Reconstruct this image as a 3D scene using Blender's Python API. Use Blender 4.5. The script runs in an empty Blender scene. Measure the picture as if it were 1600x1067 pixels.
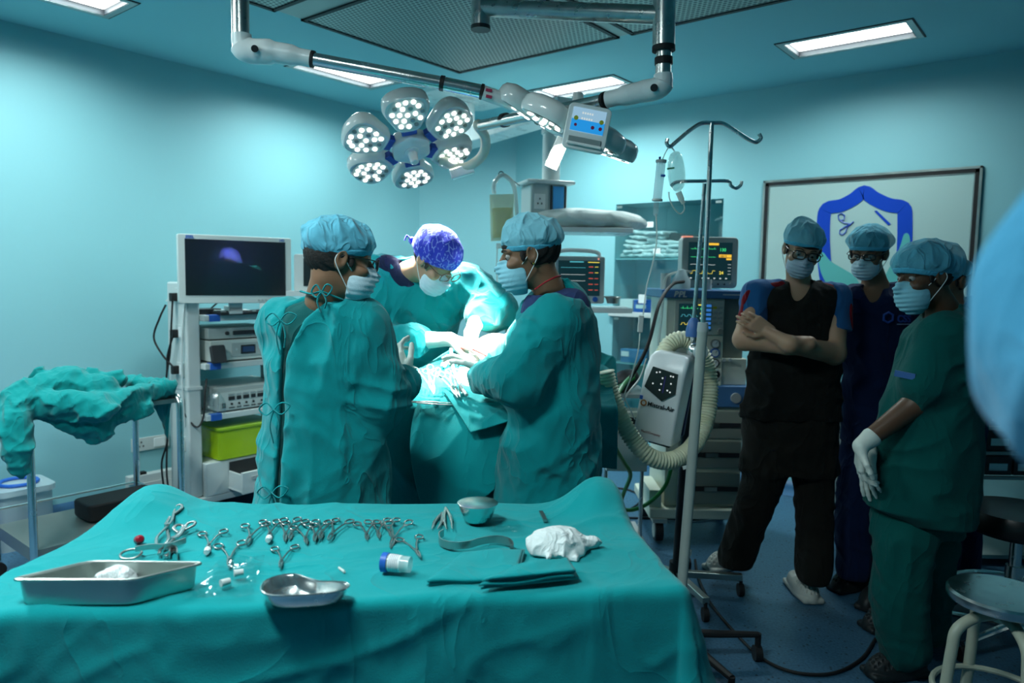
import bpy, math, random
import numpy as np
from mathutils import Matrix, Vector
PI = math.pi
rad = math.radians
scene = bpy.context.scene
COL = scene.collection

# ------------------------------------------------------------------ camera, light, exposure
CAM_Z = 1.48
FOC = 1137.4
PITCH, ROLL, YAW = rad(5.0), rad(-0.98), rad(38.9)
CEIL = 2.82
XL, YB = -4.72, 5.12          # left wall, back wall
XR, YF = 2.9, -2.4            # right wall and the wall behind the camera

def W(r, d, z=0.0):
    """metres right of / ahead of the photographer's feet -> room coordinates"""
    return Vector((r*math.cos(YAW)-d*math.sin(YAW), r*math.sin(YAW)+d*math.cos(YAW), z))

def _ray(px, py):
    U = (px-800)/FOC; V = (533.5-py)/FOC
    u = U*math.cos(ROLL)+V*math.sin(ROLL); v = -U*math.sin(ROLL)+V*math.cos(ROLL)
    d = math.cos(PITCH)+v*math.sin(PITCH); z = -math.sin(PITCH)+v*math.cos(PITCH)
    return u/d, z/d
def onz(px, py, z):
    a, b = _ray(px, py); d = (z-CAM_Z)/b
    return Vector((a*d, d, z))
def ond(px, py, d):
    a, b = _ray(px, py)
    return Vector((a*d, d, CAM_Z+b*d))

cam_data = bpy.data.cameras.new('camera')
cam_data.sensor_width = 36; cam_data.lens = FOC/1600*36
cam_data.clip_start = 0.05
cam_data.dof.use_dof = True; cam_data.dof.focus_distance = 2.3; cam_data.dof.aperture_fstop = 2.9
cam = bpy.data.objects.new('camera', cam_data); COL.objects.link(cam)
_r0 = Vector((math.cos(YAW), math.sin(YAW), 0))
_f0 = Vector((-math.sin(YAW)*math.cos(PITCH), math.cos(YAW)*math.cos(PITCH), -math.sin(PITCH)))
_u0 = _r0.cross(_f0)
_R = _r0*math.cos(ROLL)-_u0*math.sin(ROLL); _U = _r0*math.sin(ROLL)+_u0*math.cos(ROLL)
cam.matrix_world = Matrix(((_R.x, _U.x, -_f0.x, 0), (_R.y, _U.y, -_f0.y, 0), (_R.z, _U.z, -_f0.z, CAM_Z), (0, 0, 0, 1)))
scene.camera = cam

scene.view_settings.view_transform = 'Standard'; scene.view_settings.look = 'None'
scene.view_settings.gamma = 1; scene.view_settings.exposure = 0.08
scene.cycles.use_denoising = True
scene.cycles.max_bounces = 8; scene.cycles.diffuse_bounces = 4; scene.cycles.glossy_bounces = 4
scene.cycles.transmission_bounces = 6; scene.cycles.transparent_max_bounces = 12
scene.cycles.sample_clamp_indirect = 4.0
scene.cycles.caustics_reflective = False; scene.cycles.caustics_refractive = False
wd = bpy.data.worlds.new('room_air'); scene.world = wd; wd.use_nodes = True
wd.node_tree.nodes['Background'].inputs[0].default_value = (0.10, 0.35, 0.42, 1)
wd.node_tree.nodes['Background'].inputs[1].default_value = 0.05

def area_light(name, loc, rot, sx, sy, power, col, shape='RECTANGLE', spread=180):
    l = bpy.data.lights.new(name, 'AREA'); l.shape = shape; l.size = sx
    if shape in ('RECTANGLE', 'ELLIPSE'): l.size_y = sy
    l.energy = power; l.color = col; l.spread = rad(spread)
    o = bpy.data.objects.new(name, l); COL.objects.link(o); o.location = loc; o.rotation_euler = rot
    return o
# the four recessed ceiling panels: (x0, x1, y0, y1)
PANELS = [(-4.18, -3.88, 1.02, 1.72), (-4.18, -3.91, 2.86, 3.51), (-3.28, -2.62, 4.25, 4.53), (-1.50, -0.87, 4.245, 4.525)]
PANELS += [(-3.28, -2.62, .03, .31), (-1.50, -.87, .03, .31)]     # two more of the ring, above the photographer
PANEL_POWER = [20, 21, 30, 12, 52, 36]
for (x0, x1, y0, y1), pw in zip(PANELS, PANEL_POWER):
    area_light('panel_lamp', ((x0+x1)/2, (y0+y1)/2, CEIL+0.022), (0, 0, 0), x1-x0-.04, y1-y0-.04, pw, (0.82, 1.0, 1.0), spread=158)
# surgical light heads: each of the six pods of a head throws its beam at the wound
SITE = ond(728, 540, 2.90)
DOME1 = ond(643, 235, 3.35)
DOME2 = ond(880, 212, 2.75)
SPIN1 = 27
def pod_beams(c, dst, power, n=6, r=.19):
    a = W(*c); b = W(*dst); z = (b-a).normalized(); u = z.orthogonal().normalized(); v = z.cross(u)
    for k in range(n):
        q = rad(60*k+30); p = a+u*(r*math.cos(q))+v*(r*math.sin(q))+z*.03
        l = bpy.data.lights.new('pod_beam', 'SPOT'); l.energy = power; l.color = (1.0, 1.0, .93); l.spot_size = rad(27); l.spot_blend = 1.0; l.shadow_soft_size = .03
        o = bpy.data.objects.new('pod_beam', l); COL.objects.link(o); o.location = p; o.rotation_euler = (b-p).to_track_quat('-Z', 'Y').to_euler()
pod_beams(DOME1, SITE, 520)
pod_beams(DOME2, SITE, 420)

# ------------------------------------------------------------------ materials
MATS = {}
def mat(name, col, rough=0.5, metal=0.0, bump=0.0, bscale=60, var=0.0, vscale=8, emit=None, estr=1.0,
        alpha=1.0, trans=0.0, ior=1.45, coat=0.0, sheen=0.0, sub=0.0, crease=0.0, cscale=7, spec=0.5):
    if name in MATS: return MATS[name]
    m = bpy.data.materials.new(name); m.use_nodes = True; MATS[name] = m
    nt = m.node_tree; b = nt.nodes['Principled BSDF']; L = nt.links
    c = (*col, 1) if len(col) == 3 else col
    b.inputs['Base Color'].default_value = c; b.inputs['Roughness'].default_value = rough
    b.inputs['Metallic'].default_value = metal; b.inputs['IOR'].default_value = ior
    b.inputs['Alpha'].default_value = alpha; b.inputs['Transmission Weight'].default_value = trans
    b.inputs['Coat Weight'].default_value = coat; b.inputs['Sheen Weight'].default_value = sheen
    b.inputs['Specular IOR Level'].default_value = spec
    if sub: b.inputs['Subsurface Weight'].default_value = sub; b.inputs['Subsurface Scale'].default_value = 0.01
    if emit:
        b.inputs['Emission Color'].default_value = (*emit, 1); b.inputs['Emission Strength'].default_value = estr
    tc = nt.nodes.new('ShaderNodeTexCoord')
    if var:
        n = nt.nodes.new('ShaderNodeTexNoise'); n.inputs['Scale'].default_value = vscale; n.inputs['Detail'].default_value = 5
        L.new(tc.outputs['Object'], n.inputs['Vector'])
        mx = nt.nodes.new('ShaderNodeMix'); mx.data_type = 'RGBA'
        mx.inputs['A'].default_value = tuple(max(0, x*(1-var)) for x in c[:3])+(1,)
        mx.inputs['B'].default_value = tuple(min(1, x*(1+var)) for x in c[:3])+(1,)
        L.new(n.outputs['Fac'], mx.inputs['Factor']); L.new(mx.outputs['Result'], b.inputs['Base Color'])
        mr = nt.nodes.new('ShaderNodeMath'); mr.operation = 'MULTIPLY_ADD'
        mr.inputs[1].default_value = 0.25; mr.inputs[2].default_value = max(0.02, rough-0.125)
        L.new(n.outputs['Fac'], mr.inputs[0]); L.new(mr.outputs[0], b.inputs['Roughness'])
    last = None
    if bump:
        n = nt.nodes.new('ShaderNodeTexNoise'); n.inputs['Scale'].default_value = bscale; n.inputs['Detail'].default_value = 3
        L.new(tc.outputs['Object'], n.inputs['Vector'])
        bp = nt.nodes.new('ShaderNodeBump'); bp.inputs['Strength'].default_value = bump; bp.inputs['Distance'].default_value = 0.003
        L.new(n.outputs['Fac'], bp.inputs['Height']); last = bp
    if crease:
        # soft creases: a distorted ridge pattern
        n = nt.nodes.new('ShaderNodeTexNoise'); n.inputs['Scale'].default_value = cscale; n.inputs['Detail'].default_value = 2.5
        n.inputs['Distortion'].default_value = 0.9
        mp = nt.nodes.new('ShaderNodeMapping'); mp.inputs['Scale'].default_value = (1.0, 1.0, 0.55); mp.inputs['Rotation'].default_value = (0.3, 0.35, 0)
        L.new(tc.outputs['Object'], mp.inputs['Vector']); L.new(mp.outputs['Vector'], n.inputs['Vector'])
        a = nt.nodes.new('ShaderNodeMath'); a.operation = 'SUBTRACT'; a.inputs[1].default_value = 0.5
        L.new(n.outputs['Fac'], a.inputs[0])
        ab = nt.nodes.new('ShaderNodeMath'); ab.operation = 'ABSOLUTE'; L.new(a.outputs[0], ab.inputs[0])
        pw = nt.nodes.new('ShaderNodeMath'); pw.operation = 'POWER'; pw.inputs[1].default_value = 0.6; L.new(ab.outputs[0], pw.inputs[0])
        bp = nt.nodes.new('ShaderNodeBump'); bp.invert = True; bp.inputs['Strength'].default_value = crease; bp.inputs['Distance'].default_value = 0.02
        L.new(pw.outputs[0], bp.inputs['Height'])
        if last: L.new(last.outputs['Normal'], bp.inputs['Normal'])
        last = bp
    if last: L.new(last.outputs['Normal'], b.inputs['Normal'])
    return m

def cloth(name, col, **k):
    a = dict(rough=0.9, bump=0.35, bscale=420, var=0.10, vscale=6, crease=0.85, cscale=6.5, sheen=0.15, spec=0.2); a.update(k)
    return mat(name, col, **a)
def cloth_thin(name, col, alpha, **k):
    return cloth(name, col, alpha=alpha, **k)

# ------------------------------------------------------------------ things, parts, tags
def thing(name, label, cat, loc=(0, 0, 0), rotz=0.0, group=None):
    o = bpy.data.objects.new(name, None); COL.objects.link(o); o.empty_display_size = 0.1
    o.location = loc; o.rotation_euler = (0, 0, rotz); o['label'] = label; o['category'] = cat
    if group: o['group'] = group
    return o
def tag(o, label, cat, group=None):
    o['label'] = label; o['category'] = cat
    if group: o['group'] = group
    return o
def dup(root, loc, rotz, label=None, group=None, scale=None):
    r = root.copy(); COL.objects.link(r); r.location = loc; r.rotation_euler = (0, 0, rotz) if not hasattr(rotz, '__len__') else rotz
    if label: r['label'] = label
    if group: r['group'] = group
    if scale: r.scale = scale
    for ch in list(root.children):
        c = ch.copy(); COL.objects.link(c); c.parent = r
        for g in list(ch.children):
            e = g.copy(); COL.objects.link(e); e.parent = c
    return r

# ------------------------------------------------------------------ mesh builder
def perp(d):
    d = Vector(d).normalized()
    a = Vector((0, 0, 1)) if abs(d.z) < 0.9 else Vector((1, 0, 0))
    u = d.cross(a).normalized(); return u, d.cross(u).normalized()
class MB:
    def __init__(s): s.v = []; s.f = []; s.mi = []; s.m = 0
    def add(s, vs, fs):
        o = len(s.v); s.v += [tuple(x) for x in vs]; s.f += [tuple(i+o for i in f) for f in fs]; s.mi += [s.m]*len(fs); return s
    def box(s, c, size, rot=None, taper=1.0):
        x, y, z = [q/2 for q in size]; vs = []
        for sz in (-1, 1):
            t = taper if sz > 0 else 1
            for sx, sy in ((-1, -1), (1, -1), (1, 1), (-1, 1)): vs.append(Vector((sx*x*t, sy*y*t, sz*z)))
        if rot is not None: vs = [rot @ q for q in vs]
        c = Vector(c); vs = [q+c for q in vs]
        return s.add(vs, [(0, 3, 2, 1), (4, 5, 6, 7), (0, 1, 5, 4), (1, 2, 6, 5), (2, 3, 7, 6), (3, 0, 4, 7)])
    def b2(s, x0, x1, y0, y1, z0, z1):
        return s.box(((x0+x1)/2, (y0+y1)/2, (z0+z1)/2), (abs(x1-x0), abs(y1-y0), abs(z1-z0)))
    def rbox(s, c, size, r, seg=4, rot=None, axis=2):
        """box with its edges along `axis` rounded"""
        a = [0, 1, 2]; a.remove(axis); w, h = size[a[0]]/2, size[a[1]]/2; t = size[axis]/2
        pts = []
        for cx, cy, a0 in ((w-r, h-r, 0), (-w+r, h-r, 90), (-w+r, -h+r, 180), (w-r, -h+r, 270)):
            for i in range(seg+1):
                q = rad(a0+90*i/seg); pts.append((cx+r*math.cos(q), cy+r*math.sin(q)))
        n = len(pts); vs = []
        for tz in (-t, t):
            for p in pts:
                q = [0, 0, 0]; q[a[0]] = p[0]; q[a[1]] = p[1]; q[axis] = tz; vs.append(Vector(q))
        if rot is not None: vs = [rot @ q for q in vs]
        vs = [q+Vector(c) for q in vs]
        fs = [(i, (i+1) % n, n+(i+1) % n, n+i) for i in range(n)]+[tuple(range(n-1, -1, -1)), tuple(range(n, 2*n))]
        return s.add(vs, fs)
    def cyl(s, p0, p1, r0, r1=None, seg=20, cap=True):
        r1 = r0 if r1 is None else r1; p0 = Vector(p0); p1 = Vector(p1); u, w = perp(p1-p0); vs = []
        for p, r in ((p0, r0), (p1, r1)):
            for i in range(seg):
                a = 2*PI*i/seg; vs.append(p+u*(r*math.cos(a))+w*(r*math.sin(a)))
        fs = [(i, (i+1) % seg, seg+(i+1) % seg, seg+i) for i in range(seg)]
        if cap: fs += [tuple(range(seg-1, -1, -1)), tuple(range(seg, 2*seg))]
        return s.add(vs, fs)
    def tube(s, pts, r, seg=10, closed=False, cap=True, flat=None):
        pts = [Vector(p) for p in pts]; n = len(pts); rs = r if hasattr(r, '__len__') else [r]*n
        u = None; vs = []
        for i, p in enumerate(pts):
            if closed: t = pts[(i+1) % n]-pts[i-1]
            else: t = pts[min(i+1, n-1)]-pts[max(i-1, 0)]
            t = t.normalized() if t.length > 1e-9 else Vector((0, 0, 1))
            if u is None: u, _ = perp(t)
            u = (u-t*u.dot(t)); u = u.normalized() if u.length > 1e-6 else perp(t)[0]
            w = t.cross(u)
            for k in range(seg):
                a = 2*PI*k/seg; vs.append(p+u*(rs[i]*math.cos(a))+w*(rs[i]*math.sin(a)*(flat or 1)))
        fs = []
        for i in range(n if closed else n-1):
            j = (i+1) % n
            for k in range(seg): fs.append((i*seg+k, i*seg+(k+1) % seg, j*seg+(k+1) % seg, j*seg+k))
        if cap and not closed: fs += [tuple(range(seg-1, -1, -1)), tuple((n-1)*seg+k for k in range(seg))]
        return s.add(vs, fs)
    def lathe(s, prof, c=(0, 0, 0), axis=(0, 0, 1), seg=32, sx=1.0, sy=1.0):
        c = Vector(c); ax = Vector(axis).normalized(); u, w = perp(ax); vs = []; fs = []; n = len(prof)
        for r, z in prof:
            for k in range(seg):
                a = 2*PI*k/seg; vs.append(c+ax*z+u*(r*math.cos(a)*sx)+w*(r*math.sin(a)*sy))
        for i in range(n-1):
            for k in range(seg): fs.append((i*seg+k, i*seg+(k+1) % seg, (i+1)*seg+(k+1) % seg, (i+1)*seg+k))
        if prof[0][0] > 1e-6: fs.append(tuple(range(seg-1, -1, -1)))
        if prof[-1][0] > 1e-6: fs.append(tuple((n-1)*seg+k for k in range(seg)))
        return s.add(vs, fs)
    def prism(s, pts, z0, z1, mtx=None):
        n = len(pts); vs = [Vector((x, y, z)) for z in (z0, z1) for x, y in pts]
        if mtx is not None: vs = [mtx @ q for q in vs]
        return s.add(vs, [(i, (i+1) % n, n+(i+1) % n, n+i) for i in range(n)]+[tuple(range(n-1, -1, -1)), tuple(range(n, 2*n))])
    def ball(s, c, r, seg=20, rings=12, rot=None):
        r = (r, r, r) if not hasattr(r, '__len__') else r; vs = []; fs = []
        for i in range(rings+1):
            t = PI*i/rings
            for k in range(seg):
                a = 2*PI*k/seg; q = Vector((r[0]*math.sin(t)*math.cos(a), r[1]*math.sin(t)*math.sin(a), r[2]*math.cos(t)))
                if rot is not None: q = rot @ q
                vs.append(q+Vector(c))
        for i in range(rings):
            for k in range(seg): fs.append((i*seg+k, (i+1)*seg+k, (i+1)*seg+(k+1) % seg, i*seg+(k+1) % seg))
        return s.add(vs, fs)
    def grid(s, fn, nu, nv):
        """fn(u,v) -> point, u,v in 0..1"""
        vs = [fn(i/nu, j/nv) for j in range(nv+1) for i in range(nu+1)]
        fs = [(j*(nu+1)+i, j*(nu+1)+i+1, (j+1)*(nu+1)+i+1, (j+1)*(nu+1)+i) for j in range(nv) for i in range(nu)]
        return s.add(vs, fs)
    def build(s, name, m, parent=None, smooth=True, bevel=0.0, angle=35, solid=0.0, sub=0):
        me = bpy.data.meshes.new(name); me.from_pydata(s.v, [], s.f)
        ms = m if isinstance(m, (list, tuple)) else [m]
        for x in ms: me.materials.append(x)
        if len(ms) > 1: me.polygons.foreach_set('material_index', s.mi)
        me.validate()
        if smooth:
            me.polygons.foreach_set('use_smooth', [True]*len(me.polygons))
            me.set_sharp_from_angle(angle=rad(angle))
        me.update()
        o = bpy.data.objects.new(name, me); COL.objects.link(o)
        if parent: o.parent = parent
        if solid:
            q = o.modifiers.new('thickness', 'SOLIDIFY'); q.thickness = solid; q.offset = 0
        if bevel:
            q = o.modifiers.new('bevel', 'BEVEL'); q.width = bevel; q.segments = 2; q.limit_method = 'ANGLE'; q.angle_limit = rad(40)
            q.harden_normals = True
        if sub:
            q = o.modifiers.new('sub', 'SUBSURF'); q.levels = sub; q.render_levels = sub
        return o
def catmull(pts, n=8, closed=False):
    pts = [Vector(p) for p in pts]; out = []; m = len(pts)
    rng = range(m) if closed else range(m-1)
    for i in rng:
        p1 = pts[i]; p2 = pts[(i+1) % m]
        p0 = pts[i-1] if (i > 0 or closed) else p1*2-p2
        p3 = pts[(i+2) % m] if (i+2 < m or closed) else p2*2-p1
        for k in range(n):
            t = k/n; out.append(0.5*((2*p1)+(p2-p0)*t+(2*p0-5*p1+4*p2-p3)*t*t+(3*p1-p0-3*p2+p3)*t**3))
    if not closed: out.append(pts[-1])
    return out
def text(body, size, name, m, parent, loc, rot=(PI/2, 0, 0), ext=0.0004, align='LEFT', sx=1.0, bold=0.0, shear=0.0):
    cu = bpy.data.curves.new(name, 'FONT'); cu.body = body; cu.size = size; cu.extrude = ext; cu.align_x = align; cu.offset = bold; cu.shear = shear
    t = bpy.data.objects.new(name+'_tmp', cu); COL.objects.link(t)
    bpy.context.view_layer.update()
    me = bpy.data.meshes.new_from_object(t.evaluated_get(bpy.context.evaluated_depsgraph_get()))
    bpy.data.objects.remove(t); me.materials.clear(); me.materials.append(m); me.name = name
    o = bpy.data.objects.new(name, me); COL.objects.link(o); o.parent = parent; o.location = loc; o.rotation_euler = rot; o.scale = (sx, 1, 1)
    return o

# ------------------------------------------------------------------ signed-distance modelling
_T = np.random.RandomState(5).rand(65536).astype(np.float32)
def vnoise(P, seed=0):
    I = np.floor(P).astype(np.int64); F = (P-I).astype(np.float32); U = F*F*(3-2*F); r = 0
    for dx in (0, 1):
        wx = U[:, 0] if dx else 1-U[:, 0]
        for dy in (0, 1):
            wy = U[:, 1] if dy else 1-U[:, 1]
            for dz in (0, 1):
                wz = U[:, 2] if dz else 1-U[:, 2]
                h = ((I[:, 0]+dx)*73856093 ^ (I[:, 1]+dy)*19349663 ^ (I[:, 2]+dz)*83492791)+seed*7919
                r = r+wx*wy*wz*_T[h & 65535]
    return r
def rotm(ax, ay, az):
    return np.array(Matrix.Rotation(az, 3, 'Z') @ Matrix.Rotation(ay, 3, 'Y') @ Matrix.Rotation(ax, 3, 'X'), dtype=np.float32)
def folds(P, seed, scale=(9, 9, 3), amp=0.008, rot=(0, 0, 0), warp=0.5, sharp=1.6):
    Q = P @ rotm(*rot)
    w = vnoise(P*4.0+seed, seed+3)-0.5
    Q = Q*np.array(scale, dtype=np.float32)+(warp*w*2)[:, None]
    n = 1-np.abs(2*vnoise(Q+seed*1.7, seed)-1)
    return amp*(n**sharp-0.45)
def smin(a, b, k):
    h = np.clip(0.5+0.5*(b-a)/k, 0, 1); return b*(1-h)+a*h-k*h*(1-h)
def smax(a, b, k): return -smin(-a, -b, k)
def cone(P, a, b, ra, rb, flat=None, fs=1.0):
    a = np.array(a, dtype=np.float32); b = np.array(b, dtype=np.float32); ab = b-a
    t = np.clip(((P-a) @ ab)/(ab @ ab+1e-12), 0, 1); q = P-a-t[:, None]*ab
    if flat is not None:
        n = np.array(flat, dtype=np.float32); n = n/np.linalg.norm(n); s = q @ n; q = q+(s*(1/fs-1))[:, None]*n
    r = ra+(rb-ra)*t
    d = np.linalg.norm(q, axis=1)-r
    return d if flat is None else d*min(1, fs)
def ell(P, c, r, R=None):
    q = P-np.array(c, dtype=np.float32)
    if R is not None: q = q @ np.array(R, dtype=np.float32)
    r = np.array(r, dtype=np.float32); k0 = np.linalg.norm(q/r, axis=1); k1 = np.linalg.norm(q/(r*r), axis=1)
    return k0*(k0-1)/(k1+1e-9)
def rbx(P, c, h, r=0.01, R=None):
    q = P-np.array(c, dtype=np.float32)
    if R is not None: q = q @ np.array(R, dtype=np.float32)
    q = np.abs(q)-np.array(h, dtype=np.float32)+r
    return np.linalg.norm(np.maximum(q, 0), axis=1)+np.minimum(q.max(axis=1), 0)-r
def half(P, n, o):
    n = np.array(n, dtype=np.float32); n = n/np.linalg.norm(n)
    return (P-np.array(o, dtype=np.float32)) @ n
def keyed(P, keys, ax=2):
    """stack of ellipses: rows (z, cx, cy, rx, ry)"""
    K = np.array(keys, dtype=np.float32); z = P[:, 2]
    f = lambda i: np.interp(z, K[:, 0], K[:, i])
    cx, cy, rx, ry = f(1), f(2), f(3), f(4)
    k = np.sqrt(((P[:, 0]-cx)/rx)**2+((P[:, 1]-cy)/ry)**2)
    d = (k-1)*np.minimum(rx, ry)
    return np.maximum(d, np.maximum(K[0, 0]-z, z-K[-1, 0])).astype(np.float32)

def sdf_mesh(name, fn, lo, hi, h, m, parent=None, smooth=True, cf=4):
    """surface nets over a signed distance function, evaluated only near the surface"""
    lo = np.array(lo, dtype=np.float32)-2*h; hi = np.array(hi, dtype=np.float32)+2*h
    n = (np.ceil((hi-lo)/h/cf).astype(int)+1)*cf+1; nc = (n-1)//cf+1
    ax = [lo[i]+h*cf*np.arange(nc[i], dtype=np.float32) for i in range(3)]
    G = np.stack(np.meshgrid(*ax, indexing='ij'), -1).reshape(-1, 3)
    C = fn(G).reshape(nc).astype(np.float32)
    blk = C[:-1, :-1, :-1]
    mn = np.abs(blk).copy()
    for dx in (0, 1):
        for dy in (0, 1):
            for dz in (0, 1):
                q = C[dx:C.shape[0]-1+dx, dy:C.shape[1]-1+dy, dz:C.shape[2]-1+dz]; mn = np.minimum(mn, np.abs(q))
    act = mn < h*cf*2.2
    V = np.repeat(np.repeat(np.repeat(blk, cf, 0), cf, 1), cf, 2)
    M = np.repeat(np.repeat(np.repeat(act, cf, 0), cf, 1), cf, 2)
    idx = np.argwhere(M)
    P = lo+idx.astype(np.float32)*h
    out = np.empty(len(P), dtype=np.float32)
    for i in range(0, len(P), 400000): out[i:i+400000] = fn(P[i:i+400000])
    V = V.astype(np.float32); V[M] = out
    V[0], V[-1], V[:, 0], V[:, -1], V[:, :, 0], V[:, :, -1] = 1, 1, 1, 1, 1, 1
    S = V < 0
    nx, ny, nz = V.shape
    c = [(dx, dy, dz) for dx in (0, 1) for dy in (0, 1) for dz in (0, 1)]
    cnt = sum(S[a:nx-1+a, b:ny-1+b, e:nz-1+e].astype(np.int8) for a, b, e in c)
    cells = np.argwhere((cnt > 0) & (cnt < 8))
    vid = np.full((nx-1, ny-1, nz-1), -1, dtype=np.int64); vid[tuple(cells.T)] = np.arange(len(cells))
    acc = np.zeros((len(cells), 3)); num = np.zeros(len(cells))
    val = {q: V[cells[:, 0]+q[0], cells[:, 1]+q[1], cells[:, 2]+q[2]] for q in c}
    for q in c:
        for k in range(3):
            if q[k] == 0:
                q2 = list(q); q2[k] = 1; q2 = tuple(q2); a = val[q]; b = val[q2]; cr = (a < 0) != (b < 0)
                t = np.where(cr, a/(a-b+1e-12), 0); p = np.zeros((len(cells), 3)); p += q; p[:, k] += t
                acc += p*cr[:, None]; num += cr
    pos = lo+(cells+acc/num[:, None])*h
    quads = []
    for k in range(3):
        o = [0, 1, 2]; o.remove(k)
        A = S.take(range(0, V.shape[k]-1), k); B = S.take(range(1, V.shape[k]), k)
        e = np.argwhere(A != B); e = e[(e[:, o[0]] > 0) & (e[:, o[1]] > 0)]
        ins = A[tuple(e.T)]
        def g(da, db):
            t = e.copy(); t[:, o[0]] -= da; t[:, o[1]] -= db; return vid[tuple(t.T)]
        q = np.stack([g(0, 0), g(1, 0), g(1, 1), g(0, 1)], 1)
        fl = ins if k != 1 else ~ins
        q[~fl] = q[~fl][:, ::-1]; quads.append(q)
    Q = np.concatenate(quads); Q = Q[(Q >= 0).all(1)]
    me = bpy.data.meshes.new(name)
    me.vertices.add(len(pos)); me.vertices.foreach_set('co', pos.astype(np.float32).ravel())
    me.loops.add(len(Q)*4); me.loops.foreach_set('vertex_index', Q.ravel().astype(np.int32))
    me.polygons.add(len(Q)); me.polygons.foreach_set('loop_start', np.arange(0, len(Q)*4, 4, dtype=np.int32))
    me.update(calc_edges=True); me.validate()
    me.polygons.foreach_set('use_smooth', [smooth]*len(me.polygons))
    me.materials.append(m)
    ob = bpy.data.objects.new(name, me); COL.objects.link(ob)
    if parent: ob.parent = parent
    return ob
# ------------------------------------------------------------------ common materials
WALL = mat('wall_paint', (0.25, 0.535, 0.58), rough=0.55, bump=0.05, bscale=30, var=0.03, vscale=2)
CEILM = mat('ceiling_paint', (0.27, 0.60, 0.66), rough=0.7, var=0.03, vscale=1.5)
WHITE = mat('white_plastic', (0.56, 0.61, 0.60), rough=0.4, var=0.04, vscale=6)
CREAM = mat('cream_plastic', (0.72, 0.74, 0.62), rough=0.45, var=0.06, vscale=6)
GREYP = mat('grey_plastic', (0.35, 0.38, 0.38), rough=0.5)
DARKP = mat('dark_plastic', (0.02, 0.022, 0.025), rough=0.45)
BLACK = mat('black_rubber', (0.008, 0.008, 0.009), rough=0.6)
CHROME = mat('chrome', (0.74, 0.76, 0.75), rough=0.24, metal=1.0, var=0.08, vscale=20)
STEEL = mat('brushed_steel', (0.50, 0.55, 0.52), rough=0.36, metal=1.0, var=0.15, vscale=14)
STEELD = mat('old_steel', (0.40, 0.42, 0.41), rough=0.35, metal=1.0, var=0.3, vscale=10)
BLUEP = mat('blue_plastic', (0.02, 0.12, 0.50), rough=0.4)
PAPER = mat('paper', (0.75, 0.80, 0.80), rough=0.8)
GOWN = cloth('gown_cotton', (0.0, 0.250, 0.270))
DRAPE = cloth('drape_cotton', (0.0, 0.275, 0.295), crease=0.5, cscale=5)
def clear(name, col, alpha, rough=0.1):
    m = mat(name, col, rough=rough, alpha=alpha, coat=0.3); return m
CLEAR = clear('clear_plastic', (0.75, 0.85, 0.85), 0.22)
TUBEM = clear('tubing', (0.80, 0.85, 0.80), 0.55)

def glass_mat(name, col, fac, rough=0.03):
    m = bpy.data.materials.new(name); m.use_nodes = True; nt = m.node_tree; nt.nodes.clear()
    o = nt.nodes.new('ShaderNodeOutputMaterial'); mx = nt.nodes.new('ShaderNodeMixShader')
    t = nt.nodes.new('ShaderNodeBsdfTransparent'); g = nt.nodes.new('ShaderNodeBsdfGlossy')
    t.inputs[0].default_value = (*col, 1); g.inputs['Roughness'].default_value = rough
    mx.inputs[0].default_value = fac
    nt.links.new(t.outputs[0], mx.inputs[1]); nt.links.new(g.outputs[0], mx.inputs[2]); nt.links.new(mx.outputs[0], o.inputs[0])
    return m
GLASS = glass_mat('cabinet_glass', (0.88, 0.96, 0.96), 0.08)
LENS = glass_mat('spectacle_glass', (0.85, 0.9, 0.9), 0.06)

# ------------------------------------------------------------------ room shell
def struct(o): o['kind'] = 'structure'; return o
def floor_mat():
    m = bpy.data.materials.new('speckled_vinyl'); m.use_nodes = True; nt = m.node_tree; b = nt.nodes['Principled BSDF']; L = nt.links
    tc = nt.nodes.new('ShaderNodeTexCoord'); v = nt.nodes.new('ShaderNodeTexVoronoi'); v.inputs['Scale'].default_value = 30
    n = nt.nodes.new('ShaderNodeTexNoise'); n.inputs['Scale'].default_value = 90; n.inputs['Detail'].default_value = 4
    n2 = nt.nodes.new('ShaderNodeTexNoise'); n2.inputs['Scale'].default_value = 1.3
    for q in (v, n, n2): L.new(tc.outputs['Object'], q.inputs['Vector'])
    r1 = nt.nodes.new('ShaderNodeValToRGB'); r1.color_ramp.elements[0].position = 0.12; r1.color_ramp.elements[1].position = 0.18
    r1.color_ramp.elements[0].color = (0.012, 0.03, 0.06, 1); r1.color_ramp.elements[1].color = (1, 1, 1, 1)
    L.new(v.outputs['Distance'], r1.inputs['Fac'])
    r2 = nt.nodes.new('ShaderNodeValToRGB'); r2.color_ramp.elements[0].position = 0.35; r2.color_ramp.elements[1].position = 0.65
    r2.color_ramp.elements[0].color = (0.028, 0.09, 0.16, 1); r2.color_ramp.elements[1].color = (0.050, 0.145, 0.235, 1)
    L.new(n.outputs['Fac'], r2.inputs['Fac'])
    mx = nt.nodes.new('ShaderNodeMix'); mx.data_type = 'RGBA'; mx.blend_type = 'MULTIPLY'; mx.inputs['Factor'].default_value = 0.85
    L.new(r2.outputs['Color'], mx.inputs['A']); L.new(r1.outputs['Color'], mx.inputs['B'])
    L.new(mx.outputs['Result'], b.inputs['Base Color'])
    b.inputs['Roughness'].default_value = 0.42
    return m
FLOORM = floor_mat()
fl = MB(); fl.b2(XL-.1, XR+.1, YF-.1, YB+.4, -0.1, 0); struct(fl.build('floor', FLOORM, smooth=False))
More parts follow.
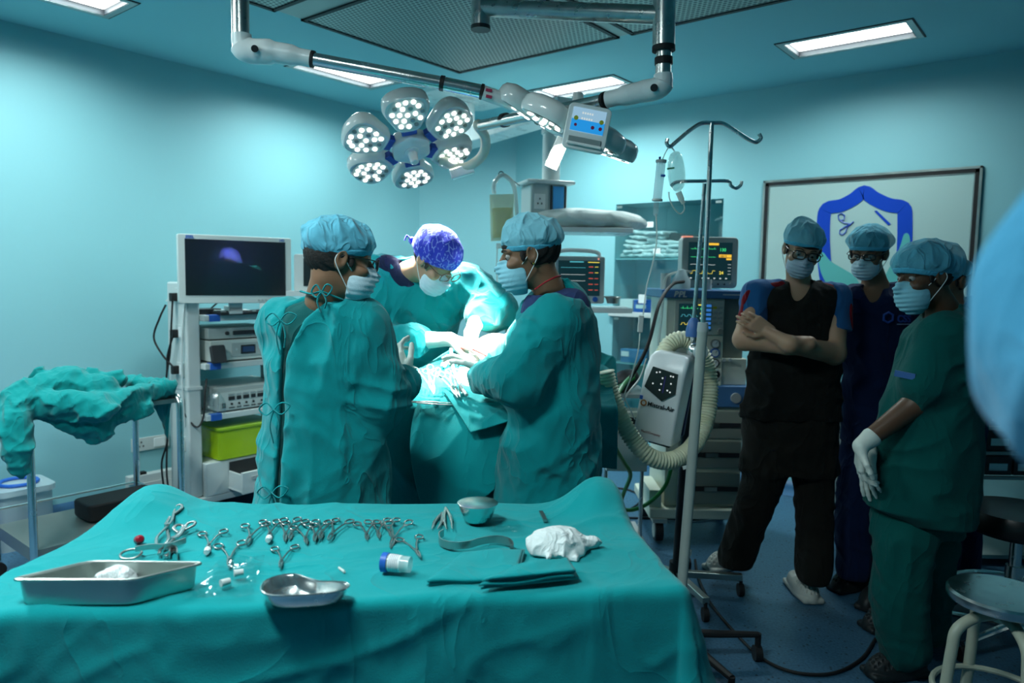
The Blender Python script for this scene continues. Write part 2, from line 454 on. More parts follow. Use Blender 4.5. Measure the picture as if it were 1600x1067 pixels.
# ceiling, with openings for the recessed lamps
cm = MB()
xs = sorted({XL-.1, XR+.1, *[q for p in PANELS for q in p[:2]]}); ys = sorted({YF-.1, YB+.4, *[q for p in PANELS for q in p[2:]]})
for i in range(len(xs)-1):
    for j in range(len(ys)-1):
        cx = (xs[i]+xs[i+1])/2; cy = (ys[j]+ys[j+1])/2
        if any(p[0] < cx < p[1] and p[2] < cy < p[3] for p in PANELS): continue
        cm.add([(xs[i], ys[j], CEIL), (xs[i], ys[j+1], CEIL), (xs[i+1], ys[j+1], CEIL), (xs[i+1], ys[j], CEIL)], [(0, 1, 2, 3)])
cm.b2(XL-.1, XR+.1, YF-.1, YB+.4, CEIL+.12, CEIL+.2)
struct(cm.build('ceiling', CEILM, smooth=False))
CH = 0.6
w = MB(); w.b2(XL-.1, XL, YF, YB-CH, 0, CEIL); struct(w.build('wall_left', WALL, smooth=False))
w = MB(); w.prism([(XL-.1, YB-CH), (XL, YB-CH), (XL+CH, YB), (XL+CH, YB+.1), (XL-.1, YB+.1)], 0, CEIL); struct(w.build('wall_corner', WALL, smooth=False))
# back wall with the opening of the built-in cabinet
CX0, CX1 = -3.08, -2.18
w = MB()
w.b2(XL+CH, CX0, YB, YB+.1, 0, CEIL); w.b2(CX1, XR, YB, YB+.1, 0, CEIL)
w.b2(CX0, CX1, YB, YB+.1, 2.08, CEIL); w.b2(CX0, CX1, YB, YB+.1, 0, .36)
struct(w.build('wall_back', WALL, smooth=False))
w = MB(); w.b2(XR, XR+.1, YF, YB, 0, CEIL); struct(w.build('wall_right', WALL, smooth=False))
w = MB(); w.b2(XL-.1, XR+.1, YF-.1, YF, 0, CEIL); struct(w.build('wall_front', WALL, smooth=False))
SKIRT = mat('skirting_vinyl', (0.035, 0.12, 0.24), rough=0.45, var=0.25, vscale=60)
def skirting(name, a, b, n):
    a = Vector(a); b = Vector(b); n = Vector(n); prof = [(0.003, 0.10), (0.004, 0.05), (0.012, 0.02), (0.03, 0.006), (0.05, 0.001)]
    m = MB(); vs = []
    for p in (a, b):
        for o, z in prof: vs.append(p+n*o+Vector((0, 0, z)))
    k = len(prof); m.add(vs, [(i, i+1, k+i+1, k+i) for i in range(k-1)]); return struct(m.build(name, SKIRT, solid=.003))
skirting('baseboard_left', (XL, YF, 0), (XL, YB-CH, 0), (1, 0, 0))
skirting('baseboard_corner', (XL, YB-CH, 0), (XL+CH, YB, 0), (.707, -.707, 0))
skirting('baseboard_back', (XL+CH, YB, 0), (XR, YB, 0), (0, -1, 0))
# recessed lamps
ALU = mat('lamp_frame_aluminium', (0.45, 0.5, 0.5), rough=0.4, metal=0.7)
LAMPIN = mat('lamp_recess_black', (0.01, 0.015, 0.02), rough=0.6)
LAMPE = mat('lamp_diffuser', (0.9, 0.9, 0.9), emit=(0.92, 1.0, 1.0), estr=9.0)
lab = ['ceiling lamp panel at the upper left edge, cut by the frame', 'ceiling lamp panel behind the chrome lamp arm, nearest the left wall',
       'ceiling lamp panel near the middle, behind the control screen', 'ceiling lamp panel at upper right above the shield sign',
       'ceiling lamp panel high above the draped trolley, out of the picture', 'ceiling lamp panel straight above the photographer, out of the picture']
for (x0, x1, y0, y1), lb in zip(PANELS, lab):
    c = ((x0+x1)/2, (y0+y1)/2)
    t = thing('ceiling_lamp', lb, 'ceiling light', (c[0], c[1], CEIL), 0, 'recessed ceiling lamp panels')
    a, b = (x1-x0)/2, (y1-y0)/2
    m = MB()   # flat outer rim
    for sx in (-1, 1): m.b2(sx*(a-.004), sx*(a+.028), -b-.028, b+.028, -.006, .002)
    for sy in (-1, 1): m.b2(-a, a, sy*(b-.004), sy*(b+.028), -.006, .002)
    fr = m.build('frame', ALU, t, smooth=False)
    m = MB()
    for sx in (-1, 1): m.b2(sx*(a+.028), sx*(a+.036), -b-.036, b+.036, -.004, .002)
    for sy in (-1, 1): m.b2(-a-.03, a+.03, sy*(b+.028), sy*(b+.036), -.004, .002)
    m.build('seal', LAMPIN, fr, smooth=False)
    m = MB()
    for sx in (-1, 1): m.b2(sx*(a-.008), sx*(a), -b, b, -.004, .035)
    for sy in (-1, 1): m.b2(-a, a, sy*(b-.008), sy*b, -.004, .035)
    m.build('recess', LAMPIN, t, smooth=False)
    m = MB(); m.b2(-a, a, -b, b, .026, .034); m.build('diffuser', LAMPE, t, smooth=False)

# perforated laminar-flow panels
def perforated():
    m = bpy.data.materials.new('perforated_steel'); m.use_nodes = True; nt = m.node_tree; b = nt.nodes['Principled BSDF']; L = nt.links
    tc = nt.nodes.new('ShaderNodeTexCoord'); sp = nt.nodes.new('ShaderNodeSeparateXYZ'); L.new(tc.outputs['Object'], sp.inputs[0])
    def mth(op, a, bb=None, c=None):
        n = nt.nodes.new('ShaderNodeMath'); n.operation = op
        for i, q in enumerate((a, bb, c)):
            if q is None: continue
            if isinstance(q, (int, float)): n.inputs[i].default_value = q
            else: L.new(q, n.inputs[i])
        return n.outputs[0]
    S = 1/0.027
    row = mth('MULTIPLY', sp.outputs['Y'], S*1.1547); rf = mth('FLOOR', row); odd = mth('MULTIPLY', mth('MODULO', mth('ABSOLUTE', rf), 2), .5)
    u = mth('SUBTRACT', mth('FRACT', mth('ADD', mth('MULTIPLY', sp.outputs['X'], S), odd)), .5)
    v = mth('SUBTRACT', mth('FRACT', row), .5)
    d = mth('SQRT', mth('ADD', mth('MULTIPLY', u, u), mth('MULTIPLY', mth('MULTIPLY', v, v), .75)))
    hole = mth('LESS_THAN', d, 0.33)
    mx = nt.nodes.new('ShaderNodeMix'); mx.data_type = 'RGBA'; L.new(hole, mx.inputs['Factor'])
    mx.inputs['A'].default_value = (0.36, 0.40, 0.38, 1); mx.inputs['B'].default_value = (0.035, 0.06, 0.07, 1)
    L.new(mx.outputs['Result'], b.inputs['Base Color']); b.inputs['Roughness'].default_value = 0.45
    ml = mth('MULTIPLY', mth('SUBTRACT', 1, hole), .6); L.new(ml, b.inputs['Metallic'])
    return m
PERF = perforated()
t = thing('airflow_grille', 'perforated grey metal airflow grille of square panels set in the ceiling', 'ceiling vent', (-2.12, 2.28, CEIL))
for x0, x1 in ((-3.35, -2.17), (-2.07, -.89)):
    for y0, y1 in ((2.37, 3.56), (1.0, 2.19)):
        m = MB(); m.b2(x0+2.12, x1+2.12, y0-2.28, y1-2.28, -.014, .0); p = m.build('perforated_panel', PERF, t, smooth=False)
        m = MB(); e = .012
        X0, X1, Y0, Y1 = x0+2.12, x1+2.12, y0-2.28, y1-2.28
        for X in (X0, X1): m.b2(X-e, X+e, Y0-e, Y1+e, -.019, 0)
        for Y in (Y0, Y1): m.b2(X0-e, X1+e, Y-e, Y+e, -.019, 0)
        m.build('edge_seal', LAMPIN, p, smooth=False)
m = MB(); m.b2(-.05, .05, -1.28, 1.28, -.012, 0); m.b2(-1.23, 1.23, -.09, .09, -.0115, 0); m.build('cross_rail', mat('grille_rail', (0.30, 0.34, 0.33), rough=.45, metal=.5), t, smooth=False)
# ------------------------------------------------------------------ people
SKIN_F = mat('skin_light_brown', (0.42, 0.25, 0.16), rough=0.5, var=0.08, vscale=12, sub=0.1)
SKIN_M = mat('skin_brown', (0.22, 0.115, 0.065), rough=0.5, var=0.1, vscale=12, sub=0.1)
SKIN_D = mat('skin_dark_brown', (0.115, 0.058, 0.032), rough=0.45, var=0.1, vscale=12, sub=0.1)
HAIR = mat('black_hair', (0.012, 0.009, 0.008), rough=0.7, bump=0.8, bscale=160)
CAPB = cloth('bouffant_cap_fabric', (0.16, 0.60, 0.80), bump=.2, crease=0.9, cscale=16, alpha=.66, var=.18, vscale=26)
CAPW = cloth('cap_fabric_pale', (0.26, 0.66, 0.80), bump=.2, crease=0.6, cscale=14, alpha=.80, var=.12, vscale=20)
CAPBAND = cloth('cap_band_elastic', (0.10, 0.50, 0.70), crease=.2, cscale=30, var=.05)
MASKM = cloth('mask_fabric', (0.55, 0.72, 0.80), crease=.12, cscale=20, var=.04)
MASKB = cloth('mask_fabric_blue', (0.28, 0.62, 0.74), crease=.12, cscale=20, var=.04)
GLOVE = mat('latex_glove', (0.68, 0.74, 0.68), rough=0.42, bump=.4, bscale=60, var=.06, vscale=30)
EYEW = mat('eye_white', (0.34, 0.32, 0.30), rough=.2); EYED = mat('eye_iris', (0.01, 0.006, 0.004), rough=.15)
FRAMEM = mat('spectacle_frame', (0.01, 0.01, 0.012), rough=.3)
STRING = mat('white_string', (0.8, 0.82, 0.82), rough=.8)

def head_axes(fwd, up):
    f = Vector(fwd).normalized(); u = Vector(up); u = (u-f*u.dot(f)).normalized(); r = f.cross(u)
    return np.array([[r.x, f.x, u.x], [r.y, f.y, u.y], [r.z, f.z, u.z]], dtype=np.float32)

def head_sdf(Q):
    """Q in head coordinates: x right, y forward, z up; metres"""
    A = Q.copy(); A[:, 0] = np.abs(A[:, 0])
    d = ell(Q, (0, -.014, .03), (.077, .096, .088))
    d = smin(d, ell(Q, (0, .026, -.048), (.056, .062, .066)), .03)
    d = smin(d, ell(Q, (0, .058, -.088), (.026, .026, .024)), .03)        # chin
    d = smin(d, cone(A, (.020, .078, .020), (.045, .068, .018), .010, .008), .012)    # brow
    d = smin(d, ell(A, (.044, .060, -.028), (.020, .022, .016)), .02)     # cheek
    d = smax(d, -ell(A, (.031, .102, .002), (.020, .020, .013)), .012)     # eye socket
    d = smin(d, cone(Q, (0, .086, .008), (0, .107, -.030), .0075, .0115), .010)       # nose
    d = smin(d, ell(A, (.011, .098, -.034), (.009, .010, .007)), .006)
    d = smin(d, ell(Q, (0, .086, -.062), (.026, .012, .010)), .01)        # lips
    ear = ell(A, (.078, -.008, -.004), (.010, .019, .032), rotm(-.2, .25, 0))
    ear = smax(ear, -ell(A, (.087, -.005, .0), (.007, .011, .02)), .005)
    return smin(d, ear, .008)

def hand_sdf(P, w, fwd, palm, side=1, curl=(.5, .5, .5, .5), thumb=.6, s=1.0, spread=.12):
    f = Vector(fwd).normalized(); n = Vector(palm); n = (n-f*n.dot(f)).normalized(); t = f.cross(n)*side; w = Vector(w)
    d = None; L = (.078, .086, .080, .062); R = (.0085, .009, .0085, .0075)
    for i in range(4):
        off = (.030-.020*i)
        base = w+t*(off*.55*s); kn = w+f*((.088-.006*abs(i-1))*s)+t*(off*s)-n*.002*s
        c = cone(P, base, kn, .013*s, .0115*s); d = c if d is None else smin(d, c, .014*s)
        a = kn; ang = 0; lat = (1.2-i)*spread
        for seg, fr in enumerate((.46, .30, .24)):
            ang += curl[i]*(0.75, 1.0, .7)[seg]
            dr = (f*math.cos(ang)+n*math.sin(ang)+t*lat*.6).normalized(); b = a+dr*(L[i]*fr*s)
            r0 = R[i]*(1-.08*seg)*s
            d = smin(d, cone(P, a, b, r0, r0*.93), .004*s); a = b
    tb = w+f*(.022*s)+t*(.026*s); k1 = tb+(f*.75+t*.75+n*.35*thumb).normalized()*(.040*s)
    k2 = k1+(f*.9+t*.25+n*.6*thumb).normalized()*(.030*s); k3 = k2+(f*.95-t*.1+n*.7*thumb).normalized()*(.024*s)
    d = smin(d, cone(P, tb, k1, .015*s, .011*s), .012*s); d = smin(d, cone(P, k1, k2, .0105*s, .0095*s), .004); d = smin(d, cone(P, k2, k3, .0095*s, .008*s), .004)
    return d

class Person:
    def __init__(s, label, r0, d0, group=None):
        s.o = Vector((r0, d0, 0)); s.root = thing('person', label, 'person', W(r0, d0, 0), YAW, group)
    def J(s, px, py, d): return ond(px, py, d)-s.o
    def rows(s, rows):
        """(py, px_left, px_right, depth, half_depth) -> ellipse rows sorted by height"""
        K = []
        for py, xl, xr, d, ry in rows:
            a = s.J(xl, py, d); b = s.J(xr, py, d); K.append(((a.z+b.z)/2, (a.x+b.x)/2, d-s.o.y, (b.x-a.x)/2, ry))
        return sorted(K)
    def set_head(s, c, fwd, up, sc=1.0): s.hc = np.array(c, dtype=np.float32); s.HR = head_axes(fwd, up); s.hs = sc
    def H(s, P): return ((P-s.hc) @ s.HR)/s.hs
    def hp(s, q):  # head coords -> local
        return Vector(s.hc)+Vector(s.HR @ (np.array(q)*s.hs))
    def body(s, m, lo, hi, neck, cones=(), hands=(), h=.004, chest=None, kk=.03):
        nb = np.array(s.hp((0, -.035, -.06))); hc = s.hc
        def fn(P):
            d = head_sdf(s.H(P))*s.hs
            d = smin(d, cone(P, nb, neck, .050*s.hs, .058), .03)
            if chest: d = smin(d, cone(P, chest[0], chest[1], chest[2], chest[3]), .05)
            e = None
            for c in cones:
                q = cone(P, *c); e = q if e is None else smin(e, q, kk)
            if e is not None: d = smin(d, e, .03) if chest is None else np.minimum(d, e)
            for hd in hands: d = smin(d, hand_sdf(P, **hd), .008)
            return d
        return sdf_mesh('body', fn, lo, hi, h, m, s.root)
    def hbox(s, r=.17): return s.hc-r, s.hc+r
    def cap(s, m=CAPB, r=(.104, .122, .088), c=(0, -.022, .055), seed=1, amp=.007, front=.036, back=-.028, band=True, droop=None, name='bouffant_cap', bandm=None, h=.0035):
        n = np.array((0, -(front-back)/.215, 1.0)); n = n/np.linalg.norm(n); o = np.array((0, .1, front))
        def base(Q):
            d = ell(Q, c, r)
            if droop is not None: d = smin(d, ell(Q, droop[0], droop[1]), .03)
            return d
        def fn(P):
            Q = s.H(P); pl = -((Q-o) @ n)
            hgt = np.clip(-pl/.03, 0, 1)
            d = base(Q)-folds(Q, seed, (24, 24, 9), amp, (.5, .2, 0), .9, 2.2)*hgt+(1-hgt)*.005
            d = d-((vnoise(Q*19+seed, seed+9)-.5)*amp*1.6+folds(Q, seed+4, (15, 40, 15), amp*.5, (0, .6, .9), .8, 2.5))*hgt
            return smax(d, pl, .006)*s.hs
        lo, hi = s.hbox(.2); co = sdf_mesh(name, fn, lo, hi, h, m, s.root)
        if band:
            def fb(P):
                Q = s.H(P); pl = (Q-o) @ n
                return np.maximum(base(Q)+.002, np.abs(pl-.004)-.009)*s.hs
            def fb2(P):
                Q = s.H(P); return np.maximum(fb(P), -(base(Q)+.012)*s.hs)
            sdf_mesh('elastic_band', fb2, lo, hi, h, bandm or CAPBAND, co)
        return co
    def hair(s, low=-.055, m=HAIR, h=.004):
        def fn(P):
            Q = s.H(P); A = Q.copy(); A[:, 0] = np.abs(A[:, 0])
            d = ell(Q, (0, -.018, .028), (.083, .099, .094)); d = d-.002*np.sin(Q[:, 0]*400)
            d = smax(d, -half(Q, (0, -1, -.35), (0, .045, .02)) if False else half(Q, (0, 1, -.25), (0, .012, 0)), .01)
            side = half(Q, (0, 0, -1), (0, 0, low)); d = smax(d, side, .012)
            d2 = smax(ell(Q, (0, -.01, .04), (.081, .100, .092)), half(Q, (0, 0, -1), (0, 0, .028)), .006)
            d3 = ell(A, (.0705, .024, -.002), (.006, .010, .022))   # sideburn
            return np.minimum(np.minimum(d, d2), d3)*s.hs
        lo, hi = s.hbox(.15); return sdf_mesh('hair', fn, lo, hi, h, m, s.root)
    def mask(s, m=MASKM, drop=0.0, loops=True, h=.003, puff=0.0):
        def fn(P):
            Q = s.H(P)
            d = ell(Q, (0, .046, -.060-drop/2), (.0615+puff, .066+puff, .062+drop/2))
            d = smin(d, cone(Q, (0, .095, -.012), (0, .112, -.034), .010, .014), .02)
            d = d-.0028*np.sin(Q[:, 2]*2*PI/.017+Q[:, 0]*12)*np.clip(1-np.abs(Q[:, 0])/.07, 0, 1)
            d = smax(d, half(Q, (0, .30, 1), (0, .118, -.006)), .005)
            d = smax(d, half(Q, (0, -1, .0), (0, .020, 0)), .006)
            return d*s.hs
        lo, hi = s.hbox(.16); mo = sdf_mesh('face_mask', fn, lo, hi, h, m, s.root)
        if loops:
            for sx in (-1, 1):
                t = MB(); t.tube([s.hp(q) for q in catmull([(sx*.060, .030, -.030), (sx*.072, .012, -.010), (sx*.080, -.012, .018), (sx*.086, -.026, -.004), (sx*.078, -.012, -.034), (sx*.062, .014, -.072), (sx*.052, .030, -.095)], 6)], .0016, 6)
                t.build('ear_loop', STRING, mo)
        return mo
    def glasses(s, m=FRAMEM, w=.026, hh=.018, low=0.0):
        y = .112; g = MB()
        for sx in (-1, 1):
            pts = []
            for k in range(20):
                a = 2*PI*k/20; q = 3.0
                x = math.copysign(abs(math.cos(a))**(2/q), math.cos(a))*w; z = math.copysign(abs(math.sin(a))**(2/q), math.sin(a))*hh
                pts.append(s.hp((sx*.034+x, y-.10*abs(sx*.034+x), z+low)))
            g.tube(pts, .0026, 6, closed=True)
            g.tube([s.hp((sx*.060, y-.006, .008+low)), s.hp((sx*.076, y-.03, .010+low)), s.hp((sx*.082, .0, .012+low)), s.hp((sx*.080, -.02, .0+low))], .0018, 6)
        g.tube([s.hp((-.008, y, .006+low)), s.hp((0, y+.002, .009+low)), s.hp((.008, y, .006+low))], .0018, 6)
        go = g.build('glasses', m, s.root)
        for sx in (-1, 1):
            l = MB(); l.add([s.hp((sx*.034+x*w*.9, y-.10*abs(sx*.034+x*w*.9), z*hh*.9+low)) for x, z in ((-1, -.7), (-.7, -1), (.7, -1), (1, -.7), (1, .7), (.7, 1), (-.7, 1), (-1, .7))], [tuple(range(8))])
            l.build('lens', LENS, go, solid=.001)
        return go
    def eyes(s, y=.0745):
        for sx in (-1, 1):
            e = MB(); e.ball(s.hp((sx*.031, y, .001)), .0122*s.hs, 16, 10); eo = e.build('eye', EYEW, s.root)
            i = MB(); i.ball(s.hp((sx*.031, y+.0065, -.0025)), .0068*s.hs, 12, 8); i.build('iris', EYED, eo)
            b = MB(); b.tube([s.hp(q) for q in catmull([(sx*.013, .090, .020), (sx*.030, .088, .0265), (sx*.050, .073, .021)], 5)], [.0018]+[.003]*8+[.0012]*2, 6, flat=.7); b.build('eyebrow', HAIR, s.root)
    def garment(s, name, m, lo, hi, keys=None, cones=(), cuts=(), k=.05, ks=.05, h=.007, fold=(), rnd=.02, extra=None, parent=None):
        def fn(P):
            d = keyed(P, keys) if keys is not None else None
            e = None
            for c in cones:
                q = cone(P, *c); e = q if e is None else smin(e, q, ks)
            if e is not None: d = e if d is None else smin(d, e, k)
            if extra is not None: d = extra(P, d)
            for f in fold: d = d-folds(P, **f)
            for c in cuts: d = smax(d, c(P), .006)
            return d
        return sdf_mesh(name, fn, lo, hi, h, m, parent or s.root)
    def glove(s, w, fwd, palm, side, forearm=None, h=.003, fr=.032, **k):
        def fn(P):
            d = hand_sdf(P, w, fwd, palm, side, **k)
            if forearm is not None: d = smin(d, cone(P, forearm, Vector(w)-Vector(fwd).normalized()*.0, fr, .027), .02)
            return d
        pts = [Vector(w)]+([Vector(forearm)] if forearm is not None else [])
        lo = np.array([min(p[i] for p in pts) for i in range(3)])-.20; hi = np.array([max(p[i] for p in pts) for i in range(3)])+.20
        return sdf_mesh('glove', fn, lo, hi, h, GLOVE, s.root)
def F(seed, scale, amp, rot=(0, 0, 0), warp=.6, sharp=1.6): return dict(seed=seed, scale=scale, amp=amp, rot=rot, warp=warp, sharp=sharp)

def shoe_mesh(P, m, heel, toe, w=.056, hgt=.078, holes=True, name='clog', strap=None):
    """a clog from heel point to toe point on the floor"""
    a = Vector(heel); b = Vector(toe); a.z = b.z = 0; L = (b-a).length; f = (b-a).normalized(); r = Vector((f.y, -f.x, 0))
    R = np.array([[r.x, f.x, 0], [r.y, f.y, 0], [0, 0, 1]], dtype=np.float32); c = np.array((a+b)/2, dtype=np.float32)
    def fn(Pn):
        Q = (Pn-c) @ R
        y = Q[:, 1]/(L/2); wd = w*(1-.16*np.clip(-y, 0, 1)-.10*np.clip(y, 0, 1)**3)
        Qs = Q.copy(); Qs[:, 0] = Q[:, 0]*w/wd
        top = ell(Qs, (0, .02, .018), (w, L/2-.02, hgt))
        back = ell(Qs, (0, -L/2+.07, .028), (w*.85, .07, .055))
        d = smin(top, back, .02)
        d = smax(d, -cone(Q, (0, -L*.17, .09), (0, -L*.28, .09), .040, .036), .008)
        sole = rbx(Qs, (0, 0, .014), (w*.98, L/2-.004, .013), .012)
        d = smin(smax(d, -(Q[:, 2]-.004), .004), sole, .004)
        d = smax(d, -(Q[:, 2]-.001), .002)
        if holes:
            u = np.abs(((Q[:, 0]/.016) % 1)-.5); v = np.abs(((Q[:, 1]/.016) % 1)-.5); hh = np.sqrt(u*u+v*v)*.016-.0042
            reg = np.maximum(-(Q[:, 2]-.045), -(Q[:, 1]-.01)); hh = np.maximum(hh, reg); d = smax(d, -np.maximum(hh, -(d+.006)), .002)
        return d
    lo = np.minimum(np.array(a), np.array(b))-np.array((.08, .08, 0)); hi = np.maximum(np.array(a), np.array(b))+np.array((.08, .08, .12))
    return sdf_mesh(name, fn, lo, hi, .003, m, P.root)

# ================= surgeon's assistant at left, seen from behind =================
p = Person('person in a green surgical gown seen from behind, at left of the operating table', -0.57, 2.25)
D0 = 2.2
p.set_head(p.J(533, 408, D0), (.88, .30, -.12), (-.03, .05, 1), .97)
nk = p.J(507, 470, D0+.01)
p.body(SKIN_M, p.hc-np.array((.3, .2, .35)), p.hc+np.array((.25, .2, .15)), nk, chest=(p.J(470, 520, D0+.05), p.J(560, 520, D0+.05), .07, .07))
p.hair(low=-.062); p.cap(CAPB, r=(.098, .113, .082), c=(0, -.016, .055), seed=4, amp=.011, front=.032, back=-.006)
p.mask(MASKM); p.glasses()
rw = p.rows([(462, 478, 540, D0+.02, .07), (480, 455, 572, D0+.04, .10), (505, 432, 592, D0+.06, .125), (560, 418, 596, D0+.08, .15), (640, 412, 604, D0+.09, .155),
             (720, 404, 606, D0+.09, .16), (800, 396, 606, D0+.09, .17), (960, 380, 616, D0+.09, .18), (1090, 372, 622, D0+.09, .19)])
sh = p.J(566, 512, D0+.02); el = p.J(596, 618, D0+.04); wr = p.J(632, 596, D0+.24)
shL = p.J(448, 508, D0+.10); elL = p.J(470, 610, D0+.30); wrL = p.J(560, 600, D0+.42)
slit = [(462, 430, 512), (500, 428, 468), (560, 428, 440), (700, 424, 433), (800, 418, 432), (1000, 412, 430)]
def slitcut(P):
    zs = []; xl = []; xr = []
    for py, a, b in slit:
        q = p.J(a, py, D0-.1); q2 = p.J(b, py, D0-.1); zs.append(q.z); xl.append(q.x); xr.append(q2.x)
    o = np.argsort(zs); zs = np.array(zs)[o]; xl = np.array(xl)[o]; xr = np.array(xr)[o]
    a = np.interp(P[:, 2], zs, xl); b = np.interp(P[:, 2], zs, xr)
    d = np.maximum(a-P[:, 0], P[:, 0]-b)
    d = np.maximum(d, P[:, 1]-(D0-p.o.y+.02))       # only through the back layer
    return -d
g = p.garment('surgical_gown', GOWN, (-.42, -.32, .05), (.36, .50, 1.50), keys=rw,
              cones=[(sh, el, .082, .076), (el, wr, .074, .050), (shL, elL, .08, .07), (elL, wrL, .068, .05)], k=.05, ks=.04, h=.0065,
              cuts=[slitcut, lambda P: -ell(P, np.array(p.J(512, 452, D0)), (.072, .075, .05))],
              fold=[F(1, (11, 11, 2.2), .018, (0, .12, 0)), F(2, (7, 7, 12), .014, (.3, .5, .2), .9), F(3, (22, 22, 14), .005, (.2, -.4, 0), .8)])
SCRUB_T = cloth('scrub_dark_teal', (0.0, 0.075, 0.075))
rw2 = [(z, cx+.004, cy, rx-.022, ry-.022) for z, cx, cy, rx, ry in rw if z > .3]
p.garment('scrub_top', SCRUB_T, (-.42, -.32, .3), (.36, .4, 1.50), keys=rw2, h=.009, k=.04, cones=[(p.J(470, 505, D0+.04), p.J(548, 505, D0+.04), .062, .062)],
          cuts=[lambda P: -ell(P, np.array(p.J(512, 446, D0)), (.07, .07, .05))])
def bow(c, w=.045, tail=.1, r=.0035):
    t = MB()
    path = [c+Vector((-w*.1, 0, -tail)), c+Vector((-.012, -.006, -tail*.45)), c, c+Vector((w*.5, -.004, .022)), c+Vector((w, 0, .012)), c+Vector((w*.5, -.006, -.012)), c+Vector((0, -.006, 0)),
            c+Vector((-w*.5, -.004, .02)), c+Vector((-w, 0, 0)), c+Vector((-w*.5, -.004, -.016)), c+Vector((0, -.004, -.002)), c+Vector((.014, -.006, -tail*.4)), c+Vector((.008, 0, -tail*.8))]
    t.tube(catmull(path, 5), r, 6, flat=.6); return t
for x, y in ((439, 500), (429, 640), (426, 770)): bow(p.J(x, y, D0-.10)).build('tie', GOWN, g)
c = p.J(503, 456, D0-.075); t = MB()
t.tube(catmull([p.J(470, 455, D0-.02), p.J(486, 459, D0-.06), c, p.J(525, 464, D0-.06), p.J(546, 472, D0-.0)], 6), .005, 6, flat=.6)
t.build('neck_tie', GOWN, g); bow(c, .03, .06, .004).build('tie', GOWN, g)
p.glove(p.J(637, 592, D0+.24), (-.40, .35, .75), (.6, .5, .1), -1, forearm=wr, curl=(.5, .6, .7, .8), thumb=.7)
p.glove(p.J(600, 588, D0+.42), (.8, -.2, .35), (.1, -.9, .1), 1, forearm=p.J(575, 597, D0+.42), curl=(.7, .7, .8, .8))
CLOGB = mat('dark_clog', (0.012, 0.016, 0.018), rough=.5)
for a, b in (((-.12, .02), (-.02, .24)), ((.08, .0), (.2, .2))): shoe_mesh(p, CLOGB, (a[0], a[1], 0), (b[0], b[1], 0), holes=False)

# ================= assistant at right in profile =================
p = Person('person in green gown and pale cap with red neck thread, in profile facing left', 0.12, 2.5)
D0 = 2.5
p.set_head(p.J(826, 398, D0), (-.98, -.03, -.16), (-.14, 0, 1), .98)
nk = p.J(862, 462, D0+.02)
p.body(SKIN_M, p.hc-np.array((.2, .2, .35)), p.hc+np.array((.3, .2, .15)), nk, chest=(p.J(850, 510, D0+.05), p.J(900, 510, D0+.05), .07, .07))
p.hair(low=-.052); p.cap(CAPW, r=(.098, .110, .084), c=(0, -.018, .055), seed=9, amp=.009, front=.026, back=.006)
p.mask(MASKB, drop=.012, puff=.002); p.eyes(.070)
rw = p.rows([(440, 868, 902, D0+.06, .04), (452, 838, 912, D0+.05, .08), (470, 820, 922, D0+.05, .11), (500, 810, 930, D0+.04, .125), (560, 800, 935, D0+.04, .135),
             (640, 796, 933, D0+.02, .13), (700, 786, 932, D0+.02, .135), (790, 777, 930, D0+.02, .135), (950, 765, 935, D0+.02, .14), (1060, 760, 940, D0+.02, .145)])
sh = p.J(862, 500, D0-.06); el = p.J(812, 592, D0-.10); wr = p.J(760, 590, D0+.16)
shR = p.J(860, 490, D0+.20); elR = p.J(800, 560, D0+.38); wrR = p.J(765, 565, D0+.44)
g = p.garment('surgical_gown', GOWN, (-.36, -.36, .05), (.42, .55, 1.52), keys=rw,
              cones=[(sh, el, .088, .080), (el, wr, .080, .058), (shR, elR, .085, .07), (elR, wrR, .07, .05)], k=.05, ks=.05, h=.0065,
              cuts=[lambda P: -cone(P, np.array(p.J(845, 442, D0-.02)), np.array(p.J(905, 448, D0-.06)), .052, .040)],
              fold=[F(11, (11, 11, 2.0), .018, (0, -.1, 0)), F(12, (7, 7, 12), .014, (.3, -.5, .2), .9), F(13, (22, 22, 14), .005, (.2, .4, 0), .8)])
SCRUB_P = cloth('scrub_violet', (0.03, 0.05, 0.14), sheen=.03)
p.garment('scrub_top', SCRUB_P, (-.36, -.36, .9), (.42, .45, 1.52), h=.006, k=.04,
          cones=[(p.J(848, 482, D0+.0), p.J(893, 478, D0+.0), .070, .062), (p.J(850, 520, D0+.0), p.J(890, 560, D0+.02), .09, .1)],
          cuts=[lambda P: -cone(P, np.array(p.J(846, 445, D0)), np.array(p.J(842, 425, D0)), .056, .06)])
t = MB(); t.tube(catmull([p.J(836, 452, D0-.05), p.J(852, 441, D0-.075), p.J(868, 433, D0-.07), p.J(876, 431, D0-.02), p.J(870, 434, D0+.03)], 6), .0028, 6)
t.build('neck_thread', mat('red_thread', (.35, .01, .02), rough=.8), p.root)
t = MB(); e = p.hp((-.082, -.008, -.034)); t.ball(e, .004); t.build('earring', mat('gold', (.8, .5, .1), rough=.25, metal=1), p.root)
p.glove(p.J(752, 578, D0+.20), (-.7, .45, .35), (-.2, -.2, -.9), 1, forearm=wr, curl=(.35, .4, .5, .5))
p.glove(p.J(748, 562, D0+.44), (-.8, -.15, .1), (0, -.3, -.9), -1, forearm=wrR, curl=(.4, .5, .5, .6))
for a, b in (((.12, -.02), (-.12, -.08)), ((.12, .2), (-.1, .25))): shoe_mesh(p, CLOGB, (a[0], a[1], 0), (b[0], b[1], 0), holes=False)

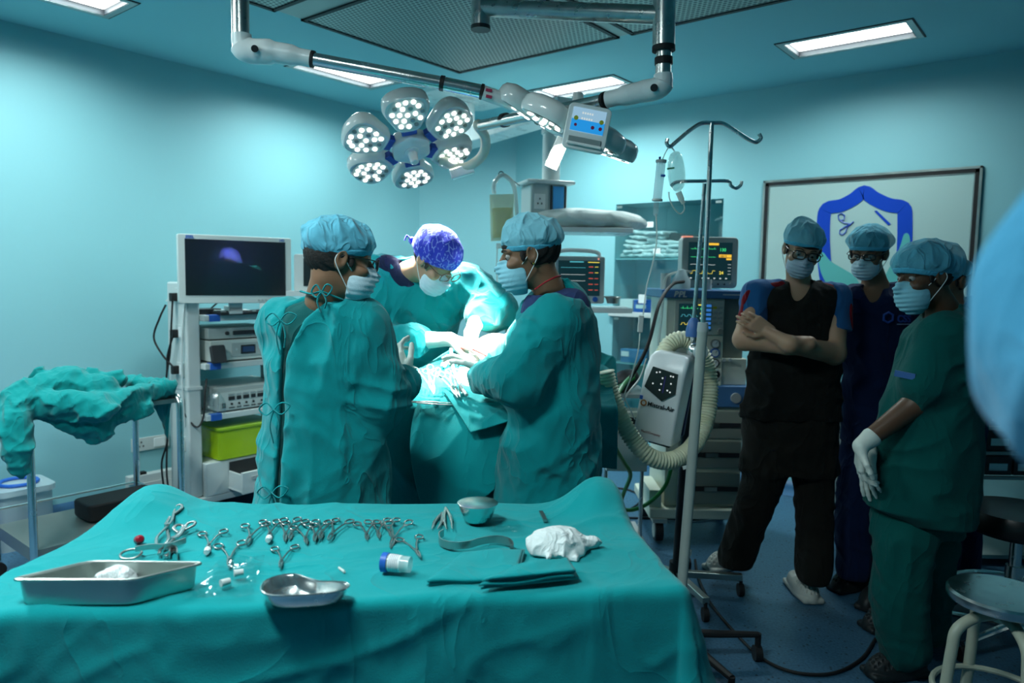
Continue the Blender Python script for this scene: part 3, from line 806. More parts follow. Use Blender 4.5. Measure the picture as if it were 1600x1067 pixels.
# ================= operating surgeon bent over the patient =================
p = Person('surgeon in a bright blue patterned cap and green gown, bent over the operating table', -0.38, 3.35)
p.set_head(p.J(680, 408, 3.0), (.62, -.42, -.62), (.42, -.30, .72), .98)
nk = p.J(638, 428, 3.16)
p.body(SKIN_F, p.hc-np.array((.35, .2, .35)), p.hc+np.array((.2, .35, .2)), nk, chest=(p.J(615, 445, 3.2), p.J(665, 470, 3.2), .07, .07))
p.hair(low=-.05)
def cap_pattern():
    m = bpy.data.materials.new('printed_blue_cap_cotton'); m.use_nodes = True; nt = m.node_tree; b = nt.nodes['Principled BSDF']; L = nt.links
    tc = nt.nodes.new('ShaderNodeTexCoord'); mp = nt.nodes.new('ShaderNodeMapping'); mp.inputs['Scale'].default_value = (60, 60, 26); mp.inputs['Rotation'].default_value = (.3, .5, .2)
    v = nt.nodes.new('ShaderNodeTexVoronoi'); v.feature = 'DISTANCE_TO_EDGE'; v.inputs['Scale'].default_value = 1; v.inputs['Randomness'].default_value = .7
    L.new(tc.outputs['Object'], mp.inputs[0]); L.new(mp.outputs[0], v.inputs['Vector'])
    n = nt.nodes.new('ShaderNodeTexNoise'); n.inputs['Scale'].default_value = 70; L.new(tc.outputs['Object'], n.inputs['Vector'])
    r = nt.nodes.new('ShaderNodeValToRGB'); r.color_ramp.elements[0].position = .05; r.color_ramp.elements[1].position = .11
    r.color_ramp.elements[0].color = (1, 1, 1, 1); r.color_ramp.elements[1].color = (0, 0, 0, 1); L.new(v.outputs['Distance'], r.inputs['Fac'])
    g = nt.nodes.new('ShaderNodeMath'); g.operation = 'GREATER_THAN'; g.inputs[1].default_value = .47; L.new(n.outputs['Fac'], g.inputs[0])
    mu = nt.nodes.new('ShaderNodeMath'); mu.operation = 'MULTIPLY'; L.new(r.outputs['Color'], mu.inputs[0]); L.new(g.outputs[0], mu.inputs[1])
    x = nt.nodes.new('ShaderNodeMix'); x.data_type = 'RGBA'; x.inputs['A'].default_value = (.02, .035, .48, 1); x.inputs['B'].default_value = (.20, .27, .72, 1)
    L.new(mu.outputs[0], x.inputs['Factor']); L.new(x.outputs['Result'], b.inputs['Base Color']); b.inputs['Roughness'].default_value = .85
    return m
CAPP = cap_pattern()
cp = p.cap(CAPP, r=(.098, .118, .096), c=(0, -.020, .048), seed=15, amp=.005, front=.034, back=-.03, name='surgical_cap', bandm=CAPP)
t = MB(); c = p.hp((.03, -.135, .0)); t.ball(c, (.014, .012, .016), 10, 8); t.tube(catmull([c, c+Vector((-.02, 0, .02)), c+Vector((-.03, 0, .0))], 5), .008, 8, flat=.4); t.build('cap_knot', CAPP, cp)
p.mask(MASKM, drop=.01); p.glasses(mat('brown_frame', (.08, .03, .02), rough=.3))
rw = p.rows([(405, 590, 660, 3.22, .08), (425, 562, 742, 3.22, .12), (455, 560, 745, 3.22, .15), (500, 570, 722, 3.26, .16), (560, 578, 708, 3.40, .16),
             (640, 575, 712, 3.50, .15), (760, 570, 720, 3.52, .16), (930, 560, 730, 3.52, .17)])
sl = p.J(592, 440, 3.2); ell_ = p.J(578, 535, 3.12); wl = p.J(650, 532, 2.98)
sr = p.J(722, 442, 3.18); er = p.J(776, 482, 3.12); wr = p.J(752, 492, 3.05)
g = p.garment('surgical_gown', GOWN, (-.42, -.55, .0), (.50, .40, 1.66), keys=rw,
              cones=[(sl, ell_, .088, .085), (ell_, wl, .082, .060), (sr, er, .088, .075), (er, wr, .075, .066)], k=.06, ks=.05, h=.0065,
              cuts=[lambda P: -cone(P, np.array(p.J(632, 404, 3.12)), np.array(p.J(650, 425, 3.05)), .058, .045)],
              fold=[F(21, (10, 10, 3), .016, (0, .2, 0)), F(22, (8, 8, 14), .014, (.3, .6, .2), 1.0), F(23, (26, 26, 18), .006, (.2, -.4, 0), .9)])
SCRUB_N = cloth('scrub_navy', (0.006, 0.014, 0.045), sheen=.03)
p.garment('scrub_top', SCRUB_N, (-.42, -.5, 1.0), (.45, .40, 1.7), h=.006, cones=[(p.J(604, 420, 3.18), p.J(640, 440, 3.14), .062, .07), (p.J(610, 450, 3.24), p.J(680, 455, 3.24), .06, .06)],
          cuts=[lambda P: -cone(P, np.array(p.J(644, 406, 3.14)), np.array(p.J(655, 430, 3.06)), .058, .045)])
p.glove(p.J(702, 530, 2.94), (.9, -.05, -.25), (.1, .3, -.9), -1, forearm=wl, fr=.040, curl=(.3, .35, .4, .45))
p.glove(p.J(736, 520, 2.96), (-.15, -.1, -.95), (-.6, .5, .1), 1, forearm=p.J(754, 482, 3.06), fr=.046, curl=(.5, .5, .6, .6))
# ================= onlookers at right =================
# --- person with crossed arms, black tunic with blue sleeves
p = Person('person with arms crossed, in a black tunic with blue sleeves, glasses and face mask', 1.22, 3.35)
D0 = 3.3
p.set_head(p.J(1253, 392, D0-.03), (-.16, -.93, -.26), (.17, -.10, 1), .95)
nk = p.J(1250, 452, D0+.03)
eL = p.J(1163, 530, D0-.04); hL = p.J(1265, 536, D0-.20); eR = p.J(1303, 552, D0-.06); hR = p.J(1180, 528, D0-.20)
sL = p.J(1182, 458, D0+.02); sR = p.J(1306, 462, D0+.02)
p.body(SKIN_F, (-.42, -.36, .95), (.42, .25, 1.86), nk, h=.0038, chest=(p.J(1225, 475, D0+.03), p.J(1275, 475, D0+.03), .08, .08), kk=.02,
       cones=[(sL, eL, .050, .049), (eL, p.J(1230, 540, D0-.17), .048, .039), (p.J(1230, 540, D0-.17), hL, .034, .030), (sR, eR, .050, .050), (eR, p.J(1235, 538, D0-.22), .049, .037), (p.J(1235, 538, D0-.22), p.J(1200, 519, D0-.15), .032, .026)],
       hands=[dict(w=p.J(1204, 518, D0-.15), fwd=(-.86, .20, .46), palm=(.2, .95, -.05), side=1, curl=(.30, .32, .34, .36), thumb=.2, spread=.03, s=.93)])
p.hair(low=-.03); p.eyes(); p.cap(CAPW, r=(.092, .104, .086), c=(.004, -.010, .056), seed=31, amp=.010, front=.040, back=.010, droop=((.035, -.03, .125), (.03, .05, .02)))
p.mask(cloth('mask_fabric_grey', (.42, .52, .62), crease=.12, cscale=20, var=.04)); p.glasses(w=.027, hh=.019)
TUNIC = cloth('tunic_black', (0.008, 0.009, 0.008), sheen=.05, crease=.6)
rw = p.rows([(440, 1226, 1280, D0+.04, .05), (452, 1200, 1300, D0+.04, .09), (475, 1186, 1308, D0+.04, .12), (540, 1178, 1308, D0+.04, .13), (600, 1168, 1308, D0+.04, .13), (652, 1156, 1312, D0+.04, .135)])
vneck = lambda P: -np.maximum(cone(P, np.array(p.J(1252, 438, D0-.05)), np.array(p.J(1247, 482, D0-.10)), .060, .022), P[:, 1]-10)
g = p.garment('tunic', TUNIC, (-.36, -.26, .7), (.36, .26, 1.56), keys=rw, cones=[(p.J(1206, 466, D0+.02), p.J(1288, 466, D0+.02), .058, .058)], h=.006, cuts=[vneck],
              fold=[F(31, (10, 10, 2.5), .012), F(32, (8, 8, 16), .010, (.3, .6, .2), 1.0), F(33, (24, 24, 20), .004)])
SLV = cloth('sleeve_blue', (0.015, 0.10, 0.27)); REDP = cloth('piping_red', (.20, .004, .012))
for a, b, s_, nkp in ((sL, p.J(1174, 505, D0), -1, p.J(1216, 448, D0+.03)), (sR, p.J(1306, 516, D0-.01), 1, p.J(1280, 450, D0+.03))):
    so = p.garment('sleeve', SLV, np.array(b)-.26, np.array(a)+.22, cones=[(nkp, a+Vector((0, 0, -.01)), .035, .058), (a+Vector((0, 0, -.01)), b, .060, .068)], h=.005, fold=[F(34+s_, (20, 20, 10), .006)],
              cuts=[lambda P, b=b, a=a: half(P, b-a, b+(b-a).normalized()*.005)])
    path = [p.J(*q) for q in (((1222, 444, D0), (1200, 448, D0-.01), (1172, 456, D0-.02), (1157, 474, D0-.02), (1152, 512, D0-.02)) if s_ < 0 else ((1276, 444, D0), (1298, 449, D0-.01), (1320, 460, D0-.02), (1329, 484, D0-.03), (1327, 522, D0-.03)))]
    def stripe(P, a=a, b=b, nkp=nkp, path=path):
        sl = smin(cone(P, a+Vector((0, 0, -.01)), b, .060, .068), cone(P, nkp, a+Vector((0, 0, -.01)), .035, .058), .05)
        d = None
        for u, v in zip(path[:-1], path[1:]): e = cone(P, u, v, .015, .015); d = e if d is None else np.minimum(d, e)
        d = smax(d, sl-.006, .003); return np.maximum(d, half(P, b-a, b))
    sdf_mesh('red_stripe', stripe, np.array(b)-.2, np.array(a)+.2, .004, REDP, so)
TROU = cloth('trousers_charcoal', (0.012, 0.012, 0.010), sheen=.05)
def trousers(p, m, hips, legs, h=.007, seed=40, name='trousers'):
    """hips: rows; legs: list of chains of (point, radius)"""
    cs = []
    for ch in legs:
        for (a, ra), (b, rb) in zip(ch[:-1], ch[1:]): cs.append((a, b, ra, rb))
    pts = [q for ch in legs for q, _ in ch]
    lo = np.array([min(q[i] for q in pts) for i in range(3)])-.16; hi = np.array([max(q[i] for q in pts) for i in range(3)])+.16; lo[2] = max(lo[2], .02)
    hi[2] = max(hi[2], hips[-1][0]+.02)
    lo[0] = min(lo[0], min(k[1]-k[3] for k in hips)-.02); hi[0] = max(hi[0], max(k[1]+k[3] for k in hips)+.02)
    def hem(P): return np.minimum.reduce([np.linalg.norm(P-np.array(ch[-1][0], dtype=np.float32), axis=1)+99 for ch in legs])*0-1
    zc = min(ch[-1][0].z for ch in legs)
    return p.garment(name, m, lo, hi, keys=hips, cones=cs, k=.04, ks=.012, h=h, fold=[F(seed, (12, 12, 2.5), .010), F(seed+1, (9, 9, 18), .009, (.3, .3, .2), .9)],
                     cuts=[lambda P: (zc-.035)-P[:, 2]])
hip = p.rows([(640, 1160, 1308, D0+.04, .12), (700, 1156, 1310, D0+.04, .125), (735, 1154, 1310, D0+.04, .12)])
trousers(p, TROU, hip, [[(p.J(1194, 740, D0+.03), .095), (p.J(1175, 800, D0+.08), .085), (p.J(1150, 872, D0+.16), .082)], [(p.J(1270, 740, D0+.03), .092), (p.J(1274, 820, D0+.0), .078), (p.J(1272, 892, D0-.02), .080)]])
CLOGW = mat('white_clog', (.50, .52, .48), rough=.5)
a = onz(1272, 945, 0)-p.o; shoe_mesh(p, CLOGW, a+Vector((-.01, .26, 0)), a+Vector((.0, -.01, 0)))
a = onz(1104, 893, 0)-p.o; shoe_mesh(p, CLOGW, a+Vector((.23, .12, 0)), a)

# --- person in navy scrubs between the other two
p = Person('person in navy scrubs with chest logo, head bowed, between the two other onlookers', 1.66, 3.5)
D0 = 3.45
p.set_head(p.J(1357, 396, D0-.02), (-.62, -.72, -.20), (-.02, -.1, 1), .97)
nk = p.J(1372, 458, D0+.04)
sL = p.J(1335, 470, D0+.06); sR = p.J(1430, 468, D0+.04)
p.body(SKIN_M, p.hc-np.array((.2, .25, .4)), p.hc+np.array((.2, .25, .15)), nk, chest=(p.J(1350, 475, D0+.04), p.J(1400, 475, D0+.04), .08, .08))
p.hair(low=-.045); p.eyes(); p.cap(CAPB, r=(.099, .112, .080), c=(0, -.014, .056), seed=41, amp=.010, front=.034, back=.004)
p.mask(MASKM); p.glasses(w=.026, hh=.014)
NAVY = cloth('scrub_navy_dark', (0.004, 0.014, 0.055), sheen=.05)
rw = p.rows([(446, 1358, 1402, D0+.05, .05), (462, 1338, 1430, D0+.05, .10), (490, 1328, 1450, D0+.05, .125), (560, 1324, 1452, D0+.05, .13), (650, 1318, 1450, D0+.05, .14), (690, 1314, 1448, D0+.05, .145)])
vneck = lambda P: -cone(P, np.array(p.J(1366, 444, D0-.04)), np.array(p.J(1371, 482, D0-.09)), .058, .022)
g = p.garment('scrub_top', NAVY, (-.36, -.3, .6), (.5, .3, 1.56), keys=rw, h=.006, cuts=[vneck],
              cones=[(p.J(1345, 472, D0+.04), p.J(1425, 470, D0+.04), .070, .07), (sR, p.J(1450, 540, D0+.04), .08, .08), (sL, p.J(1332, 548, D0+.1), .075, .075)],
              fold=[F(41, (10, 10, 2.5), .012), F(42, (8, 8, 16), .010, (.3, .6, .2), 1.0)])
hip = p.rows([(680, 1318, 1446, D0+.05, .12), (720, 1316, 1446, D0+.05, .12)])
trousers(p, NAVY, hip, [[(p.J(1344, 740, D0+.0), .095), (p.J(1335, 820, D0-.03), .085), (p.J(1336, 890, D0-.05), .078)], [(p.J(1415, 740, D0+.06), .092), (p.J(1420, 820, D0+.05), .085), (p.J(1425, 880, D0+.05), .080)]], seed=44)
a = onz(1300, 925, 0)-p.o; shoe_mesh(p, CLOGB, a+Vector((.22, .10, 0)), a+Vector((.0, -.0, 0)))
a = onz(1395, 915, 0)-p.o; shoe_mesh(p, CLOGB, a+Vector((.18, .12, 0)), a+Vector((-.03, -.05, 0)))
# chest logo: a hexagon emblem and the letters beside it
LOGO = mat('logo_thread_blue', (.02, .07, .35), rough=.7); LOGO2 = mat('logo_thread_pale', (.25, .33, .5), rough=.7)
c = p.J(1388, 496, D0-.093)
lg = MB(); lg.tube([c+Vector((.024*math.cos(a), 0, .024*math.sin(a))) for a in [rad(30+60*k) for k in range(6)]], .005, 6, closed=True)
lo = lg.build('chest_logo', LOGO, p.root); lo['label'] = 'blue hexagon emblem with the letters CSS'
lt = text('CSS', .045, 'logo_text', LOGO, lo, c+Vector((.04, -.004, -.02)), (PI/2, 0, .25), ext=.002, bold=.001)
lt2 = MB().box(c+Vector((.095, .008, -.030)), (.115, .004, .004), rot=Matrix.Rotation(.25, 3, 'Z')).build('logo_line', LOGO2, lo)

# --- person in green scrubs, profile, gloved hands
p = Person('person in green scrubs and white gloves, in profile facing left, nearest of the onlookers', 1.62, 2.75)
D0 = 2.7
p.set_head(p.J(1443, 432, D0), (-.97, -.16, -.13), (-.10, 0, 1), 1.0)
nk = p.J(1478, 492, D0+.02)
sN = p.J(1478, 522, D0-.10); eN = p.J(1438, 625, D0-.10); wN = p.J(1352, 690, D0-.10)
wF = p.J(1362, 690, D0+.06); eF = p.J(1425, 640, D0+.28)
p.body(SKIN_D, (-.5, -.36, .65), (.36, .42, 1.75), nk, h=.0042, chest=(p.J(1465, 530, D0+.0), p.J(1495, 530, D0+.05), .08, .08),
       cones=[(sN, eN, .05, .047), (eN, wN, .046, .030), (eF, wF, .044, .030)])
p.hair(low=-.05); p.eyes(.069)
p.cap(CAPB, r=(.100, .124, .086), c=(0, -.014, .052), seed=51, amp=.006, front=.030, back=-.030, droop=((0, -.09, .03), (.075, .055, .065)))
p.mask(MASKB, drop=.014, puff=.001)
t = MB(); t.tube([p.hp(q) for q in ((-.03, .110, -.002), (-.036, .116, .014), (-.026, .120, .022))], .0018, 6); 
GREENS = cloth('scrub_green', (0.0, 0.085, 0.078), sheen=.05, crease=.5)
rw = p.rows([(478, 1456, 1502, D0+.02, .06), (494, 1444, 1512, D0+.01, .10), (530, 1420, 1518, D0+.0, .16), (600, 1398, 1520, D0+.0, .17), (680, 1375, 1522, D0+.0, .17), (740, 1362, 1522, D0+.0, .175), (790, 1358, 1518, D0+.0, .18), (806, 1390, 1508, D0+.0, .18)])
g = p.garment('scrub_top', GREENS, (-.5, -.4, .55), (.4, .45, 1.50), keys=rw, h=.006, k=.04,
              cones=[(sN, p.J(1446, 600, D0-.10), .082, .088)],
              cuts=[lambda P: -cone(P, np.array(p.J(1466, 478, D0)), np.array(p.J(1470, 460, D0)), .066, .06),
                    lambda P: np.maximum(-cone(P, eN+Vector((.01, 0, .015)), wN, .075, .07), -(P[:, 1]+.0-.0))*0-1],
              fold=[F(51, (9, 9, 2.0), .014), F(52, (8, 8, 14), .009, (.3, -.6, .2), 1.0)])
def opening(P): return None
m_ = MB(); q = p.J(1414, 586, D0-.128)
m_.box(q, (.07, .006, .022), rot=Matrix.Rotation(rad(-50), 3, 'Z') @ Matrix.Rotation(.1, 3, 'Y')); m_.build('name_badge', mat('badge_blue', (.03, .12, .35), rough=.5), p.root)
hip = p.rows([(770, 1378, 1500, D0+.02, .13), (800, 1368, 1504, D0+.02, .14), (830, 1366, 1500, D0+.02, .13)])
trousers(p, GREENS, hip, [[(p.J(1412, 850, D0-.04), .105), (p.J(1404, 930, D0-.06), .095), (p.J(1412, 1010, D0-.06), .088)], [(p.J(1452, 850, D0+.10), .10), (p.J(1450, 930, D0+.14), .09), (p.J(1445, 985, D0+.16), .085)]], seed=54)
a = onz(1352, 1058, 0)-p.o; shoe_mesh(p, CLOGB, a+Vector((.25, .04, 0)), a)
a = onz(1348, 985, 0)-p.o; shoe_mesh(p, CLOGB, a+Vector((.24, .06, 0)), a)
p.glove(p.J(1345, 697, D0-.11), (.10, .15, -.98), (.9, -.2, .2), 1, forearm=wN+Vector((.02, 0, .015)), curl=(.5, .6, .7, .8), fr=.036)
p.glove(p.J(1356, 712, D0-.03), (.06, -.05, -1), (.9, .3, 0), -1, forearm=wF, curl=(.12, .15, .22, .3), fr=.034)
# --- person mostly hidden behind, only a navy sleeve and a bare arm show
p = Person('person in a navy top mostly hidden behind the green-scrub onlooker, one bare arm showing', 2.02, 3.25)
D0 = 3.2
p.set_head(p.J(1478, 440, D0), (-.9, -.4, -.1), (0, 0, 1), .92)
nk = p.J(1490, 485, D0)
sN = p.J(1535, 480, D0); eN = p.J(1546, 590, D0); wN = p.J(1520, 680, D0-.05)
p.body(SKIN_M, (-.42, -.3, .6), (.3, .3, 1.7), nk, chest=(p.J(1480, 520, D0), p.J(1500, 520, D0), .08, .08), cones=[(sN, eN, .045, .043), (eN, wN, .042, .028)],
       hands=[dict(w=wN, fwd=(-.1, 0, -1), palm=(-1, 0, 0), side=1, curl=(.3, .3, .35, .4))], h=.005)
p.hair(h=.005); p.cap(CAPB, r=(.09, .104, .07), seed=61, amp=.006)
rw = p.rows([(480, 1470, 1512, D0, .06), (496, 1450, 1545, D0, .12), (560, 1445, 1540, D0, .14), (720, 1440, 1530, D0, .14)])
p.garment('scrub_top', NAVY, (-.36, -.3, .5), (.4, .3, 1.6), keys=rw, cones=[(p.J(1520, 488, D0), p.J(1536, 545, D0), .072, .07)], h=.007, fold=[F(61, (10, 10, 3), .010)])
hip = p.rows([(715, 1445, 1522, D0, .12), (740, 1445, 1520, D0, .12)])
trousers(p, NAVY, hip, [[(p.J(1470, 760, D0), .09), (p.J(1468, 925, D0), .075)], [(p.J(1500, 760, D0+.05), .09), (p.J(1500, 920, D0+.05), .075)]], seed=64, h=.009)
for x in (-.33, -.2): shoe_mesh(p, CLOGB, (x+.1, .1, 0), (x-.08, -.08, 0), holes=False)
t = MB(); t.tube([wN+Vector((.032*math.cos(k*PI/8), .03*math.sin(k*PI/8), .06)) for k in range(16)], .009, 8, closed=True); t.build('wristband', MASKM, p.root)

# --- person at the right frame edge, very near, only the cap comes into the picture
p = Person('person in a light blue cap, very near and blurred at the right edge', .535, .46)
p.set_head(p.J(1850, 515, .42), (-.2, .95, -.05), (0, 0, 1), 1.0)
nk = np.array(p.hc)+np.array((0.03, 0, -.18))
p.body(SKIN_M, p.hc-np.array((.25, .25, .4)), p.hc+np.array((.25, .25, .15)), nk, chest=(Vector(nk)+Vector((.04, 0, -.14)), Vector(nk)+Vector((.10, 0, -.14)), .05, .05), h=.005)
p.hair(); p.cap(cloth('cap_fabric_bright', (.055, .28, .46), crease=.3, cscale=14), r=(.104, .112, .122), c=(0, -.005, .0), seed=71, amp=.005, front=-.12, back=-.13, h=.005)
zt = float(p.hc[2])-.20
rw = [(.1, .1, .0, .2, .17), (.8, .1, 0, .19, .15), (zt-.12, .12, 0, .17, .13), (zt-.05, .10, 0, .10, .08), (zt-.02, .09, 0, .07, .06)]
p.garment('surgical_gown', GOWN, (-.25, -.3, 0), (.5, .3, zt+.1), keys=rw, h=.012, fold=[F(71, (10, 10, 3), .010)])
# ------------------------------------------------------------------ instrument table in the foreground
TZ = .85
TC = Vector((-.36, 1.65, 0))
FL, FR, BR, BL = Vector((-1.06, 1.285)), Vector((.355, 1.455)), Vector((.27, 2.0)), Vector((-.98, 1.93))
tb = thing('instrument_table', 'steel instrument table hidden under the green cloth in the foreground', 'table', W(TC.x, TC.y, 0), YAW)
m = MB(); k = [(q-TC.xy)*.97 for q in (FL, FR, BR, BL)]
m.prism([(q.x, q.y) for q in k], TZ-.03, TZ-.006); m.build('tabletop', STEEL, tb)
for q in k:
    l = MB(); l.cyl((q.x*.92, q.y*.85, 0), (q.x*.92, q.y*.85, TZ-.03), .013); l.build('leg', STEEL, tb)
def cloth_over(quad, top, ext, nx, ny, flare=(.06, .12, .05, .10), seed=0, wr=.003, hang=1.0, bumps=(), R=.02, fold=.02):
    """cloth over a quad table; ext = overhang left, right, front, back (m)"""
    fl, fr, br, bl = quad; Lx = (fr-fl).length; Ly = (bl-fl).length
    xs = np.linspace(-ext[0], Lx+ext[1], nx+1); ys = np.linspace(-ext[2], Ly+ext[3], ny+1)
    X, Y = np.meshgrid(xs, ys); X = X.ravel(); Y = Y.ravel()
    cx = np.clip(X, 0, Lx); cy = np.clip(Y, 0, Ly); ex = X-cx; ey = Y-cy; s = np.sqrt(ex*ex+ey*ey)+1e-9
    u = cx/Lx; v = cy/Ly
    q = lambda k: (1-v)*((1-u)*fl[k]+u*fr[k])+v*((1-u)*bl[k]+u*br[k])
    bx, by = q(0), q(1)
    dx = (fr-fl).normalized(); dy = (bl-fl).normalized()
    nxv = (ex*dx.x+ey*dy.x)/s; nyv = (ex*dx.y+ey*dy.y)/s
    ang = np.clip(s/R, 0, PI/2); drop = R*(1-np.cos(ang))+np.maximum(0, s-R*PI/2); out = R*np.sin(ang)
    fr_ = np.where(ex < 0, flare[0], 0)*np.abs(ex)/s+np.where(ex > 0, flare[1], 0)*np.abs(ex)/s+np.where(ey < 0, flare[2], 0)*np.abs(ey)/s+np.where(ey > 0, flare[3], 0)*np.abs(ey)/s
    t = np.where(np.abs(ex) > np.abs(ey), cy, cx)
    N = np.stack([t*5.0+seed, drop*1.2, np.full_like(t, seed*1.3)], 1)
    wave = (vnoise(N, seed)-.5)*2
    out = out+fr_*drop+fold*wave*np.clip(drop/.25, 0, 1)*2
    P = np.stack([bx, by, np.full_like(bx, 1.0)], 1)
    f1 = folds(P*1.0, seed+1, (5, 9, 1), wr*2, (0, 0, .3), 1.0, 3.0)+(vnoise(P*(3.5, 5, 1), seed+2)-.5)*wr*1.5
    Pz = np.stack([bx*1.0, by, drop], 1)
    f2 = folds(Pz, seed+5, (3.0, 2, 9), .006, (0, .25, 0), 1.2, 2.4)+folds(Pz, seed+8, (10, 2, 14), .006, (0, .6, 0), 1.2, 2.6)*np.clip(drop/.1, 0, 1)
    z = top-drop*hang+f1*np.clip(1-drop/.05, 0, 1)
    for (px, py, r1, r2, hgt) in bumps: z = z+hgt*np.exp(-((bx-px)/r1)**2-((by-py)/r2)**2)*np.clip(1-drop/.4, 0, 1)
    return bx+nxv*(out+f2), by+nyv*(out+f2), np.maximum(z, .012)
def cloth_mesh(name, m, arr, nx, ny, off, parent=None, thick=.002):
    x, y, z = arr; g = MB(); g.v = [(a-off.x, b-off.y, c-off.z) for a, b, c in zip(x, y, z)]
    g.f = [(j*(nx+1)+i, j*(nx+1)+i+1, (j+1)*(nx+1)+i+1, (j+1)*(nx+1)+i) for j in range(ny) for i in range(nx)]; g.mi = [0]*len(g.f)
    o = g.build(name, m, parent, angle=180, solid=thick); return o
arr = cloth_over((FL, FR, BR, BL), TZ, (.62, .62, .62, .35), 260, 190, flare=(.10, .34, .05, .06), seed=3, wr=.0035, bumps=[(-.955, 1.93, .09, .16, .055), (.25, 1.99, .09, .12, .075)], fold=.006)
cl = cloth_mesh('tablecloth', DRAPE, arr, 260, 190, TC); cl.location = W(TC.x, TC.y, 0); cl.rotation_euler = (0, 0, YAW)
tag(cl, 'green cotton cloth draped over the instrument table in the foreground', 'cloth')
ZT = TZ+.004

# --- hemostat / scissors
def ring(m, c, rx, ry, r, ang, n=18):
    m.tube([c+Matrix.Rotation(ang, 3, 'Z') @ Vector((rx*math.cos(2*PI*k/n), ry*math.sin(2*PI*k/n), 0)) for k in range(n)], r, 8, closed=True)
def hemostat(label, name='hemostat', L=.14, spread=.028, cap=False, loc=(0, 0, 0), group=None, open_=.0):
    """lies in the xy plane, rings at +y, tip at -y, origin half way"""
    t = thing(name, label, 'surgical clamp', loc, 0, group)
    for s in (-1, 1):
        m = MB(); z = .0035+s*.0012
        pv = Vector((0, -L*.18, z))
        rc = Vector((s*spread, L*.40, z)); a0 = rc+Vector((-s*.008, -.012, 0))
        m.tube(catmull([a0, Vector((s*.010, L*.12, z)), Vector((s*.003, -L*.10, z)), pv+Vector((-s*.002, 0, 0)), Vector((-s*(.0035+open_), -L*.32, z)), Vector((-s*(.0012+open_*1.8), -L*.5, z))], 5), [.0026]*10+[.0032]*6+[.0034]*4+[.0028]*3+[.0016]*3, 8, flat=.75)
        ring(m, rc, .0115, .0145, .0024, s*-.3)
        m.build('shank', CHROME if False else STEELI, t)
    m = MB(); m.cyl((0, -L*.18, 0), (0, -L*.18, .0075), .0038, seg=14); m.build('pivot', STEELI, t)
    if cap:
        m = MB(); m.tube([(0, -L*.40, .005), (0.002, -L*.47, .006), (0, -L*.56, .005)], [.006, .009, .007], 10); m.build('gauze_tip', GAUZE, t)
    return t
STEELI = mat('instrument_steel', (0.42, 0.46, 0.45), rough=0.27, metal=.92)
GAUZE = cloth('white_gauze', (0.72, 0.78, 0.78), crease=.5, cscale=25, bump=.5)
def place(px1, py1, px2, py2, z, L=None):
    a = onz(px1, py1, z); b = onz(px2, py2, z); c = (a+b)/2; v = b-a
    return W(c.x, c.y, z), YAW+math.atan2(-v.x, v.y)+PI, v.length
G1 = 'hemostats laid out on the instrument table'
spots = [((334, 831, 323, 864), 'tip', 'hemostat with a white tip, leftmost of the small clamps on the table'),
         ((360, 849, 358, 889), 0, 'hemostat just right of the white-tipped one, tip toward the plastic bag'),
         ((401, 819, 385, 852), 0, 'hemostat at the left end of the clamp row, beside a white-tipped one'),
         ((428, 813, 419, 845), 'tip', 'hemostat with a white tip inside the left row of clamps'),
         ((449, 812, 445, 848), 0, 'hemostat between the white-tipped clamp and the tangled ones in the left row'),
         ((463, 815, 452, 845), 0, 'hemostat overlapping its neighbour in the middle of the left row'),
         ((474, 822, 479, 852), 0, 'hemostat nearest the front edge in the tangled middle of the left row'),
         ((497, 816, 491, 848), 0, 'hemostat crossing another in the right half of the left row'),
         ((510, 813, 499, 844), 0, 'hemostat second from the right end of the left row'),
         ((533, 814, 512, 846), 0, 'hemostat at the right end of the left clamp row'),
         ((446, 855, 437, 889), 0, 'hemostat lying alone just behind the kidney dish'),
         ((573, 816, 573, 846), 0, 'hemostat at the left end of the right clamp row'),
         ((590, 813, 592, 843), 0, 'hemostat second from the left in the right clamp row'),
         ((604, 813, 612, 842), 0, 'hemostat in the middle of the right clamp row'),
         ((624, 815, 610, 858), 0, 'long hemostat with its tip touching the blue-lidded cup'),
         ((638, 840, 657, 873), 0, 'hemostat lying apart right of the blue-lidded cup')]
protos = {}
for (a, b, c, d), k, lb in spots:
    loc, rz, L = place(a, b, c, d, ZT+.001)
    if k not in protos: t = protos[k] = hemostat(lb, cap=bool(k), group=G1)
    else: t = dup(protos[k], (0, 0, 0), 0, lb, G1)
    s = L/.14; t.location = loc; t.rotation_euler = (0, 0, rz); t.scale = (max(.72, min(.88, s*.85)), s, .9)
# --- big instruments at left
def big_clamp(name, label, px, w=.03, L=.2, r=.004, cat='surgical instrument'):
    loc, rz, Lr = place(*px, ZT+.002); t = thing(name, label, cat, loc, rz)
    for s in (-1, 1):
        m = MB(); z = .006+s*.003
        m.tube(catmull([(s*w*.3, Lr*.32, z), (s*w*.9, Lr*.42, z+.004), (s*w*.75, Lr*.52, z+.006), (s*w*.2, Lr*.5, z+.004), (s*w*.18, Lr*.34, z), (s*.006, Lr*.1, z), (-s*.003, -Lr*.1, z), (-s*.012, -Lr*.3, z), (-s*.006, -Lr*.5, z)], 5), r, 8, flat=.7)
        m.build('arm', STEELI, t)
    m = MB(); m.cyl((0, -.0, 0), (0, -.0, .014), .007, seg=16); m.build('pivot', STEELI, t)
    return t
big_clamp('towel_forceps', 'large steel forceps lying upright-most in the pile near the red cap', (272, 799, 249, 858), w=.022)
big_clamp('dissecting_scissors', 'large steel scissors with loop handles beneath the retractor blade', (290, 826, 253, 872), w=.026)
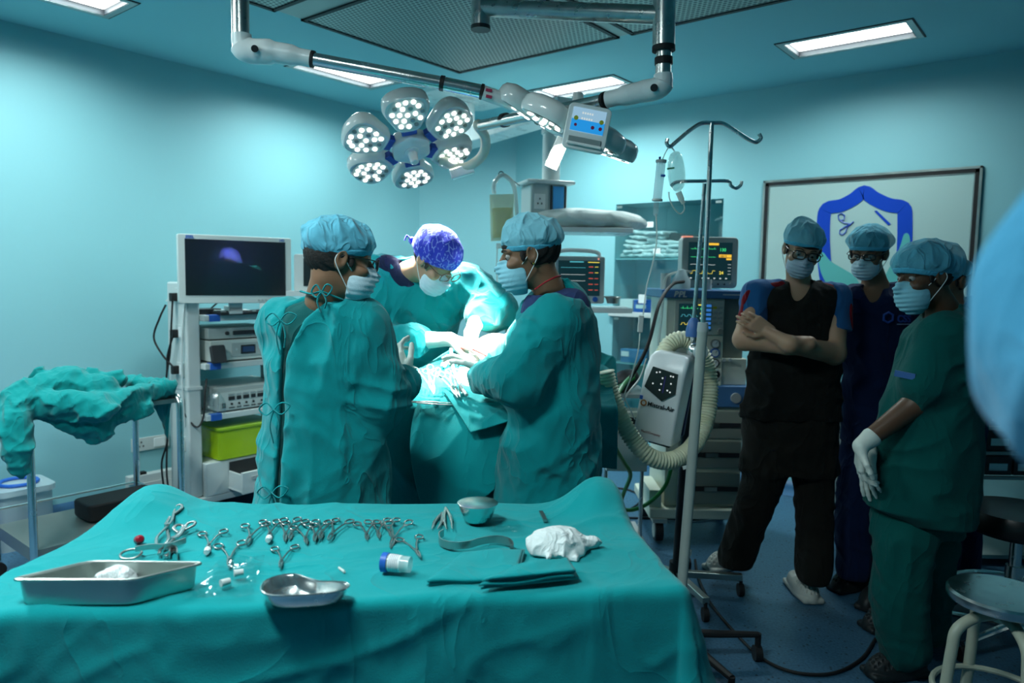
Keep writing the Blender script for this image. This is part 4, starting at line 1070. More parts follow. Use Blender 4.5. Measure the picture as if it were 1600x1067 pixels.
def strap(name, label, pts, wd, th, cat, z=ZT, m=None, closed=False, grp=None):
    """flat strip standing on edge along a path of table pixels"""
    P = [onz(x, y, z) for x, y in pts]; c = P[len(P)//2].copy(); P = catmull(P, 8, closed); t = MB(); n = len(P); vs = []
    for i, q in enumerate(P):
        a = P[min(i+1, n-1)]-P[max(i-1, 0)]; nn = Vector((a.y, -a.x, 0)).normalized()*th/2
        for s in (-1, 1):
            for zz in (0, wd): vs.append(q-c+nn*s+Vector((0, 0, zz)))
    fs = []
    for i in range(n-1):
        A, B = i*4, (i+1)*4; fs += [(A, B, B+1, A+1), (A+2, A+3, B+3, B+2), (A+1, B+1, B+3, A+3), (A, A+2, B+2, B)]
    fs += [(0, 1, 3, 2), ((n-1)*4, (n-1)*4+2, (n-1)*4+3, (n-1)*4+1)]
    t.add(vs, fs); o = t.build(name, m or STEELI, None); o.location = W(c.x, c.y, z); o.rotation_euler = (0, 0, YAW); return tag(o, label, cat, grp)
strap('retractor_blade', 'flat steel retractor blade lying across the instrument pile near the red cap', [(211, 862), (235, 858), (262, 857), (290, 848)], .012, .004, 'surgical instrument', z=ZT+.012)
strap('short_retractor', 'short dark retractor end standing by the tray edge', [(265, 872), (268, 861), (276, 866), (277, 874)], .016, .003, 'surgical instrument')
t = MB(); c = onz(205, 868, ZT); ring(t, Vector((0, 0, .004)), .022, .018, .003, 0, 24); o = t.build('ring_handle', STEELI); o.location = W(c.x, c.y, ZT); o.rotation_euler = (.25, 0, YAW); tag(o, 'polygonal steel ring handle behind the steel tray', 'surgical instrument')
t = MB(); t.lathe([(0, 0), (.008, .0), (.0105, .004), (.010, .014), (.006, .018), (0, .019)], seg=20); o = t.build('red_cap', mat('red_rubber', (.30, .006, .02), rough=.35, coat=.4)); c = onz(215, 849, ZT); o.location = W(c.x, c.y, ZT+.008); o.rotation_euler = (1.2, .3, YAW+.8); tag(o, 'small shiny red cap on the green cloth', 'cap')
# S-shaped retractor
strap('s_retractor', 'S-shaped polished steel strip retractor standing on its edge', [(693, 838), (686, 843), (689, 853), (706, 858), (730, 857), (752, 851), (775, 848), (795, 852), (802, 861), (797, 864)], .018, .0025, 'surgical instrument')
strap('steel_strip', 'short dark steel blade showing behind the white gauze', [(845, 801), (852, 815)], .006, .010, 'surgical instrument')
# forceps (tweezers)
def tweezers(label, px, dark=False):
    loc, rz, L = place(*px, ZT+.001); t = thing('tissue_forceps', label, 'surgical forceps', loc, rz)
    for s in (-1, 1):
        m = MB(); m.tube(catmull([(0, L*.5, .004), (s*.006, L*.2, .004), (s*.009, -L*.1, .004), (s*.007, -L*.5, .004)], 5), [.004]*6+[.0045]*5+[.003]*3+[.0015]*2, 8, flat=.6); m.build('arm', STEELI if not dark else STEELD, t)
    return t
tweezers('slim tissue forceps lying open, left of the steel bowl', (696, 795, 702, 829))
tweezers('broad dark tissue forceps lying at a slant beside the slim ones', (691, 803, 679, 829), True)
# --- steel bowl
c = onz(746, 815, ZT)
t = thing('steel_bowl', 'small round steel bowl at the far edge of the instrument table', 'bowl', W(c.x, c.y, ZT+.002), YAW)
m = MB(); m.lathe([(0, 0), (.028, 0), (.036, .008), (.046, .034), (.049, .046), (.051, .0475), (.0505, .049), (.047, .047), (.044, .034), (.034, .010), (.026, .003), (0, .003)], seg=40); m.build('bowl', CHROME, t)
m = MB(); m.lathe([(.0480, .0460), (.0520, .0465), (.0525, .0485), (.0485, .0495)], seg=40); m.build('rim', CHROME, t)
# --- kidney dish
a = onz(410, 912, ZT+.03); b = onz(545, 914, ZT+.03); c = (a+b)/2
t = thing('kidney_dish', 'steel kidney dish with a wide left end near the front of the table', 'dish', W(c.x, c.y, ZT+.001), YAW+.02)
L = (b-a).length
outl = [(-.50, .02), (-.47, .16), (-.36, .27), (-.20, .30), (-.04, .20), (.12, .11), (.30, .10), (.44, .08), (.50, .0), (.46, -.12), (.34, -.20), (.12, -.25), (-.12, -.29), (-.34, -.27), (-.46, -.15)]
outl = catmull([Vector((x*L, y*L, 0)) for x, y in outl], 4, True)
def dish(outl, prof, cen=Vector((0, 0, 0))):
    m = MB(); n = len(outl)
    for s, z in prof:
        for q in outl: m.v.append(tuple(cen+(q-cen)*s+Vector((0, 0, z))))
    for i in range(len(prof)-1):
        for k in range(n): m.f.append((i*n+k, i*n+(k+1) % n, (i+1)*n+(k+1) % n, (i+1)*n+k))
    m.f.append(tuple(range(n-1, -1, -1))); m.f.append(tuple((len(prof)-1)*n+k for k in range(n))); m.mi = [0]*len(m.f); return m
dish(outl, [(.78, 0), (.88, .006), (.96, .020), (.975, .025), (1.0, .027), (1.0, .029), (.955, .027), (.93, .020), (.84, .007), (.72, .003)]).build('dish', CHROME, t)
m = MB(); m.tube([q+Vector((0, 0, .0275)) for q in outl], .0022, 8, closed=True); m.build('rim', CHROME, t)
# --- steel tray
z1 = ZT+.048
A, B, C_, D_ = onz(14, 908, z1), onz(208, 908, z1), onz(322, 881, z1), onz(140, 879, z1)
cc = (A+B+C_+D_)/4
t = thing('steel_tray', 'rectangular steel tray at the front left of the instrument table', 'tray', W(cc.x, cc.y, ZT+.001), YAW)
cs = [q-cc for q in (A, B, C_, D_)]
def rquad(cs, r, n=6):
    out = []
    for i in range(4):
        p, q, s = cs[i-1].xy, cs[i].xy, cs[(i+1) % 4].xy; a = q+(p-q).normalized()*r; b = q+(s-q).normalized()*r
        for k in range(n+1):
            u = k/n; out.append(Vector(((1-u)**2*a.x+2*u*(1-u)*q.x+u*u*b.x, (1-u)**2*a.y+2*u*(1-u)*q.y+u*u*b.y, 0)))
    return out
o4 = rquad(cs, .022)
dish(o4, [(.90, 0), (.925, .004), (.955, .046), (1.0, .048), (1.0, .0505), (.945, .049), (.915, .006), (.89, .003)]).build('pan', STEEL, t)
m = MB(); m.tube([q+Vector((0, 0, .049)) for q in o4], .003, 8, closed=True); m.build('rolled_rim', STEEL, t)
def crumple(name, label, c, r, m, seed, cat, h=.003, rot=0, amp=.012, freq=40, grp=None, spikes=()):
    r = Vector(r)
    def fn(P):
        d = ell(P, (0, 0, r.z*.3), tuple(r))
        for a, b, r0, r1 in spikes: d = smin(d, cone(P, a, b, r0, r1), .01)
        d = d-folds(P, seed, (freq, freq, freq), amp, (.4, .7, .2), 1.3, 1.5)-folds(P, seed+3, (freq*2.2, freq*2.2, freq), amp*.3, (.9, .1, .2), 1.3, 1.5)
        return smax(d, -P[:, 2], .003)
    lo = np.array((-r.x, -r.y, 0))-.03; hi = np.array((r.x, r.y, r.z*1.4))+.03
    for a, b, r0, r1 in spikes: lo = np.minimum(lo, np.minimum(a, b)-np.array(.03)); hi = np.maximum(hi, np.maximum(a, b)+np.array(.03))
    o = sdf_mesh(name, fn, lo, hi, h, m); o.location = c; o.rotation_euler = (0, 0, YAW+rot); return tag(o, label, cat, grp)
q = onz(182, 908, ZT+.02); crumple('gauze_swab', 'white gauze swab lying in the steel tray', W(q.x, q.y, ZT+.005), (.042, .03, .034), GAUZE, 3, 'gauze', amp=.006)
q = onz(872, 855, ZT+.01); crumple('gauze_cloth', 'large crumpled white gauze cloth on the right part of the instrument table', W(q.x, q.y, ZT+.001), (.068, .052, .036), GAUZE, 7, 'gauze', amp=.016, freq=20, h=.0026,
        spikes=[((.05, .01, .01), (.085, .02, .012), .014, .010), ((.03, -.03, .008), (.035, -.055, .006), .012, .008), ((-.02, -.03, .008), (-.025, -.06, .008), .016, .012)])
# --- specimen cup lying on its side
a = onz(598, 880, ZT+.016); b = onz(642, 886, ZT+.014); v = (b-a).normalized()
t = thing('specimen_cup', 'clear specimen cup with a blue lid and printed label lying on its side', 'cup', W(a.x, a.y, ZT+.019), YAW+math.atan2(v.y, v.x))
m = MB(); m.lathe([(0, .0), (.0205, .0), (.0205, .013), (0, .013)], axis=(1, 0, 0), seg=36); m.build('lid', BLUEP, t)
m = MB(); m.lathe([(.0182, .013), (.0178, .02), (.0165, .062), (.0, .064)], axis=(1, 0, 0), seg=32); m.build('cup', clear('cup_plastic', (.7, .85, .85), .45), t)
m = MB(); m.lathe([(.0187, .016), (.0176, .042)], axis=(1, 0, 0), seg=32); lb_ = m.build('paper_label', PAPER, t)
for i in range(5):
    m = MB(); m.lathe([(.0193-.0002*i, .020+i*.004), (.0192-.0002*i, .0206+i*.004)], axis=(1, 0, 0), seg=32); m.build('printed_line', mat('label_ink', (.25, .25, .35), rough=.6), lb_)
# --- plastic bag and caps
def bag(name, label, pts, z, m, seed, cat='plastic bag', amp=.010, n=36):
    P = [onz(x, y, z) for x, y in pts]; c = sum(P, Vector())/4; t = MB()
    xs = [(i/n, j/n) for j in range(n+1) for i in range(n+1)]
    V = np.array([list(((P[0]*(1-u)+P[1]*u)*(1-v)+(P[3]*(1-u)+P[2]*u)*v)-c) for u, v in xs], dtype=np.float32)
    hgt = folds(V, seed, (30, 30, 5), amp, (0, 0, .5), 1.2, 2.0)+amp*.6
    V[:, 2] = np.maximum(.0015, hgt+.002); t.v = [tuple(map(float, q)) for q in V]
    t.f = [(j*(n+1)+i, j*(n+1)+i+1, (j+1)*(n+1)+i+1, (j+1)*(n+1)+i) for j in range(n) for i in range(n)]; t.mi = [0]*len(t.f)
    o = t.build(name, m, angle=25); o.location = W(c.x, c.y, z); o.rotation_euler = (0, 0, YAW); return tag(o, label, cat)
PLAS = glass_mat('thin_plastic_film', (.93, .97, .97), .13, .12)
bag('plastic_bag', 'clear crumpled plastic bag between the tray and the kidney dish', [(285, 942), (392, 938), (414, 874), (345, 880)], ZT+.001, PLAS, 5)
bag('plastic_wrapper', 'clear plastic wrapper strip between the steel bowl and the gauze', [(768, 832), (818, 836), (822, 824), (764, 824)], ZT+.001, PLAS, 8, n=22, amp=.006)
for (x, y), rz, lb in (((373, 899), .5, 'white plastic cap on the bag, farther from the viewer'), ((352, 914), .8, 'white plastic cap on the bag, nearer to the viewer')):
    t = MB(); t.cyl((-.009, 0, .008), (.009, 0, .008), .0075, .0065, seg=18); o = t.build('plastic_stopper', WHITE); c = onz(x, y, ZT+.006); o.location = W(c.x, c.y, ZT+.004); o.rotation_euler = (0, 0, YAW+rz); tag(o, lb, 'cap', 'white caps on the bag')
t = MB(); t.cyl((-.013, 0, .004), (.013, 0, .004), .003, .003, seg=12); o = t.build('needle_sheath', TUBEM); c = onz(534, 893, ZT); o.location = W(c.x, c.y, ZT); o.rotation_euler = (0, 0, YAW-.9); tag(o, 'small clear needle sheath lying alone right of the kidney dish', 'sheath')
# --- folded towels
def towel(name, label, px, layers, th, seed, z0=ZT, over=0.0):
    P = [onz(x, y, z0) for x, y in px]; c = sum(P, Vector())/4; t = thing(name, label, 'towel', W(c.x, c.y, z0), YAW)
    n = 26
    for l in range(layers):
        g = MB(); q = [(p-c)*(1-.03*l)+Vector((.004*math.sin(l*2+seed), .003*math.cos(l*3), 0)) for p in P]; z = .002+l*th
        pts = [(i/n, j/n) for j in range(n+1) for i in range(n+1)]
        V = []
        for u, v in pts:
            p = ((q[0]*(1-u)+q[1]*u)*(1-v)+(q[3]*(1-u)+q[2]*u)*v)
            e = min(u, 1-u, v, 1-v); dz = th*.45*min(1, e*14)
            p = p+Vector((0, 0, z+dz+.003*math.sin(u*7+seed)*math.sin(v*3+l))); V.append(p)
        for p in V: g.v.append(tuple(p))
        g.f = [(j*(n+1)+i, j*(n+1)+i+1, (j+1)*(n+1)+i+1, (j+1)*(n+1)+i) for j in range(n) for i in range(n)]; g.mi = [0]*len(g.f)
        g.build('fold', DRAPE, t, angle=180, solid=th*.8)
    return t
towel('folded_towel', 'flat folded green towel at the front edge, left of the thicker one', [(664, 916), (806, 908), (818, 862), (724, 866)], 2, .006, 1)
towel('folded_towel', 'thick folded green towel with stacked edges at the front right of the table', [(748, 922), (902, 906), (888, 884), (800, 896)], 4, .006, 2, z0=ZT+.006)

# ------------------------------------------------------------------ operating table, patient and drapes
OT = Vector((-.05, 2.99, 0))
t = thing('operating_table', 'operating table almost hidden under the green patient drapes', 'operating table', W(OT.x, OT.y, 0), YAW)
m = MB(); m.rbox((-.11, 0, .90), (1.02, .44, .08), .06); m.build('mattress', DARKP, t)
m = MB(); m.box((-.11, 0, .84), (.98, .38, .04)); m.box((0.05, 0, .5), (.26, .26, .66)); m.build('column', STEEL, t)
m = MB(); m.box((.05, 0, .06), (.8, .42, .12)); m.build('base', GREYP, t)
pt = Person('patient lying under green drapes, a patch of brightly lit skin with a wound exposed', OT.x, OT.y)
wc = pt.J(752, 572, 2.93)
def patient(P):
    d = cone(P, (-.55, 0, 1.0), (.0, 0, 1.03), .07, .10, (0, 1, 0), 1.3)
    d = smin(d, cone(P, (.0, 0, 1.0), (.22, .02, 1.0), .11, .10, (0, 1, 0), 1.3), .06)
    d = smin(d, ell(P, (.34, .02, 1.0), (.09, .08, .09)), .04)
    d = smin(d, ell(P, np.array(wc)-np.array((0, -.0, .07)), (.15, .14, .085)), .05)
    d = smin(d, ell(P, np.array(pt.J(775, 530, 3.02))-np.array((0, 0, .05)), (.10, .08, .075)), .03)
    return d
sdf_mesh('body', patient, (-.65, -.26, .85), (.68, .28, 1.32), .008, mat('patient_skin', (.55, .36, .27), rough=.5, var=.05, sub=.1), pt.root)
BLOOD = mat('blood', (.28, .008, .006), rough=.25, coat=.5)
def woundf(P): return ell(P, np.array(pt.J(717, 547, 2.90)), (.011, .02, .016))-folds(P, 4, (60, 60, 60), .004)
sdf_mesh('wound', woundf, np.array(pt.J(717, 547, 2.90))-.04, np.array(pt.J(717, 547, 2.90))+.04, .002, BLOOD, pt.root)
tt = MB(); tt.tube(catmull([pt.J(738, 546, 2.86), pt.J(748, 550, 2.85), pt.J(760, 556, 2.84)], 6), .0035, 8); tt.build('blood_trickle', BLOOD, pt.root)
# main drape
def drape_surface(x0, x1, front, back, zf, seed, crown, nx=150, ny=170, hangf=.72, hangb=.5, off=0.0):
    g = MB(); xs = np.linspace(x0, x1, nx+1); V = []
    W_ = back-front
    s = np.linspace(-hangf, W_+hangb, ny+1)
    X, S = np.meshgrid(xs, s); X = X.ravel(); S = S.ravel()
    inside = np.clip(S, 0, W_); ef = np.clip(-S, 0, None); eb = np.clip(S-W_, 0, None)
    Y = front+inside
    zt = crown(X, Y)
    N = np.stack([X*5.5+seed, (ef+eb)*1.3, np.full_like(X, seed*1.0)], 1); wv = (vnoise(N, seed)-.5)*2
    sh_ = np.clip((.34-X)/.06, .36, 1); ef = ef*sh_; eb = eb*sh_
    R = .035; a = np.clip((ef+eb)/R, 0, PI/2); drop = R*(1-np.cos(a))+np.maximum(0, ef+eb-R*PI/2); out = R*np.sin(a)+.05*drop+.045*wv*np.clip(drop/.3, 0, 1)
    P3 = np.stack([X, Y, drop], 1)
    f = folds(P3, seed+2, (7, 6, 2.5), .030, (0, 0, .4), 1.0, 2.0); f2 = folds(P3, seed+6, (9, 3, 6), .020, (0, .4, 0), 1.0, 2.2)
    Yo = Y+np.where(ef > 0, -1, 0)*(out+f2*np.clip(drop/.1, 0, 1))+np.where(eb > 0, 1, 0)*(out+f2*np.clip(drop/.1, 0, 1))
    Z = zt-drop+f*np.clip(1-drop/.12, 0, 1)*.6+off
    Yo = Yo-off
    g.v = list(zip(X.tolist(), Yo.tolist(), np.maximum(Z, .02).tolist()))
    g.f = [(j*(nx+1)+i, j*(nx+1)+i+1, (j+1)*(nx+1)+i+1, (j+1)*(nx+1)+i) for j in range(ny) for i in range(nx)]; g.mi = [0]*len(g.f)
    return g
def crown(X, Y):
    z = 1.005+0*X
    z = z+.165*np.exp(-((X+.16)/.17)**2-((Y+.0)/.17)**2)+.05*np.exp(-((X+.5)/.3)**2-((Y-.0)/.16)**2)
    z = z+.12*np.exp(-((X-.40)/.14)**2-((Y-.02)/.18)**2)
    return z
g = drape_surface(-.66, .45, -.27, .24, 1.0, 5, crown)
dr = g.build('patient_drape', DRAPE, None, angle=180, solid=.003); dr.location = W(OT.x, OT.y, 0); dr.rotation_euler = (0, 0, YAW)
tag(dr, 'large green drape over the patient, hanging to the floor between the two assistants', 'drape')
# towels pinned over the drape
def hang_towel(name, label, pts, seed, th=.004, amp=.014, n=60):
    """pts: 3x3 control net in pixel+depth, rows from top to bottom"""
    P = [[ond(*q)-OT for q in r] for r in pts]; g = MB()
    def B(t): return ((1-t)**2, 2*t*(1-t), t*t)
    V = []
    for j in range(n+1):
        for i in range(n+1):
            bu, bv = B(i/n), B(j/n); V.append(sum((P[a][b]*bv[a]*bu[b] for a in range(3) for b in range(3)), Vector()))
    A = np.array([list(v) for v in V], dtype=np.float32); f = folds(A, seed, (9, 5, 6), amp, (.2, .5, .1), 1.0, 2.2)
    A[:, 1] -= f; A[:, 2] += f*.4
    g.v = [tuple(map(float, q)) for q in A]; g.f = [(j*(n+1)+i, j*(n+1)+i+1, (j+1)*(n+1)+i+1, (j+1)*(n+1)+i) for j in range(n) for i in range(n)]; g.mi = [0]*len(g.f)
    o = g.build(name, DRAPE, None, angle=180, solid=th); o.location = W(OT.x, OT.y, 0); o.rotation_euler = (0, 0, YAW); return tag(o, label, 'towel', None)
hang_towel('surgical_towel', 'green towel hanging with a loose corner at the front of the patient drape', [[(652, 628, 2.70), (715, 630, 2.66), (800, 628, 2.66)], [(626, 695, 2.56), (700, 700, 2.52), (795, 690, 2.54)], [(662, 800, 2.53), (700, 830, 2.50), (772, 765, 2.52)]], 31)
hang_towel('surgical_towel', 'darker folded towel corner on the drape edge beside the right assistant', [[(690, 606, 2.76), (730, 600, 2.78), (800, 612, 2.76)], [(706, 630, 2.64), (745, 632, 2.62), (800, 640, 2.62)], [(736, 676, 2.54), (752, 672, 2.53), (812, 652, 2.54)]], 33, amp=.008)
hang_towel('surgical_towel', 'green drape end rising above the patient at the right of the assistant', [[(925, 545, 3.0), (940, 548, 3.02), (962, 560, 3.05)], [(925, 600, 2.92), (955, 615, 2.92), (968, 640, 2.95)], [(925, 680, 2.90), (950, 690, 2.90), (962, 650, 2.92)]], 35, amp=.02)
# clamps on the patient drape
G2 = 'clamps lying on the patient drape'
def on_drape(px):
    a = ond(px[0], px[1], px[4]); b = ond(px[2], px[3], px[5]); v = b-a; c = (a+b)/2
    y = (a-b).normalized(); z = Vector((0, -.35, 1)); x = y.cross(z).normalized(); z = x.cross(y)
    M = Matrix((x, y, z)).transposed().to_4x4(); R = Matrix.Rotation(YAW, 4, 'Z'); M = R @ M; M.translation = W(c.x, c.y, c.z)
    return M, v.length
for px, lb in (((659, 573, 678, 617, 2.83, 2.68), 'clamp with one large ring, leftmost of those on the patient drape'),
               ((674, 577, 679, 614, 2.82, 2.69), 'slim clamp second from left on the patient drape'),
               ((690, 579, 715, 623, 2.82, 2.66), 'clamp in the bundle on the patient drape, its left member'),
               ((700, 580, 719, 622, 2.81, 2.66), 'clamp in the bundle on the patient drape, its middle member'),
               ((710, 577, 722, 616, 2.82, 2.68), 'clamp in the bundle on the patient drape, its right member')):
    M, L = on_drape(px); t = dup(protos[0], (0, 0, 0), 0, lb, G2); t.matrix_world = M; t.scale = (L/.14*.8, L/.14, 1)
M, L = on_drape((646, 629, 697, 632, 2.66, 2.66)); t = tweezers('forceps lying crosswise at the front of the patient drape', (696, 795, 702, 829)); t.matrix_world = M; t.scale = (.9, L/.11, .9)
m = MB(); m.tube(catmull([ond(704, 545, 2.86), ond(708, 575, 2.80), ond(717, 598, 2.73), ond(729, 617, 2.66)], 6), .006, 8); o = m.build('white_tube', WHITE); o.data.transform(Matrix.Rotation(YAW, 4, 'Z')); tag(o, 'white suction tube lying beside the clamps on the drape', 'tube')
# ------------------------------------------------------------------ helpers for things placed in the photographer's frame
class At:
    def __init__(s, name, label, cat, a, group=None, rz=0.0):
        s.a = Vector(a); s.t = thing(name, label, cat, W(s.a.x, s.a.y, s.a.z), YAW+rz, group)
    def q(s, px, py, d): return ond(px, py, d)-s.a
def rz3(a): return Matrix.Rotation(a, 3, 'Z')
def ry3(a): return Matrix.Rotation(a, 3, 'Y')
def rx3(a): return Matrix.Rotation(a, 3, 'X')
SCREEN = mat('dark_screen', (.008, .012, .014), rough=.3, coat=.5)
def lit(name, col, s=1.0): return mat(name, (0, 0, 0), rough=.3, emit=col, estr=s)
SC_GREEN = lit('display_green', (.05, .75, .25), 1.0); SC_YEL = lit('display_yellow', (.9, .75, .1), 1.0); SC_ORG = lit('display_orange', (.95, .55, .05), 1.0)
SC_CYAN = lit('display_cyan', (.1, .55, .65), .8); SC_RED = lit('display_red', (.8, .12, .08), .8); SC_WHT = lit('display_white', (.7, .8, .8), .8); SC_DBL = lit('display_backlight', (.006, .035, .045), .6); SC_BLU = lit('display_blue', (.05, .25, .75), .6)

# ------------------------------------------------------------------ endoscopy tower by the left wall
T0 = Vector((-4.20, 2.18, 0))
t = thing('equipment_tower', 'tall white equipment tower on castors against the left wall', 'medical cart', T0, PI/2)
m = MB(); m.b2(-.03, .64, .0, .46, .06, .10); m.build('base_plate', WHITE, t, bevel=.004)
for x in (.03, .58):
    for y in (.05, .41):
        m = MB(); m.cyl((x-.012, y, .03), (x+.012, y, .03), .03, seg=16); m.build('castor', BLACK, t)
m = MB(); m.b2(-.03, .055, .03, .27, .10, 1.42); col = m.build('side_column', WHITE, t, bevel=.012)
m = MB(); m.b2(.60, .66, .03, .27, .10, 1.42); m.build('side_column', WHITE, t, bevel=.012)
m = MB(); m.b2(-.034, .059, .026, .274, .77, .79); m.b2(-.034, .059, .026, .274, 1.30, 1.31); m.build('joint_strip', WHITE, col)
for z in (1.34, 1.12, .89, .67, .44):
    m = MB(); m.b2(-.036, -.03, .07, .155, z-.045, z+.045); s_ = m.build('socket_plate', WHITE, t, bevel=.002)
    m = MB(); m.b2(-.040, -.035, .085, .115, z-.03, z+.03); m.build('rocker_switch', PAPER, s_)
for z in (1.34, 1.12, .90):
    m = MB(); m.rbox((-.055, .13, z-.01), (.04, .035, .05), .008, axis=0); m.build('plug', BLACK, t)
for i, z in enumerate((1.205, .91, .595)):
    m = MB(); m.b2(.055, .62, -.02, .42, z-.018, z+.018); sh_ = m.build('shelf', WHITE, t, bevel=.004)
    m = MB(); m.b2(.085, .155, -.025, .02, z-.021, z+.021); m.build('corner_clip', BLUEP, sh_, bevel=.003)
m = MB(); m.b2(.055, .62, 0, .42, .10, .31); m.build('drawer_cabinet', WHITE, t, bevel=.006)
m = MB(); m.b2(.21, .60, -.006, .0, .115, .295); m.build('drawer_opening', DARKP, t)
m = MB(); m.b2(.20, .60, -.17, -.15, .12, .255); m.b2(.205, .215, -.15, 0, .13, .24); m.b2(.585, .595, -.15, 0, .13, .24); m.b2(.20, .6, -.15, 0, .125, .135); d_ = m.build('drawer', WHITE, t, bevel=.003)
m = MB(); m.b2(.26, .56, -.178, -.168, .205, .225); m.build('drawer_handle', GREYP, d_)
m = MB(); m.b2(.08, .16, .35, .40, .61, .78); m.build('back_box', DARKP, t)
# black cords down the column
for k, pts in enumerate(([(-.06, .13, 1.33), (-.075, .12, 1.2), (-.07, .16, 1.0), (-.08, .2, .8), (-.07, .22, .5), (-.08, .22, .25), (-.05, .25, .07)],
                         [(-.06, .13, 1.11), (-.08, .17, .98), (-.075, .2, .85), (-.09, .24, .6), (-.075, .21, .45), (-.09, .26, .3), (-.06, .3, .1)],
                         [(-.06, .13, .90), (-.09, .22, .98), (-.10, .30, 1.08), (-.08, .26, 1.2), (-.05, .24, 1.28)],
                         [(-.045, .10, .66), (.0, .01, .55), (.04, -.01, .60), (.06, .0, .75), (.09, .03, .83)])):
    m = MB(); m.tube(catmull(pts, 8), .006, 8); m.build('power_cord', BLACK, t)
m = MB(); m.tube(catmull([(-.04, .06, .55), (-.05, .06, .9), (-.04, .05, 1.2), (-.01, .03, 1.45)], 8), .005, 8); m.build('white_cord', WHITE, t)
# monitor on its own stand, on the top shelf
mt = thing('display_monitor', 'large flat monitor with white bezel and dark screen on top of the equipment tower', 'monitor', (-4.10, 2.40, 1.185), YAW+rad(33))
m = MB(); m.rbox((0, 0, .315), (.655, .05, .405), .012, axis=1); m.build('bezel', mat('bezel_white', (.62, .68, .66), rough=.4), mt, bevel=.004)
m = MB(); m.b2(-.29, .29, -.0275, -.024, .160, .490); sc = m.build('screen', SCREEN, mt)
text('JISEL', .024, 'maker_mark', BLUEP, mt, (-.285, -.0262, .494), (PI/2, 0, 0), bold=.0006)
text('HD', .020, 'corner_mark', BLUEP, mt, (.255, -.0262, .494), (PI/2, 0, 0), bold=.0006)
for i in range(6):
    m = MB(); m.b2(.12+i*.022, .13+i*.022, -.028, -.024, .128, .134); m.build('button', GREYP, mt)
m = MB(); m.b2(-.04, .04, .02, .05, .045, .16); m.b2(-.04, .04, .02, .18, .06, .09); m.b2(-.11, .11, .12, .26, .042, .065); m.build('stand', WHITE, mt, bevel=.004)
kb = thing('keyboard', 'black keyboard on the top shelf of the equipment tower', 'keyboard', T0+Vector((.0, .36, 1.224)), PI/2)
m = MB(); m.b2(-.22, .22, -.065, .065, .0, .018); m.build('keyboard_body', DARKP, kb, bevel=.003)
for i in range(14):
    for j in range(4):
        m = MB(); m.b2(-.205+i*.029, -.18+i*.029, -.05+j*.027, -.027+j*.027, .018, .024); m.build('key', GREYP if (i+j) % 7 == 0 else DARKP, kb)
dv = thing('cable_box', 'black box with a cable lying left on the tower top shelf', 'adapter', T0+Vector((-.12, .12, 1.224)), PI/2)
m = MB(); m.b2(-.09, .09, -.06, .06, 0, .035); m.build('case', DARKP, dv, bevel=.004)
m = MB(); m.tube(catmull([(.05, 0, .03), (.1, -.02, .08), (.16, 0, .12), (.2, .02, .16)], 6), .005, 8); m.build('cable', BLACK, dv)
# units on the shelves
def unit(name, label, z, h, x0, x1, y0, y1, m_, cat='medical device'):
    u = thing(name, label, cat, T0+Vector((0, 0, z)), PI/2); b = MB(); b.b2(x0, x1, y0, y1, 0.008, h); b.build('case', m_, u, bevel=.004)
    b = MB()
    f = MB(); f.b2(x0+.02, x1-.02, y0+.03, y1-.03, 0, .01); f.build('feet', BLACK, u); return u
MGREY = mat('device_grey', (.42, .46, .44), rough=.45, var=.05)
u = unit('light_source', 'white light source with small blue display on the second tower shelf', .929, .135, .10, .58, .0, .40, mat('device_white', (.62, .66, .62), rough=.45))
m = MB(); m.b2(.24, .50, -.004, .002, .03, .115); fp = m.build('front_panel', MGREY, u)
m = MB(); m.b2(.30, .40, -.008, -.002, .045, .10); d_ = m.build('display', DARKP, fp)
m = MB(); m.b2(.31, .39, -.010, -.006, .055, .09); m.build('display_window', SC_BLU, d_) if False else m.build('display_window', mat('display_dim_blue', (.03, .07, .16), rough=.2), d_)
m = MB(); m.cyl((.535, .002, .075), (.535, -.012, .075), .028, seg=24); m.build('lamp_port', DARKP, u)
for x in (.27, .43, .45): m = MB(); m.cyl((x, 0, .075), (x, -.008, .075), .007, seg=12); m.build('button', WHITE, u)
u = unit('camera_unit', 'grey camera control unit stacked on the light source in the tower', 1.064, .075, .10, .58, .02, .40, MGREY)
m = MB(); m.b2(.26, .52, .010, .022, .03, .055); m.build('slot_panel', DARKP, u)
m = MB(); m.cyl((.22, .022, .042), (.22, .008, .042), .012, seg=16); m.build('knob', DARKP, u)
u = unit('electrosurgical_unit', 'electrosurgical unit with rows of dark buttons on the third tower shelf', .613, .155, .14, .62, .0, .40, MGREY)
m = MB(); m.b2(.15, .61, -.006, .002, .015, .125); fp = m.build('front_panel', mat('panel_pale', (.55, .6, .57), rough=.4), u)
for i, (x, w_) in enumerate(((.23, .04), (.28, .03), (.33, .04), (.38, .03), (.44, .06), (.52, .05))):
    m = MB(); m.b2(x-w_/2, x+w_/2, -.010, -.004, .075, .098); m.build('display', DARKP, fp)
    m = MB(); m.b2(x-w_/2, x+w_/2, -.010, -.004, .108, .114); m.build('marking', GREYP, fp)
    m = MB(); m.cyl((x, -.004, .05), (x, -.012, .05), .007, seg=12); m.build('button', DARKP, fp)
    m = MB(); m.b2(x-w_/2, x+w_/2, -.010, -.004, .025, .030); m.build('marking', DARKP, fp)
m = MB(); m.b2(.165, .185, -.016, -.004, .03, .06); m.build('power_switch', DARKP, fp)
ob = MB()
bx_ = thing('black_pouch', 'black pouch leaning on the left side of the light source', 'pouch', T0+Vector((.035, .13, .93)), PI/2)
m = MB(); m.rbox((0, 0, .055), (.09, .03, .11), .012, axis=1, rot=rx3(-.25)); m.build('pouch_body', DARKP, bx_, bevel=.004)
